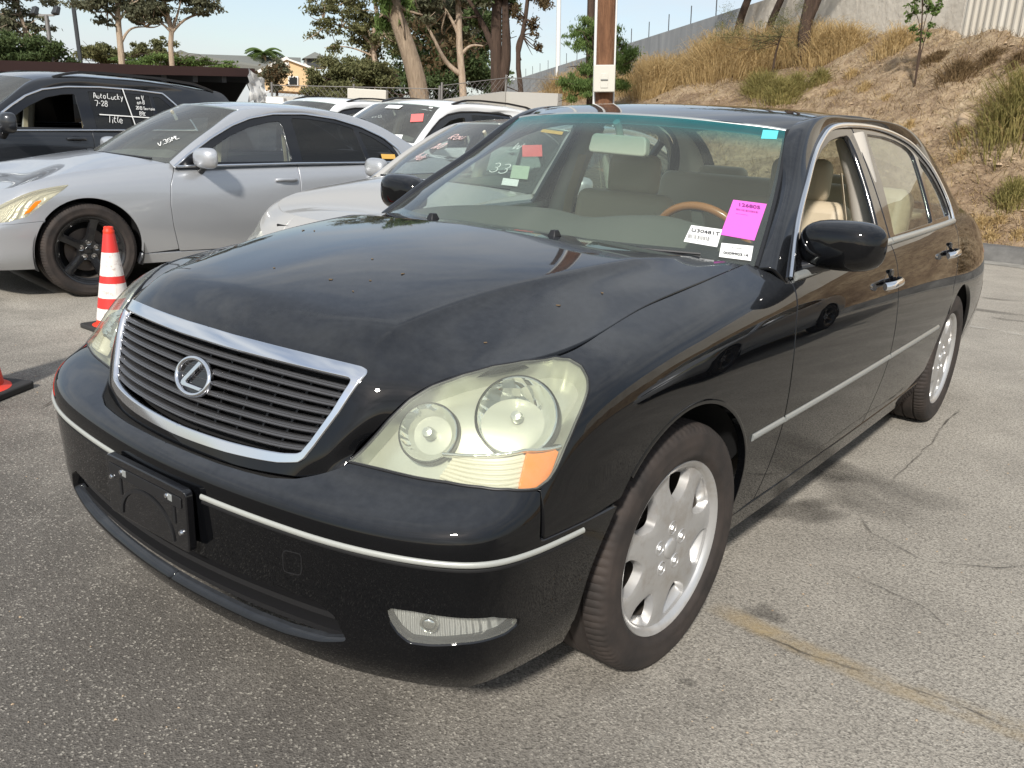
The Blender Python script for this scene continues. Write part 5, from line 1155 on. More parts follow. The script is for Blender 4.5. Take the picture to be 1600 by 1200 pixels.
    for nm, c1, c2, c3 in (('leaf_dark', (.036,.056,.020), (.074,.108,.040), (.135,.17,.065)), ('leaf_olive', (.065,.072,.030), (.125,.130,.056), (.21,.20,.09)), ('leaf_green', (.045,.080,.020), (.095,.150,.040), (.18,.235,.075)), ('leaf_grey', (.065,.070,.042), (.115,.120,.072), (.19,.185,.115)), ('leaf_brown', (.05,.035,.018), (.10,.07,.035), (.15,.105,.05)),
                        ('grass_gold', (.28,.19,.085), (.43,.31,.145), (.58,.45,.25)), ('grass_green', (.12,.115,.035), (.21,.19,.065), (.36,.29,.12)), ('grass_brown', (.10,.068,.035), (.17,.115,.06), (.26,.185,.10))):
        m = mat(nm, c2, .7, spec=.25); t = NT(m); n = t.noise(1.7, 3, .6); n2 = t.noise(23, 2, .5)
        t.set('Base Color', t.ramp(t.rng(t.mix(.55, n, n2), .3, .7, 0, 1), [(.15, c1), (.5, c2), (.9, c3)]))
        tr = t.new('ShaderNodeBsdfTranslucent'); tr.inputs['Color'].default_value = (*c3, 1); mx = t.new('ShaderNodeMixShader'); mx.inputs['Fac'].default_value = .28
        t.L.new(t.b.outputs[0], mx.inputs[1]); t.L.new(tr.outputs[0], mx.inputs[2]); t.L.new(mx.outputs[0], t.N['Material Output'].inputs['Surface'])
    for nm, c1, c2 in (('bark_pale', (.26,.19,.13), (.52,.42,.32)), ('bark_dark', (.035,.022,.015), (.095,.060,.042)), ('bark_palm', (.17,.125,.085), (.36,.28,.20)), ('pole_wood', (.10,.045,.022), (.235,.115,.058))):
        t = NT(mat(nm, c1, .9)); n = t.noise(5, 6, .7, t.coord('Object', (3, 3, .35)), .6); t.set('Base Color', t.ramp(n, [(.3, c1), (.72, c2)])); t.bump(n, .06, .8)
    mat('conduit', (.62, .63, .62), .5); mat('box_beige', (.52, .50, .44), .55); mat('box_slot', (.20, .20, .19), .5)
    mat('cone_red', (.75, .045, .018), .45); t = NT(mat('cone_white', (.74, .70, .66), .55)); n = t.noise(26, 4, .7); t.set('Base Color', t.ramp(n, [(.30, (.42, .33, .29)), (.46, (.72, .68, .64)), (.8, (.78, .76, .73))]))
    mat('cone_band', (.62, .04, .035), .4); mat('cone_base', (.028, .027, .026), .7)
    mat('roof_brown', (.055, .026, .022), .7); mat('roof_slate', (.16, .165, .15), .85); mat('stucco_ochre', (.60, .43, .25), .9); mat('trim_white', (.70, .68, .64), .7); mat('shade_black', (.006, .006, .006), .9); mat('steel_grey', (.22, .21, .20), .55, .5); mat('tarp', (.72, .72, .70), .6)
    mat('chalk', (.75, .75, .73), .9); mat('chalk_pink', (.70, .50, .48), .9); mat('paper_red', (.75, .16, .15), .6); mat('paper_yellow', (.70, .42, .10), .6); mat('paper_green', (.42, .50, .38), .6)
def masked(t, scale, a, b, mx):
    """worn film: patchy, the paving shows through"""
    tr = t.new('ShaderNodeBsdfTransparent'); ms = t.new('ShaderNodeMixShader'); tc = t.coord('Object'); n = t.noise(scale, 6, .7, tc, .4)
    av = t.new('ShaderNodeAttribute', attribute_name='fade'); mm = t.new('ShaderNodeMath', operation='MULTIPLY'); t.L.new(t.rng(n, a, b, 0, mx), mm.inputs[0]); t.L.new(av.outputs['Fac'], mm.inputs[1])
    t.L.new(mm.outputs[0], ms.inputs['Fac']); t.L.new(tr.outputs[0], ms.inputs[1]); t.L.new(t.b.outputs[0], ms.inputs[2]); t.L.new(ms.outputs[0], t.N['Material Output'].inputs['Surface'])
setting_materials()
def struct(o): o['kind'] = 'structure'; return o
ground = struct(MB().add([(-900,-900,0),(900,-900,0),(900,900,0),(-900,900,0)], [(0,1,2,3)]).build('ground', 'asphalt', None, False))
def film(name, P, Fd, F, material, z):
    o = mk(name, [(x, y, z) for x, y in P], F, material, None, False); a = o.data.attributes.new('fade', 'FLOAT', 'POINT'); a.data.foreach_set('value', list(map(float, Fd))); o.parent = ground; return o
def blob(name, x, y, rx, ry, rot, material, z, seed=1):
    rg = random.Random(seed); n = 28; P = [(x, y)]; Fd = [1]; F = []
    for ring, (k, f) in enumerate(((.55, .9), (1.0, 0))):
        for i in range(n):
            t = 2*math.pi*i/n; j = 1+.18*math.sin(3*t+seed)+.12*math.sin(5*t+2*seed); a, b = rx*k*j*math.cos(t), ry*k*j*math.sin(t)
            P.append((x+a*math.cos(rot)-b*math.sin(rot), y+a*math.sin(rot)+b*math.cos(rot))); Fd.append(f)
    F = [(0, 1+i, 1+(i+1) % n) for i in range(n)]+[(1+i, 1+n+i, 1+n+(i+1) % n, 1+(i+1) % n) for i in range(n)]
    return film(name, P, Fd, F, material, z)
def band2(name, pts, w, material, z, seed=1, jitter=.0):
    rg = random.Random(seed); Q = resample(np.array(pts, float), .04); T = np.gradient(Q, axis=0); T /= np.linalg.norm(T, axis=1, keepdims=True); N = np.c_[-T[:, 1], T[:, 0]]
    if jitter:
        j = np.cumsum([rg.uniform(-1, 1) for _ in Q]); j = j-np.linspace(j[0], j[-1], len(j)); Q = Q+N*(j*jitter)[:, None]
    P = []; Fd = []
    for i, q in enumerate(Q):
        e = min(1, i/3, (len(Q)-1-i)/3); ww = w*(1+.4*rg.uniform(-1, 1)) if jitter else w
        for s, f in ((-1, 0), (-.45, 1), (.45, 1), (1, 0)): P.append(tuple(q+N[i]*ww*s)); Fd.append(f*e)
    F = [(i*4+k, i*4+k+1, i*4+k+5, i*4+k+4) for i in range(len(Q)-1) for k in range(3)]
    return film(name, P, Fd, F, material, z)
g2 = lambda px, py: (lambda r: ((_cp+r*(-_cp.z/r.z)).x, (_cp+r*(-_cp.z/r.z)).y))(_cm @ Vector(((px-800)/1367.41, (600-py)/1367.41, -1)))
for i, (px, py, rx, ry, rot) in enumerate(((1375,775,.30,.26,.5), (1320,740,.20,.16,.2), (1195,960,.075,.055,.3), (1075,1068,.03,.02,.1), (1250,800,.22,.12,.9), (1535,485,.5,.10,.1), (1560,468,.2,.07,.4), (1575,500,.18,.06,.2), (160,455,.8,.3,.4))):
    x, y = g2(px, py); blob('oil_stain', x, y, rx, ry, rot, 'stain_oil', .004, i+1)
band2('tan_stain', [g2(*p) for p in ((1110,945),(1190,985),(1290,1030),(1400,1075),(1500,1110),(1610,1150),(1700,1180))], .055, 'stain_tan', .005, 3)
band2('worn_line', [g2(*p) for p in ((1500,508),(1560,518),(1640,532))], .06, 'line_worn', .006, 4)
band2('worn_line', [g2(*p) for p in ((985,1190),(1045,1140))], .02, 'line_worn', .006, 5)
band2('worn_line', [g2(*p) for p in ((0,512),(60,503))], .06, 'line_worn', .006, 6)
for i, pts in enumerate((((1170,985),(1260,1025),(1370,1060),(1480,1100),(1600,1150)), ((1340,800),(1360,835),(1450,880),(1560,890),(1610,885)), ((1280,885),(1360,915),(1440,950),(1500,1000)), ((0,655),(60,640),(130,600)), ((1390,760),(1440,700),(1500,640)))):
    band2('crack', [g2(*p) for p in pts], .006, 'crack', .007, i+9, .006)
# bits of grit on the paving
def grit():
    rg = np.random.default_rng(4); V = []; F = []; n = 0
    base = np.array([(-1,-1,0),(1,-1,0),(1,1,0),(-1,1,0),(0,0,1)], float)
    for i in range(260):
        px, py = rg.uniform(0, 1600), rg.uniform(470, 1200); x, y = g2(px, py); s = rg.uniform(.0015, .004)
        if -1 < x < .95 and -.95 < y < 4.1: continue
        a = rg.uniform(0, 6.28); b = base*s*np.array([1, .7, .9]); b = b@np.array([[math.cos(a), -math.sin(a), 0], [math.sin(a), math.cos(a), 0], [0, 0, 1]])
        V.append(b+np.array([x, y, .001])); F += [(n, n+1, n+4), (n+1, n+2, n+4), (n+2, n+3, n+4), (n+3, n, n+4)]; n += 5
    o = mk('grit', np.vstack(V), F, 'stone', None, False); o['kind'] = 'stuff'; o['label'] = 'scattered pale grit and pebbles on the asphalt'; o['category'] = 'grit'
grit()
# kerb and gutter along the foot of the slope
xs = np.linspace(-70, 40, 80); rgk = np.random.default_rng(3); wob = .015*rgk.standard_normal(80)
prof = [(11.06,0),(11.09,.10),(11.14,.175),(11.22,.20),(11.42,.20),(11.55,.16)]
V = [(x, y+w, z) for x, w in zip(xs, wob) for y, z in prof]
struct(mk('kerb', V, [(i*6+j, (i+1)*6+j, (i+1)*6+j+1, i*6+j+1) for i in range(79) for j in range(5)], 'kerb'))
struct(mk('gutter', [(-70,10.70,.004),(40,10.70,.004),(40,11.07,.008),(-70,11.07,.008)], [(0,1,2,3)], 'gutter', None, False))
def hill_z(x, y):
    yw = 14.0-x; t = np.clip((y-11.4)/np.maximum(yw-11.4, 1.2), 0, 1.0)
    top = np.interp(x, [-60,-30,-18,-8.6,-3,-1,6,20], [2.6,3.1,3.75,3.75,3.25,3.0,2.6,2.4])
    z = .14+top*(.85*t+.15*t*t*(3-2*t))
    z = z*np.interp(x, [-80,-45,-28], [.0,.5,1])
    z = z+t*(.10*np.sin(1.3*x+.7*y)+.07*np.sin(2.9*x-1.7*y+1)+.04*np.sin(5.1*x+4.3*y))
    return z
def slope():
    nx, nt = 240, 70; V = []; xs = np.concatenate([np.linspace(-80, -14, 60), np.linspace(-13.7, 12, 150), np.linspace(12.6, 40, 30)]); rg = np.random.default_rng(8)
    for x in xs:
        yw = max(14.0-x, 12.9)
        for k in range(nt):
            t = k/(nt-1); y = 11.40+(yw+1.5-11.40)*t
            V.append((x, y, float(hill_z(x, y))+(.025*rg.standard_normal() if k else 0)))
    return struct(mk('hillside', V, [(i*nt+k, (i+1)*nt+k, (i+1)*nt+k+1, i*nt+k+1) for i in range(len(xs)-1) for k in range(nt-1)], 'dirt'))
slope()
# wall along the top of the slope: x + y = 14
WD = Vector((-.7071, .7071, 0)); WN = Vector((-.7071, -.7071, 0))     # along, towards the lot
def wall_seg(name, s0, s1, z0, z1a, z1b, material, label, thick=.2, ribs=False):
    """s runs along the wall from (-1, 15)"""
    a = Vector((-1, 15, 0))+WD*s0; b = Vector((-1, 15, 0))+WD*s1; n = WN
    if not ribs:
        P = [a, b, b-n*thick, a-n*thick]; V = [(p.x, p.y, z0) for p in P]+[(p.x, p.y, z) for p, z in zip(P, (z1a, z1b, z1b, z1a))]
        o = MB().add(V, [(0,3,2,1),(4,5,6,7),(0,1,5,4),(1,2,6,5),(2,3,7,6),(3,0,4,7)]).build(name, material, None, False)
    else:
        L = (b-a).length; k = int(L/.0475); V = []; 
        for i in range(k+1):
            p = a+(b-a)*(i/k)+n*(.022 if i % 4 in (0, 1) else 0); zt = z1a+(z1b-z1a)*i/k; V += [(p.x, p.y, z0), (p.x, p.y, zt)]
        o = mk(name, V, [(2*i, 2*i+2, 2*i+3, 2*i+1) for i in range(k)], material, None, False)
    return tag(o, label, 'wall')
wall_seg('boundary_wall', 12.95, 80, 1.5, 5.13, 5.45, 'wall_grey', 'long grey wall with thin spikes climbing behind the utility pole')
wall_seg('boundary_wall', 1.95, 12.93, 2.0, 5.11, 5.13, 'wall_pale', 'pale stucco wall along the top of the dry slope')
wall_seg('corrugated_wall', -3.0, 1.93, 2.0, 5.6, 5.6, 'corrugated', 'pale corrugated metal wall at the top of the slope', ribs=True)
_o = wall_seg('boundary_wall', 0, 30, 2.0, 5.6, 5.6, 'wall_pale', 'pale wall running on to the right beyond the corrugated metal'); _o.matrix_world = Matrix.Translation((1.12, 12.86, 0)) @ Matrix.Rotation(R(-135), 4, 'Z') @ Matrix.Translation((1, -15, 0))
for i in range(16):
    s = 13.2+i*2.45*(1+.02*i); p = Vector((-1, 15, 0))+WD*s-WN*.1; z = 5.13+(5.45-5.13)*(s-12.95)/67
    o = MB().tube([(0,0,-.3),(0,0,.62)], .018, 6).build('wall_spike', 'steel_dark'); upright(o, (p.x, p.y, z)); tag(o, 'thin dark metal post rising from the top of the grey wall', 'post', 'spikes on the grey wall')
# ---------------------------------------------------------------- plants
def quads(name, V, material, parent=None):
    """mesh of separate quads, V is (n, 4, 3)"""
    V = np.asarray(V, np.float32); n = len(V); me = bpy.data.meshes.new(name); me.vertices.add(n*4); me.vertices.foreach_set('co', V.ravel())
    me.loops.add(n*4); me.loops.foreach_set('vertex_index', np.arange(n*4, dtype=np.int32)); me.polygons.add(n); me.polygons.foreach_set('loop_start', np.arange(0, n*4, 4, dtype=np.int32)); me.update(calc_edges=True)
    me.materials.append(MATS[material]); o = bpy.data.objects.new(name, me); COL.objects.link(o); o.parent = parent; return o
def leaves(rg, blobs, n, size, slim=.45, droop=.3):
    """leaf quads spread through ellipsoid clumps [(centre, radii)], thicker towards their skins"""
    vol = np.array([b[1][0]*b[1][1]*b[1][2] for b in blobs])**.75; pick = rg.choice(len(blobs), n, p=vol/vol.sum())
    C = np.array([b[0] for b in blobs])[pick]; Rr = np.array([b[1] for b in blobs])[pick]
    d = rg.standard_normal((n, 3)); d /= np.linalg.norm(d, axis=1, keepdims=True); r = rg.uniform(.25, 1, (n, 1))**.5*(1+.16*rg.standard_normal((n, 1)))
    P = C+rg.standard_normal((n, 3))*Rr*.55
    a = rg.standard_normal((n, 3)); a[:, 2] -= droop*2; a /= np.linalg.norm(a, axis=1, keepdims=True); b = np.cross(a, rg.standard_normal((n, 3))); b /= np.linalg.norm(b, axis=1, keepdims=True)
    s = size*rg.uniform(.55, 1.35, (n, 1)); a = a*s; b = b*s*slim
    return np.stack([P-a*.5, P+b*.5, P+a*.5, P-b*.5], 1)
def tree(name, label, base, trunk, blobs, n, size, leaf, bark, seed=1, slim=.45, droop=.3, r=.15, limbs=(), cat='tree', group=None, extra=None, sub=13):
    """trunk: points rising from the base; blobs: crown clumps; limbs: list of (points, radius)"""
    rg = np.random.default_rng(seed); T = thing(name, label, cat, group=group)
    big = blobs; blobs = [c for b in blobs for c in crown(rg, b[0], b[1], sub, .30)] if sub else blobs; m = MB(); tp = curve(trunk, 14); m.tube(tp, np.linspace(r, r*.55, 14), 10)
    for pts, rr in limbs: q = curve(pts, 10); m.tube(q, np.linspace(rr, rr*.35, 10), 7)
    if blobs:
        # twigs from the trunk and limbs into the clumps
        src = np.vstack([tp[6:]]+[curve(p, 10)[4:] for p, _ in limbs])
        for c, rad in big:
            c = np.array(c); k = src[np.argmin(((src-c)**2).sum(1))]
            for _ in range(5):
                e = c+rg.standard_normal(3)*np.array(rad)*.6; mid = (k+e)/2+rg.standard_normal(3)*.12*np.linalg.norm(e-k); m.tube(curve([k, mid, e], 6), np.linspace(r*.22, r*.05, 6), 5)
    m.build('trunk', bark, T, sharp=0)
    if blobs: quads('crown', leaves(rg, blobs, int(n*1.9), size*.68, slim, droop), leaf, T)
    if extra: quads('dead_leaves', leaves(rg, extra[0], extra[1], size, slim, droop), extra[2], T)
    upright(T, base); return T
def crown(rg, c, rad, k, s):
    """k clumps of relative size s spread in an ellipsoid"""
    out = []
    for _ in range(k):
        d = rg.standard_normal(3); d /= np.linalg.norm(d); q = np.array(c)+d*np.array(rad)*rg.uniform(.2, 1.15); f = s*rg.uniform(.45, 1.5); out.append((q, np.array(rad)*f*np.array([1, 1, .75])))
    return out
def P3(px, py, d, base):
    """a point of a tree relative to its base, leaning back into true upright"""
    v = at(px, py, d)-Vector(base); return tuple(TILT.to_3x3().inverted() @ v)
def base_at(px, d, z=0.0):
    r = at(px, 190, d); return (r.x, r.y, z)
def plants():
    rg = np.random.default_rng(11)
    # --- big trees in the middle of the background
    def spec(name, label, px0, d, zb, tr, cl, n, size, leaf, bark, r, limbs=(), **kw):
        b = base_at(px0, d, zb); mk3 = lambda L: [P3(x, y, d+(dd[0] if dd else 0), b) for x, y, *dd in L]
        bl = [(P3(x, y, d+dd, b), (w*d/1380, w*d/1380, h*d/1380)) for x, y, dd, w, h in cl]
        t0 = [(0, 0, -.6)]+mk3(tr); return tree(name, label, b, t0, bl, n, size, leaf, bark, r=r, limbs=[(mk3(L), rr) for L, rr in limbs], **kw)
    spec('fan_palm', 'thick shaggy palm trunk leaning left among the background trees', 655, 30, 0, [(650,120),(640,85),(628,50),(618,20),(612,-20)], [(615,-30,0,46,30),(602,5,0,20,26),(628,15,0,18,22),(600,30,.3,14,18)], 900, .62, 'leaf_green', 'bark_palm', .40, seed=3, slim=.14, droop=.9)
    spec('eucalyptus_tree', 'pale forked eucalyptus trunk with reddish bark in front of dark foliage', 725, 33, 0, [(722,120),(718,70),(717,30),(714,-20)], [(700,-10,0,45,32),(745,0,1,38,30),(690,30,1,30,24),(660,10,0,30,26),(735,38,1,24,20)], 5200, .22, 'leaf_grey', 'bark_pale', .17, limbs=[([(722,118),(700,100),(680,65),(662,30)], .10), ([(721,85),(735,72),(755,72)], .07), ([(719,60),(705,30),(690,5)], .08)], seed=4)
    spec('pine_tree', 'tall dark double trunk rising out of the frame beside the pale eucalyptus', 778, 27, 0, [(776,120),(775,70),(776,20),(778,-40)], [(770,-25,0,40,26),(745,30,.5,20,22),(800,15,.5,14,16)], 2600, .20, 'leaf_dark', 'bark_dark', .24, limbs=[([(776,150),(789,100),(790,40),(788,-30)], .20), ([(776,90),(762,55),(745,20),(728,-5)], .12)], seed=5)
    spec('pine_tree', 'thin crooked dark trunk nearest the grey wall', 815, 26, 0, [(812,125),(810,80),(815,60),(822,20),(827,-25)], [(838,-10,0,26,20),(832,40,0,12,16),(806,20,0,10,14),(842,75,0,10,12)], 1200, .13, 'leaf_brown', 'bark_dark', .10, limbs=[([(812,95),(808,72),(816,50)], .06)], seed=6)
    spec('broadleaf_tree', 'dense dark green tree filling the gap behind the palm trunk', 690, 40, 0, [(690,100),(692,40),(690,0)], [(690,120,0,70,34),(740,110,0,52,40),(650,90,1,44,50),(700,60,1,60,46),(750,55,1,44,46),(670,20,1,50,40),(735,5,1,52,44),(600,130,0,46,28),(770,130,0,34,24)], 28000, .24, 'leaf_dark', 'bark_dark', .3, seed=7, extra=([(P3(715,70,38.6,base_at(690,40)), (.9,.9,.8)), (P3(650,40,38.6,base_at(690,40)), (.8,.8,.8)), (P3(680,100,38.4,base_at(690,40)), (.7,.7,.5))], 900, 'leaf_brown'))
    spec('eucalyptus_tree', 'loose eucalyptus with thin pale branches left of the palm', 590, 34, 0, [(588,120),(585,90),(582,60),(590,20),(575,-20)], [(510,45,0,26,16),(500,10,0,22,18),(545,5,0,36,20),(560,45,0,26,20),(600,20,0,34,30),(520,75,0,16,10),(610,60,0,24,26),(575,75,.5,30,24),(538,25,0,18,12)], 4600, .19, 'leaf_olive', 'bark_pale', .13, limbs=[([(584,75),(560,50),(530,40),(505,30)], .06), ([(584,80),(600,50),(606,15)], .07), ([(583,65),(565,30),(545,0)], .05), ([(583,88),(550,75),(518,72)], .04)], seed=8)
    spec('olive_bush', 'wide olive green bush behind the parked suvs', 525, 30, 0, [(525,140),(524,120)], [(495,128,0,26,20),(530,115,0,34,26),(570,120,0,34,26),(550,140,-.5,46,18),(485,142,0,22,14),(600,135,0,24,20)], 13000, .16, 'leaf_olive', 'bark_dark', .10, seed=9, cat='bush')
    spec('olive_tree', 'small grey green tree in front of the ochre house', 432, 33, 0, [(432,130),(431,110)], [(430,115,0,20,16),(425,130,0,14,12),(440,100,0,12,10)], 1900, .15, 'leaf_grey', 'bark_dark', .07, seed=10, extra=([(P3(432,118,32.8,base_at(432,33)), (.4,.4,.35))], 300, 'leaf_brown'))
    # --- left
    spec('eucalyptus_tree', 'sparse eucalyptus crown in the upper left corner', 25, 36, 0, [(30,90),(40,50),(30,20),(20,-20)], [(10,15,0,34,22),(45,40,0,30,16),(10,45,0,24,12),(60,62,0,18,8),(30,-8,0,34,16)], 2600, .22, 'leaf_grey', 'bark_pale', .11, limbs=[([(35,70),(55,52),(70,45)], .05), ([(36,55),(15,40),(0,35)], .05)], seed=12)
    spec('eucalyptus_tree', 'tall eucalyptus with straight pale trunk behind the carport', 190, 33, 0, [(190,95),(187,60),(184,25),(186,-25)], [(150,5,0,34,16),(205,10,0,34,20),(235,25,0,18,12),(160,32,0,16,8),(215,-10,0,40,16)], 3000, .20, 'leaf_grey', 'bark_pale', .14, limbs=[([(190,66),(205,45),(228,42)], .05), ([(186,35),(165,15),(140,5)], .05), ([(187,30),(205,5),(215,-15)], .05)], seed=13)
    spec('eucalyptus_tree', 'eucalyptus with spreading forked branches above the slate roof', 268, 33, 0, [(268,92),(267,60),(268,45),(260,20),(255,-20)], [(300,8,0,34,12),(335,10,0,16,10),(250,18,0,28,16),(275,-8,0,44,14),(225,30,0,18,10)], 2700, .20, 'leaf_grey', 'bark_pale', .12, limbs=[([(268,52),(290,30),(318,20),(345,12)], .05), ([(267,50),(250,35),(235,28)], .045), ([(268,48),(278,20),(285,-10)], .05)], seed=14)
    spec('hedge', 'dark green clipped hedge above the carport roof at the far left', 50, 34, 0, [(50,120),(50,100)], [(5,75,0,34,22),(45,80,0,34,20),(80,88,0,30,16),(105,98,0,16,10),(20,95,0,40,16)], 6000, .18, 'leaf_dark', 'bark_dark', .1, seed=15, cat='hedge')
    spec('round_tree', 'small round tree between the two eucalyptus trunks', 160, 42, 0, [(160,110),(160,95)], [(150,85,0,22,14),(180,86,0,20,13),(135,80,0,14,10),(195,92,0,14,8)], 3000, .2, 'leaf_olive', 'bark_dark', .12, seed=16)
    spec('round_tree', 'small round tree just left of the forked eucalyptus', 235, 42, 0, [(235,110),(235,85)], [(225,80,0,18,12),(248,72,0,18,12),(240,86,0,22,8)], 2600, .2, 'leaf_olive', 'bark_dark', .12, seed=17)
    spec('shrub_row', 'low green shrubs along the foot of the slate roof', 270, 40, 0, [(270,120),(270,105)], [(230,98,0,22,7),(265,95,0,26,10),(305,97,0,26,9),(345,103,0,22,6),(200,98,0,16,6)], 4200, .17, 'leaf_green', 'bark_dark', .08, seed=18, cat='bush')
    # small palm above the roof
    b = base_at(412, 62, 0); T = thing('feather_palm', 'small feathery palm behind the slate roof', 'tree'); MB().tube([(0,0,0)]+[P3(412,y,62,b) for y in (110,95,82)], .18, 8).build('trunk', 'bark_palm', T); c = np.array(P3(412,82,62,b)); V = []
    for k in range(22):
        a = 2*math.pi*k/22+rg.uniform(-.1, .1); e = rg.uniform(-.1, 1.1); L = 1.5
        for j in range(16):
            t = (j+1)/16; p = c+np.array([math.cos(a)*L*t*math.cos(e*.7), math.sin(a)*L*t*math.cos(e*.7), L*t*math.sin(e)*.8-.9*t*t]); w = np.array([-math.sin(a), math.cos(a), -.5])*.32*(1-.5*t); f = np.array([math.cos(a), math.sin(a), 0])*.05
            for s in (1, -1): V.append([p-f, p+f, p+f+w*s*np.array([1,1,s]), p-f+w*s*np.array([1,1,s])])
    quads('fronds', V, 'leaf_green', T); upright(T, b)
    # --- right: pepper tree by the pole, trees and sapling on the slope
    spec('pepper_tree', 'feathery bright green tree behind the utility pole', 925, 22, 1.0, [(922,140),(925,110),(930,80)], [(925,60,0,34,24),(905,55,0,22,18),(950,60,0,26,24),(965,95,0,26,26),(925,105,0,30,30),(890,135,-.5,18,18),(910,140,-.5,30,16),(955,125,0,26,20),(975,75,.3,16,16)], 14000, .12, 'leaf_green', 'bark_dark', .10, seed=20, slim=.22, droop=1.2)
    def hit(px, py):
        """where the sight line meets the slope"""
        for d in np.arange(10, 60, .05):
            q = at(px, py, d)
            if q.y > 11.5 and q.z <= hill_z(q.x, q.y): break
        return q
    for i, (L, r, lab) in enumerate(((((1148,66),(1156,35),(1168,0),(1185,-40)), .13, 'leftmost leaning trunk at the top of the slope'), (((1192,72),(1203,40),(1220,0),(1235,-40)), .11, 'slim leaning trunk between its two thicker neighbours'), (((1262,74),(1258,45),(1262,20),(1275,-40)), .16, 'dark thick trunk against the pale wall'))):
        d = 21.5-.9*i; b = hit(L[0][0], 86+4*i); d = math.hypot(b.x-_cp.x, b.y-_cp.y); b = (b.x, b.y, float(hill_z(b.x, b.y))-.1); up = [P3(x, y, d, b) for x, y in L]
        top = up[-1]; crownb = [((top[0]+dx, top[1], top[2]+dz), (1.1,1.1,.7)) for dx, dz in ((-.6,.9), (.7,1.2), (0,1.9))]
        tree('leaning_tree', lab, b, [(0,0,-.3)]+up[1:]+[(top[0]+.2, top[1], top[2]+1)], crownb, 1200, .2, 'leaf_grey', 'bark_dark', seed=30+i, r=r, limbs=[([up[1], (up[1][0]+.35, up[1][1], up[1][2]+.9), (up[1][0]+.5, up[1][1], up[1][2]+2.0)], r*.55)])
    b = at(1440,68,17.5); b = (b.x, b.y, float(hill_z(b.x, b.y))); lim = [[(0,0,0), P3(x1,y1,17.5,b), P3(x2,y2,17.5,b)] for x1, y1, x2, y2 in ((1436,35,1425,5), (1445,35,1455,0), (1441,30,1440,-5), (1450,45,1462,12))]
    tree('sapling', 'slender leafy sapling against the pale wall', b, [(0,0,-.1), P3(1440,45,17.5,b), P3(1441,20,17.5,b), P3(1442,-4,17.5,b)], [(P3(x, y, 17.5, b), (w*17.5/1380,)*3) for x, y, w in ((1420,25,7), (1432,10,9), (1450,8,10), (1462,14,8), (1470,2,7), (1440,62,10), (1428,44,6), (1455,40,6), (1436,-6,10))], 420, .10, 'leaf_green', 'bark_dark', seed=40, r=.018, limbs=[(l, .012) for l in lim], slim=.5)
    # feathery dry bush left of the trunks
    b = at(1215,70,21); b = (b.x, b.y, float(hill_z(b.x, b.y)))
    tree('dry_bush', 'tall wispy dry bush between the leaning trunks', b, [(0,0,-.1), (0,0,.5), (.1,0,1.0)], [(P3(1150,40,21,b), (.35,.35,.5)), (P3(1225,40,21,b), (.4,.4,.5)), (P3(1210,58,21,b), (.5,.5,.35)), (P3(1135,55,21,b), (.35,.35,.35))], 2400, .09, 'leaf_olive', 'bark_dark', seed=41, r=.03, slim=.12, cat='bush')
    # grass clumps on the slope
    def put(key, px, py, sc, label, group=None):
        h, w, n, mt = {'gold': (.95,1.3,1500,'grass_gold'), 'gold2': (.7,1.0,1000,'grass_gold'), 'green': (.75,.95,1100,'grass_green'), 'brown': (.40,.8,900,'grass_brown'), 'small': (.28,.45,260,'grass_gold')}[key]
        q = hit(px, py); h *= sc; w *= sc; n = int(n*min(1, .35+.65*sc)); z0 = float(hill_z(q.x, q.y))
        a = rg.uniform(0, 6.283, n); rr = w*.5*np.abs(rg.standard_normal(n))*.55; bx, by = rr*np.cos(a), rr*np.sin(a)*.8; bz = hill_z(q.x+bx, q.y+by)-z0-.03
        L = h*rg.uniform(.35, 1.1, n)*np.clip(1.15-.5*rr/(w*.5), .35, 1.1); lx = rg.standard_normal(n)*.22*L+bx*.5; ly = rg.standard_normal(n)*.22*L+by*.5; wd = rg.uniform(.004, .009, n); t = rg.uniform(0, 6.283, n)
        sv = np.stack([np.cos(t)*wd, np.sin(t)*wd, 0*t], 1); p0 = np.stack([bx, by, bz], 1); p1 = p0+np.stack([lx*.3, ly*.3, L*.6], 1); p2 = p0+np.stack([lx, ly, L*rg.uniform(.75, 1, n)], 1); p3 = p2+np.stack([lx*.4, ly*.4, -L*.10], 1)
        V = np.concatenate([np.stack([p0-sv, p0+sv, p1+sv*.9, p1-sv*.9], 1), np.stack([p1-sv*.9, p1+sv*.9, p2+sv*.5, p2-sv*.5], 1), np.stack([p2-sv*.5, p2+sv*.5, p3+sv*.15, p3-sv*.15], 1)])
        o = quads('dry_grass', V, mt); o.location = (q.x, q.y, z0); tag(o, label, 'grass', group)
    G = 'golden dry grass clumps along the top of the slope'
    for px, py, sc in ((1090,120,.95), (1120,118,1.1), (1150,116,1.05), (1180,112,1.1), (1210,100,.9), (1235,98,.9), (1255,92,.9), (1290,92,.8), (1318,85,.7), (1105,98,.8), (1060,125,.7), (1140,92,.8)): put('gold', px, py, sc, 'tall golden dry grass clump at the top of the slope', G)
    for px, py, sc in ((1195,152,.75), (1218,160,.7), (1180,145,.6), (1240,148,.6)): put('green', px, py, sc, 'greenish gold grass clump just above the black sedan roof', 'grass clumps above the roof')
    put('gold2', 1396, 84, .8, 'lone golden grass tuft at the foot of the pale wall')
    put('green', 1582, 205, 1.15, 'large grey green grass clump at the right edge of the slope'); put('gold2', 1598, 180, .9, 'golden grass behind the large green clump at the right edge')
    put('green', 1280, 130, .42, 'small yellowish grass clump in the middle of the slope')
    for px, py, sc in ((1497,118,.75), (1545,95,.45), (1455,100,.45), (1590,100,.5), (1465,92,.4)): put('brown', px, py, sc, 'low brown dry bush on the upper slope', 'low brown bushes on the slope')
    put('green', 1580, 318, .45, 'small green tussock low on the slope near the kerb')
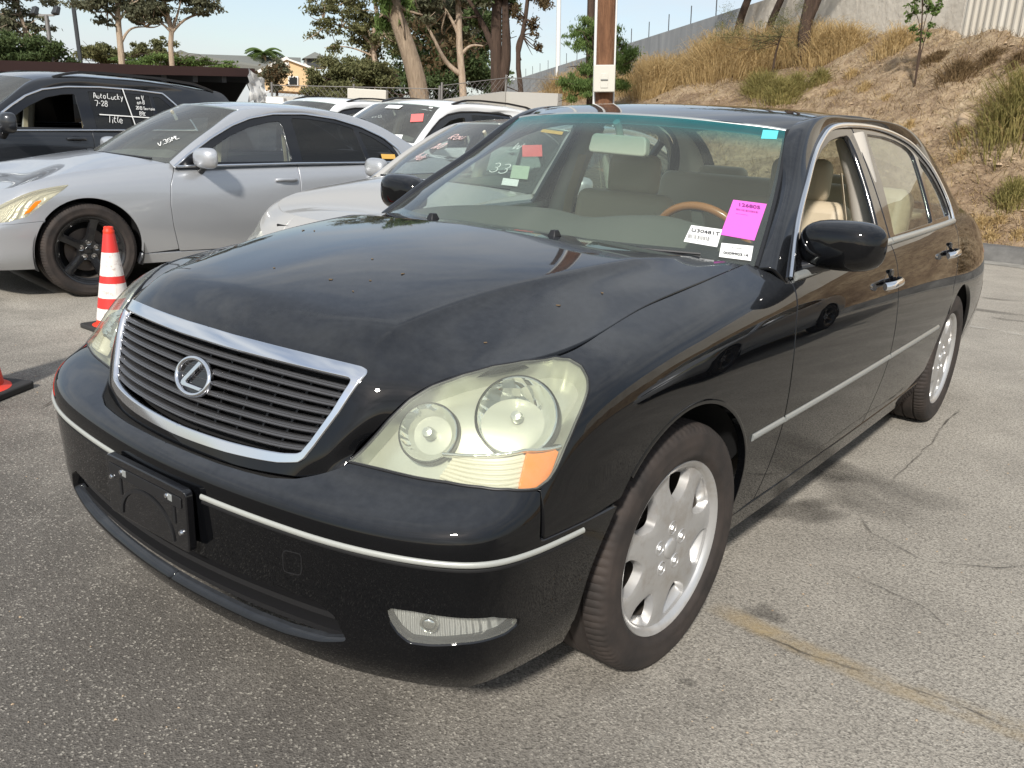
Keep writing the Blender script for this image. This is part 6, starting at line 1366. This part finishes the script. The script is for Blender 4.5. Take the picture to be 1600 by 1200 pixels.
    for px, py, sc in ((905,150,.9), (940,152,.9), (1000,145,1.0), (1020,150,1.0), (870,156,.8), (1030,140,.9)): put('gold', px, py, sc, 'golden grass clump near the utility pole', 'grass clumps near the pole')
    for k, (px, py) in enumerate(((1385,158),(1420,200),(1350,140),(1500,250),(1470,330),(1530,360),(1560,350),(1590,372),(1300,150),(1330,120),(1440,260),(1500,215),(1515,375),(1545,378))): put('small', px, py, .5+.05*(k % 6), 'little tuft of dry grass on the bare dirt', 'little grass tufts on the slope')
    # brown brush pile near the pole
    b = base_at(1000, 19, 0); q = at(1005,118,19.5); z = float(hill_z(q.x, q.y)); T = thing('brush_pile', 'heap of dead brown branches beside the utility pole', 'branches'); m = MB()
    for _ in range(90): p = np.array([rg.normal(0,.55), rg.normal(0,.4), rg.uniform(0,.35)]); d = rg.standard_normal(3)*np.array([.4,.4,.14]); m.tube([p, p+d*.5+[0,0,.03], p+d], [.014,.011,.006], 4)
    m.build('branches', 'bark_dark', T, sharp=0); quads('dead_leaves', leaves(rg, [((0,0,.2), (.8,.5,.22)), ((.2,0,.35), (.4,.3,.2))], 900, .09), 'leaf_brown', T); T.location = (q.x, q.y, z)
    # loose stones, twigs, fine dry grass over the slope
    V = []; F = []; n = 0; tet = np.array([(-1,-.6,0),(1,-.7,0),(.9,.8,0),(-.8,.9,0),(-.5,-.4,.8),(.6,-.3,.7),(.4,.5,.8),(-.5,.4,.7)])
    for _ in range(1800):
        x = rg.uniform(-16, 2.4); y = rg.uniform(11.45, 14-x); s = abs(rg.normal(.010, .010))+.006; z = hill_z(x, y); a = rg.uniform(0, 6.28); b_ = (tet*(1+.2*rg.standard_normal(tet.shape)))*s; c, d = math.cos(a), math.sin(a); b_ = b_@np.array([[c,-d,0],[d,c,0],[0,0,.8]]); V.append(b_+np.array([x, y, z])); F += [tuple(n+i for i in f) for f in ((4,5,6,7),(0,1,5,4),(1,2,6,5),(2,3,7,6),(3,0,4,7))]; n += 8
    o = mk('loose_stones', np.vstack(V), F, 'stone', None, False); o['kind'] = 'stuff'; o['label'] = 'loose stones strewn over the dry slope'; o['category'] = 'stones'
    n = 60000; x = rg.uniform(-16, 2.4, n); y = 11.45+rg.uniform(0, 1, n)*(14-x-11.45); z = hill_z(x, y); L = rg.uniform(.04, .17, n); a = rg.uniform(0, 6.28, n)
    u = np.stack([np.cos(a), np.sin(a), rg.uniform(-.2, .9, n)], 1)*L[:, None]; s = np.stack([-np.sin(a), np.cos(a), 0*a], 1)*.004; p = np.stack([x, y, z+.015], 1); V = np.stack([p-s, p+s, p+u+s*.4, p+u-s*.4], 1)
    h = len(V)//2
    for nm, vv, mt in (('straw', V[:h], 'grass_gold'), ('mulch', V[h:], 'grass_brown')):
        o = quads(nm, vv, mt); o['kind'] = 'stuff'; o['label'] = 'dry %s scattered over the slope' % nm; o['category'] = nm
    q = at(1535,181,15); o = MB().box((0,0,0), (.7,.45,.3)).build('boulder', 'stone', None, True, bevel=.12); 
    for d in np.arange(10, 40, .05):
        q = at(1532, 182, d)
        if q.y > 11.5 and q.z <= hill_z(q.x, q.y): break
    o.location = (q.x, q.y, q.z-.13); o.rotation_euler = (.75,.1,.6); o.scale = (.9,.8,.8); tag(o, 'flat pale rock half buried in the upper slope', 'rock')
plants()
# ---------------------------------------------------------------- street furniture, cones, buildings
def cone(loc, label, h=.74, bands=True, rz=0):
    T = thing('traffic_cone', label, 'cone', loc, rz, 'traffic cones')
    rr = lambda z: .135-(.135-.032)*(z-.04)/(h-.04)
    def ring(z0, z1, off=0): return [(rr(z)+off, z) for z in np.linspace(z0, z1, 4)]
    prof = [(.165,.035),(.15,.042)]+ring(.05, h-.05)+[(.040,h-.045),(.040,h-.03),(.034,h-.02),(.034,h-.004),(.028,h),(.018,h),(.016,h-.03)]
    MB().lathe(prof, 40, axis='z').build('cone_body', 'cone_red', T)
    MB().prism(rounded([(-.19,-.19),(.19,-.19),(.19,.19),(-.19,.19)], .03), .035).build('base', 'cone_base', T, bevel=.008)
    if bands:
        z0, z1 = .10, h-.15
        for k, (a, b, m_) in enumerate(((.08,.17,'cone_white'), (.17,.25,'cone_band'), (.25,.36,'cone_white'), (.36,.415,'cone_band'), (.415,.59,'cone_white'), (.59,h-.05,'cone_band'))): MB().lathe(ring(a, b, .0022 if m_ == 'cone_white' else .0018), 40, axis='z').build('reflective_band', m_, T)
    return T
q = g2(163, 560); cone((-3.50, .86, 0), 'tall traffic cone with white and red bands in front of the silver sedan', .78).scale = (.82, .82, .82)
cone((*g2(-42, 616), 0), 'orange red traffic cone cut by the left edge of the picture', .74, False, .5)
# utility pole
b = base_at(950, 15.8, 0); T = thing('utility_pole', 'brown wooden utility pole with white conduits and a beige meter box', 'pole')
MB().tube([(0,0,-.3),(0,0,3),(0,0,9)], [.165,.16,.145], 20).build('pole', 'pole_wood', T)
fx = Vector((_cp.x-b[0], _cp.y-b[1], 0)).normalized(); rx = Vector((-fx.y, fx.x, 0))
for s, r in ((-1,.026), (1,.016)):
    p = rx*s*.165+fx*.05; MB().tube([(p.x,p.y,0),(p.x,p.y,4),(p.x,p.y,8.5)], r, 10).build('conduit', 'conduit', T)
bxM = np.array(Matrix((rx, fx, Vector((0,0,1)))).transposed()); pc = fx*.23
bx_ = MB().box((pc.x,pc.y,2.22), (.36,.16,.43), bxM).build('meter_box', 'box_beige', T, bevel=.015)
pc2 = fx*.315
for dz, h_ in ((.03,.10), (-.10,.10)): MB().box((pc2.x,pc2.y,2.22+dz), (.12,.012,h_), bxM).build('box_panel', 'box_beige', bx_, bevel=.004)
MB().box((pc2.x*1.02,pc2.y*1.02,2.22-.02), (.12,.014,.02), bxM).build('box_slot', 'box_slot', bx_)
upright(T, b)
for px, d, r, h, mt, lab, y1 in ((924, 27, .12, 12, 'bark_dark', 'thin dark pole just behind the utility pole', 0), (873, 60, .16, 16, 'conduit', 'tall pale lamp mast far behind the grey wall', 0)):
    o = MB().tube([(0,0,0),(0,0,h/2),(0,0,h)], [r,r*.9,r*.8], 12).build('distant_pole', mt); upright(o, base_at(px, d, 0)); tag(o, lab, 'pole')
# flood light mast and dark mast at the left
b = base_at(97, 34, 0); T = thing('floodlight_mast', 'grey mast with twin floodlights behind the carport', 'lamp'); top = P3(85, 24, 34, b)
MB().tube([(0,0,0),(0,0,top[2])], .07, 10).build('mast', 'steel_grey', T); MB().box((0,0,top[2]), (.5,.06,.06), np.array(Matrix.Rotation(R(40), 3, 'Z'))).build('cross_arm', 'steel_grey', T)
for s in (-1, 1):
    c = Vector((s*.30, s*.20, top[2]+.14)); MB().box((0,0,0), (.30,.16,.26), np.array(Matrix.Rotation(R(-25), 3, 'X')), .8).build('floodlight', 'steel_dark', T, bevel=.02).location = c
upright(T, b)
o = MB().tube([(0,0,0),(0,0,8)], .07, 8).build('distant_pole', 'steel_dark'); upright(o, base_at(140, 34, 0)); tag(o, 'slim dark pole right of the floodlight mast', 'pole')
# carport: long flat roof on posts, shade underneath painted as black rear and end sheets
def carport():
    a = at(-60, 92, 15.5); c = at(398, 107, 19.5); T = thing('carport', 'long dark carport roof behind the graphite suv', 'carport')
    ax = Vector((c.x-a.x, c.y-a.y, 0)); L = ax.length; ax.normalize(); nn = Vector((-ax.y, ax.x, 0)); nn = nn if nn.dot(a-_cp) > 0 else -nn
    M = np.array(Matrix((ax, nn, Vector((0,0,1)))).transposed()); z0, z1 = a.z, c.z; dep = 5.5; sl = (z1-z0)/L
    def quad(p0, p1, h0, h1, d0, d1, name, mt, th):
        V = []
        for s, z in ((p0, z0+sl*p0), (p1, z0+sl*p1)):
            for d, h in ((d0, h0), (d1, h0), (d1, h1), (d0, h1)): p = a+ax*s+nn*d; V.append((p.x, p.y, z+h))
        return MB().add(V, [(0,1,2,3),(7,6,5,4),(0,4,5,1),(1,5,6,2),(2,6,7,3),(3,7,4,0)]).build(name, mt, T, False)
    quad(-2, L, -.16, 0, 0, .08, 'fascia', 'roof_brown', 0); quad(-2, L-.02, -.10, -.02, .09, dep, 'roof_deck', 'roof_brown', 0)
    for k in range(9): quad(L*k/8-.06, L*k/8+.06, -.28, -.102, .1, dep-.1, 'roof_beam', 'steel_dark', 0)
    quad(-2, L, -3.2, -.10, dep-.1, dep, 'rear_shade_sheet', 'shade_black', 0)
    for k in range(5): quad(L*k/4-.12, L*k/4+.02, -3.2, -.282, 2.4, 2.55, 'post', 'steel_dark', 0)
    for k in range(3):
        p = a+ax*(L+.02); MB().tube([(p.x+nn.x*(.3+1.6*k), p.y+nn.y*(.3+1.6*k), z1-.1), (p.x+ax.x*.5+nn.x*(.3+1.6*k), p.y+ax.y*.5+nn.y*(.3+1.6*k), z1-.9)], .04, 6).build('end_brace', 'steel_dark', T)
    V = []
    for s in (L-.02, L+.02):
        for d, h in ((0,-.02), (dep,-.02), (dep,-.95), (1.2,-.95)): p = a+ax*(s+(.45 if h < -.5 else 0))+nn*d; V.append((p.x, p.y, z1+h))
    MB().add(V, [(0,1,2,3),(7,6,5,4),(0,4,5,1),(1,5,6,2),(2,6,7,3),(3,7,4,0)]).build('end_shade_sheet', 'shade_black', T, False)
    # crumpled white sheet hung at the end
    rg = np.random.default_rng(2); p = at(402, 134, 19.2); V = []
    for i in range(9):
        for j in range(9): V.append((rg.normal(0,.03)+ax.x*(i-4)*.06, rg.normal(0,.03)+ax.y*(i-4)*.06, (j-4)*.07+rg.normal(0,.03)-.02*i))
    o = mk('plastic_sheet', V, [(i*9+j, (i+1)*9+j, (i+1)*9+j+1, i*9+j+1) for i in range(8) for j in range(8)], 'tarp'); o.location = p; tag(o, 'crumpled white plastic sheet hanging at the carport end', 'sheet')
carport()
# house with slate roof, ochre gable and cupola
def house():
    T = thing('house', 'ochre gabled house with long slate roof and small cupola', 'house'); d = 60; b = base_at(400, d, 0); p = lambda x, y, dd=0: Vector(P3(x, y, d+dd, b))
    def face(name, pts, mt, th=.3):
        P = [p(*q) for q in pts]; k = len(P); n = Vector(P3(400, 100, d+1, b))-Vector(P3(400, 100, d, b)); n.z = 0; n.normalize(); V = [tuple(q) for q in P]+[tuple(q+n*th) for q in P]
        return MB().add(V, [tuple(range(k)), tuple(range(2*k-1, k-1, -1))]+[(i, k+i, k+(i+1) % k, (i+1) % k) for i in range(k)]).build(name, mt, T, False)
    rf = face('roof', [(205,100), (262,86), (282,78), (298,84), (470,90,4), (470,112,0), (300,108,0)], 'roof_slate', 5)
    face('gable_roof', [(402,110,-1.2), (447,88,-1.2), (452,92,-1.2), (493,106,-1.2), (493,110,-1.2), (448,93,-1.2), (404,114,-1.2)], 'trim_white', .5)
    w = face('gable_wall', [(408,140,-1), (408,112,-1), (448,92.5,-1), (489,110,-1), (489,145,-1)], 'stucco_ochre', 4)
    wn = face('window', [(450,119,-1.15), (466,119,-1.15), (466,134,-1.15), (450,134,-1.15)], 'trim_white', .1); g = face('pane', [(452,121,-1.2), (464,121,-1.2), (464,132,-1.2), (452,132,-1.2)], 'dark_glass', .06); g.parent = wn
    wv = face('attic_vent', [(445,97,-1.1), (451,97,-1.1), (452,103,-1.1), (444,103,-1.1)], 'trim_white', .08)
    c = face('cupola', [(476,106,3), (476,91,3), (511,91,3), (511,106,3)], 'trim_white', 1.5); face('cupola_louvre', [(480,105,2.9), (480,92.5,2.9), (509,92.5,2.9), (509,105,2.9)], 'steel_dark', .1)
    face('cupola_roof', [(473,91,2.6), (492,81,3.4), (514,91,2.6)], 'roof_slate', 2)
    upright(T, b)
house()
# low wall with chain link fence behind the cars
def low_wall(x0, y0, d0, x1, y1, d1, h, label, fence):
    a, c = at(x0, y0, d0), at(x1, y1, d1); V = []; ax = Vector((c.x-a.x, c.y-a.y, 0)); L = ax.length; ax.normalize(); nn = Vector((-ax.y, ax.x, 0))*.2; T = thing('low_wall', label, 'wall')
    V = [(a.x,a.y,0),(c.x,c.y,0),(c.x+nn.x,c.y+nn.y,0),(a.x+nn.x,a.y+nn.y,0),(a.x,a.y,a.z),(c.x,c.y,c.z),(c.x+nn.x,c.y+nn.y,c.z),(a.x+nn.x,a.y+nn.y,a.z)]
    MB().add(V, [(0,3,2,1),(4,5,6,7),(0,1,5,4),(1,2,6,5),(2,3,7,6),(3,0,4,7)]).build('concrete', 'concrete_low', T, False)
    if fence:
        m = MB(); k = int(L/.16); P = lambda s: (a.x+ax.x*s, a.y+ax.y*s, a.z+(c.z-a.z)*s/L)
        for i in range(k):
            q = P(i*L/k); e = P(min(L, i*L/k+fence)); m.tube([q, (e[0], e[1], e[2]+fence)], .0035, 3, False); e = P(max(0, i*L/k-fence)); m.tube([q, (e[0], e[1], e[2]+fence)], .0035, 3, False)
        o = m.build('chain_link', 'steel_grey', T, False); o['kind'] = 'stuff'
        for i in range(int(L/2.4)+1): q = P(min(L, i*2.4)); MB().tube([q, (q[0], q[1], q[2]+fence+.08)], .03, 8).build('fence_post', 'steel_grey', T)
        q, e = P(0), P(L); MB().tube([(q[0],q[1],q[2]+fence), (e[0],e[1],e[2]+fence)], .012, 6).build('fence_rail', 'steel_grey', T)
    return T
low_wall(425, 150, 26, 700, 157, 24, 1, 'low concrete wall with chain link fence behind the silver sedan', .28)
low_wall(690, 156, 24, 790, 143, 25, 1, 'sloping concrete wall with railings below the palm trunk', .35); low_wall(790, 143, 25.05, 872, 146, 24, 1, 'concrete wall with railings under the crooked dark trunk', .35)
o = MB().box((0,0,0), (.95,.5,.34)).build('utility_box', 'box_beige', None, bevel=.02); q = at(575, 151, 23.2); o.location = q; o.rotation_euler = (0,0,R(40)); tag(o, 'cream coloured box standing above the white suv roof', 'box')
T = thing('flat_white_unit', 'low white slatted unit at the carport end', 'box'); q = at(429, 161, 22.5); MB().box((0,0,.0), (.55,.4,.26), None, .9).build('casing', 'trim_white', T, bevel=.02); MB().box((0,-.05,-.15), (.6,.5,.06)).build('casing_foot', 'steel_grey', T, bevel=.01); T.location = q; T.rotation_euler = (0,0,R(40))
# ---------------------------------------------------------------- writing and stickers on the parked cars
def on_surf(S, uv, dx=.02):
    m = np.array([-1 if uv[0] < 0 else 1, 1, 1]); q = (abs(uv[0]), uv[1]); p = S.p([q])[0]*m; e = (S.p([(q[0]+dx, q[1])])[0]*m-p)*(-1 if uv[0] < 0 else 1)
    n = S.n([q])[0]*m; n = n if n@(p-CORE) > 0 else -n; return p, e, n
# hand writing as strokes: each letter is a few strokes in a box about 0.6 wide and 1 high
_C = lambda cx, cy, rx, ry, a0, a1, n=9: [(cx+rx*math.cos(math.radians(t)), cy+ry*math.sin(math.radians(t))) for t in np.linspace(a0, a1, n)]
HAND = {'A': [[(0,0),(.28,1),(.55,0)],[(.1,.38),(.48,.4)]], 'L': [[(.05,1),(.05,.02),(.5,.05)]], 'T': [[(0,.97),(.6,1)],[(.3,1),(.27,0)]], 'J': [[(.45,1),(.45,.2)]+_C(.25,.2,.2,.2,0,-170)], 'V': [[(0,1),(.27,0),(.55,1)]], 'K': [[(.05,1),(.05,0)],[(.5,1),(.07,.45),(.52,0)]],
  'R': [[(.05,0),(.05,1)]+_C(.1,.75,.38,.25,90,-90)+[(.5,0)]], 'D': [[(.05,0),(.05,1)]+_C(.05,.5,.5,.5,90,-90)], 'W': [[(0,1),(.15,0),(.3,.7),(.45,0),(.62,1)]], 'M': [[(0,0),(.08,1),(.3,.4),(.52,1),(.6,0)]],
  'u': [[(.03,.55)]+_C(.24,.2,.21,.2,180,360)+[(.45,.55),(.47,0)]], 't': [[(.25,.9),(.22,.1),(.4,.02)],[(.05,.6),(.42,.62)]], 'o': [_C(.24,.28,.22,.28,80,440,14)], 'c': [_C(.26,.28,.23,.28,50,310)], 'k': [[(.05,1),(.05,0)],[(.4,.6),(.07,.28),(.43,0)]], 'y': [[(.03,.55),(.22,.1)],[(.45,.57),(.12,-.35)]],
  'i': [[(.1,.55),(.1,0)],[(.1,.78),(.12,.82)]], 'l': [[(.1,1),(.1,.05),(.2,0)]], 'e': [[(.05,.3),(.44,.32)]+_C(.25,.28,.21,.27,10,320)], 'a': [_C(.22,.27,.2,.27,60,400,12),[(.43,.55),(.44,0)]], 'n': [[(.04,.55),(.04,0)],[(.04,.35)]+_C(.22,.35,.19,.2,170,0)+[(.42,0)]], 'd': [_C(.22,.27,.2,.27,60,400,12),[(.44,1),(.44,0)]], 'r': [[(.05,.55),(.06,0)],[(.06,.3)]+_C(.25,.32,.19,.22,170,50)], 's': [_C(.22,.42,.17,.13,40,270)+_C(.22,.15,.18,.14,90,-140)],
  '0': [_C(.27,.5,.25,.5,80,440,16)], '1': [[(.1,.8),(.25,1),(.24,0)]], '2': [_C(.26,.74,.24,.26,170,-30)+[(.03,.02),(.55,.03)]], '3': [_C(.22,.76,.22,.24,150,-80)+_C(.22,.27,.26,.27,85,-150)], '4': [[(.35,1),(.02,.35),(.55,.36)],[(.4,.65),(.38,0)]], '5': [[(.5,1),(.1,.98),(.08,.58)]+_C(.22,.3,.28,.3,110,-140)], '6': [[(.42,1),(.1,.45)]+_C(.28,.26,.24,.26,150,500,14)], '7': [[(.02,.97),(.5,1),(.2,0)]], '8': [_C(.26,.75,.2,.24,-90,270,12)+_C(.26,.26,.25,.26,90,-270,12)], '9': [_C(.25,.72,.22,.26,0,360,12)+[(.45,.7),(.38,0)]], '-': [[(.08,.45),(.42,.47)]], '.': [[(.1,0),(.14,.05)]], '/': [[(.05,-.1),(.45,1.05)]]}
def write(car, S, uv, s, size, mt='chalk', tilt=0):
    """marker strokes laid on the glass, letter by letter a little uneven"""
    p, e, n = on_surf(S, uv); rg = random.Random(s); m = MB(); w = sum(.32 if c == ' ' else .30 if c in 'il1.' else .66 for c in s); x = -w/2; th = .0042+size*.028
    for c in s:
        if c != ' ':
            k = rg.uniform(.85, 1.12); dy = rg.uniform(-.08, .08); sh = rg.uniform(.08, .28)
            for st in HAND[c]:
                q = np.array(st)*k; q = curve(q, max(4, 3*len(q))) if len(q) > 2 else resample(q, .12); P = np.c_[(q[:, 0]+x+q[:, 1]*sh)*size*.9, (q[:, 1]+dy-.45)*size, 0*q[:, 0]]
                m.sweep(P, [(0,0,1)]*len(P), [(-th*.5,-.0004),(-th*.5,.0004),(th*.5,.0004),(th*.5,-.0004)])
        x += .32 if c == ' ' else .30 if c in 'il1.' else .66
    o = m.build('chalk_writing', mt, CARS[car][0], False); o['kind'] = 'stuff'; o.matrix_local = frame_mat(p+n*.006, e, n) @ Matrix.Rotation(tilt, 4, 'Z'); return o
def note(car, S, uv, w, h, mt, tilt=0):
    p, e, n = on_surf(S, uv); o = MB().box((0,0,0), (w,h,.001)).build('paper_note', mt, CARS[car][0], False); o.matrix_local = frame_mat(p+n*.008, e, n) @ Matrix.Rotation(tilt, 4, 'Z'); return o
CB_, WS_ = CARS['E'][2], CARS['E'][1]
for uv, tx, sz in (((1.97,1.435),'Auto Lucky',.058), ((1.87,1.36),'7-28',.056), ((1.98,1.205),'Title',.075), ((2.31,1.445),'Jan V',.042), ((2.31,1.395),'Jan 8',.042), ((2.36,1.335),'2013 Terrain',.036), ((2.31,1.275),'89K',.042)): write('E', CB_, uv, tx, sz)
for uv, w, h, tl in (((2.17,1.34),.011,.40,.10), ((2.10,1.245),.56,.011,-.02)): note('E', CB_, uv, w, h, 'chalk', tl)
note('E', WS_, (.62,.35), .10, .07, 'paper_white')
WS_ = CARS['B'][1]
for uv, w, h, mt, tl in (((.60,.75),.16,.05,'paper_yellow',0), ((.575,.46),.14,.15,'paper_red',.25), ((.60,.20),.12,.14,'paper_green',.05), ((.585,.085),.11,.07,'paper_white',0)): note('B', WS_, uv, w, h, mt, tl)
for uv, tx, sz, mt in (((-.22,.56),'Rou',.095,'chalk_pink'), ((-.30,.42),'140',.095,'chalk_pink'), ((-.34,.27),'4dr',.095,'chalk_pink'), ((.46,.22),'33',.11,'chalk'), ((.44,.50),'W',.08,'chalk')): write('B', WS_, uv, tx, sz, mt)
WS_, CB_ = CARS['C'][1], CARS['C'][2]
for uv, w, h, mt, tl in (((.02,.70),.26,.09,'paper_white',0), ((.57,.50),.16,.18,'paper_red',.3), ((.53,.10),.13,.09,'paper_white',.1), ((.44,.055),.16,.03,'paper_white',0), ((.62,.76),.05,.03,'paper_white',0)): note('C', WS_, uv, w, h, mt, tl)
for uv, tx, sz in (((1.98,1.40),'Danny',.075), ((2.30,1.40),'1st 26',.075)): write('C', CB_, uv, tx, sz)
for uv, tx, sz in (((1.95,1.42),'Jan/26',.08),): write('D', CARS['D'][2], uv, tx, sz)
note('A', CARS['A'][2], (2.68,1.035), .16, .045, 'paper_yellow'); write('A', CARS['A'][1], (.56,.25), 'V.35ML', .055, 'chalk', .9)
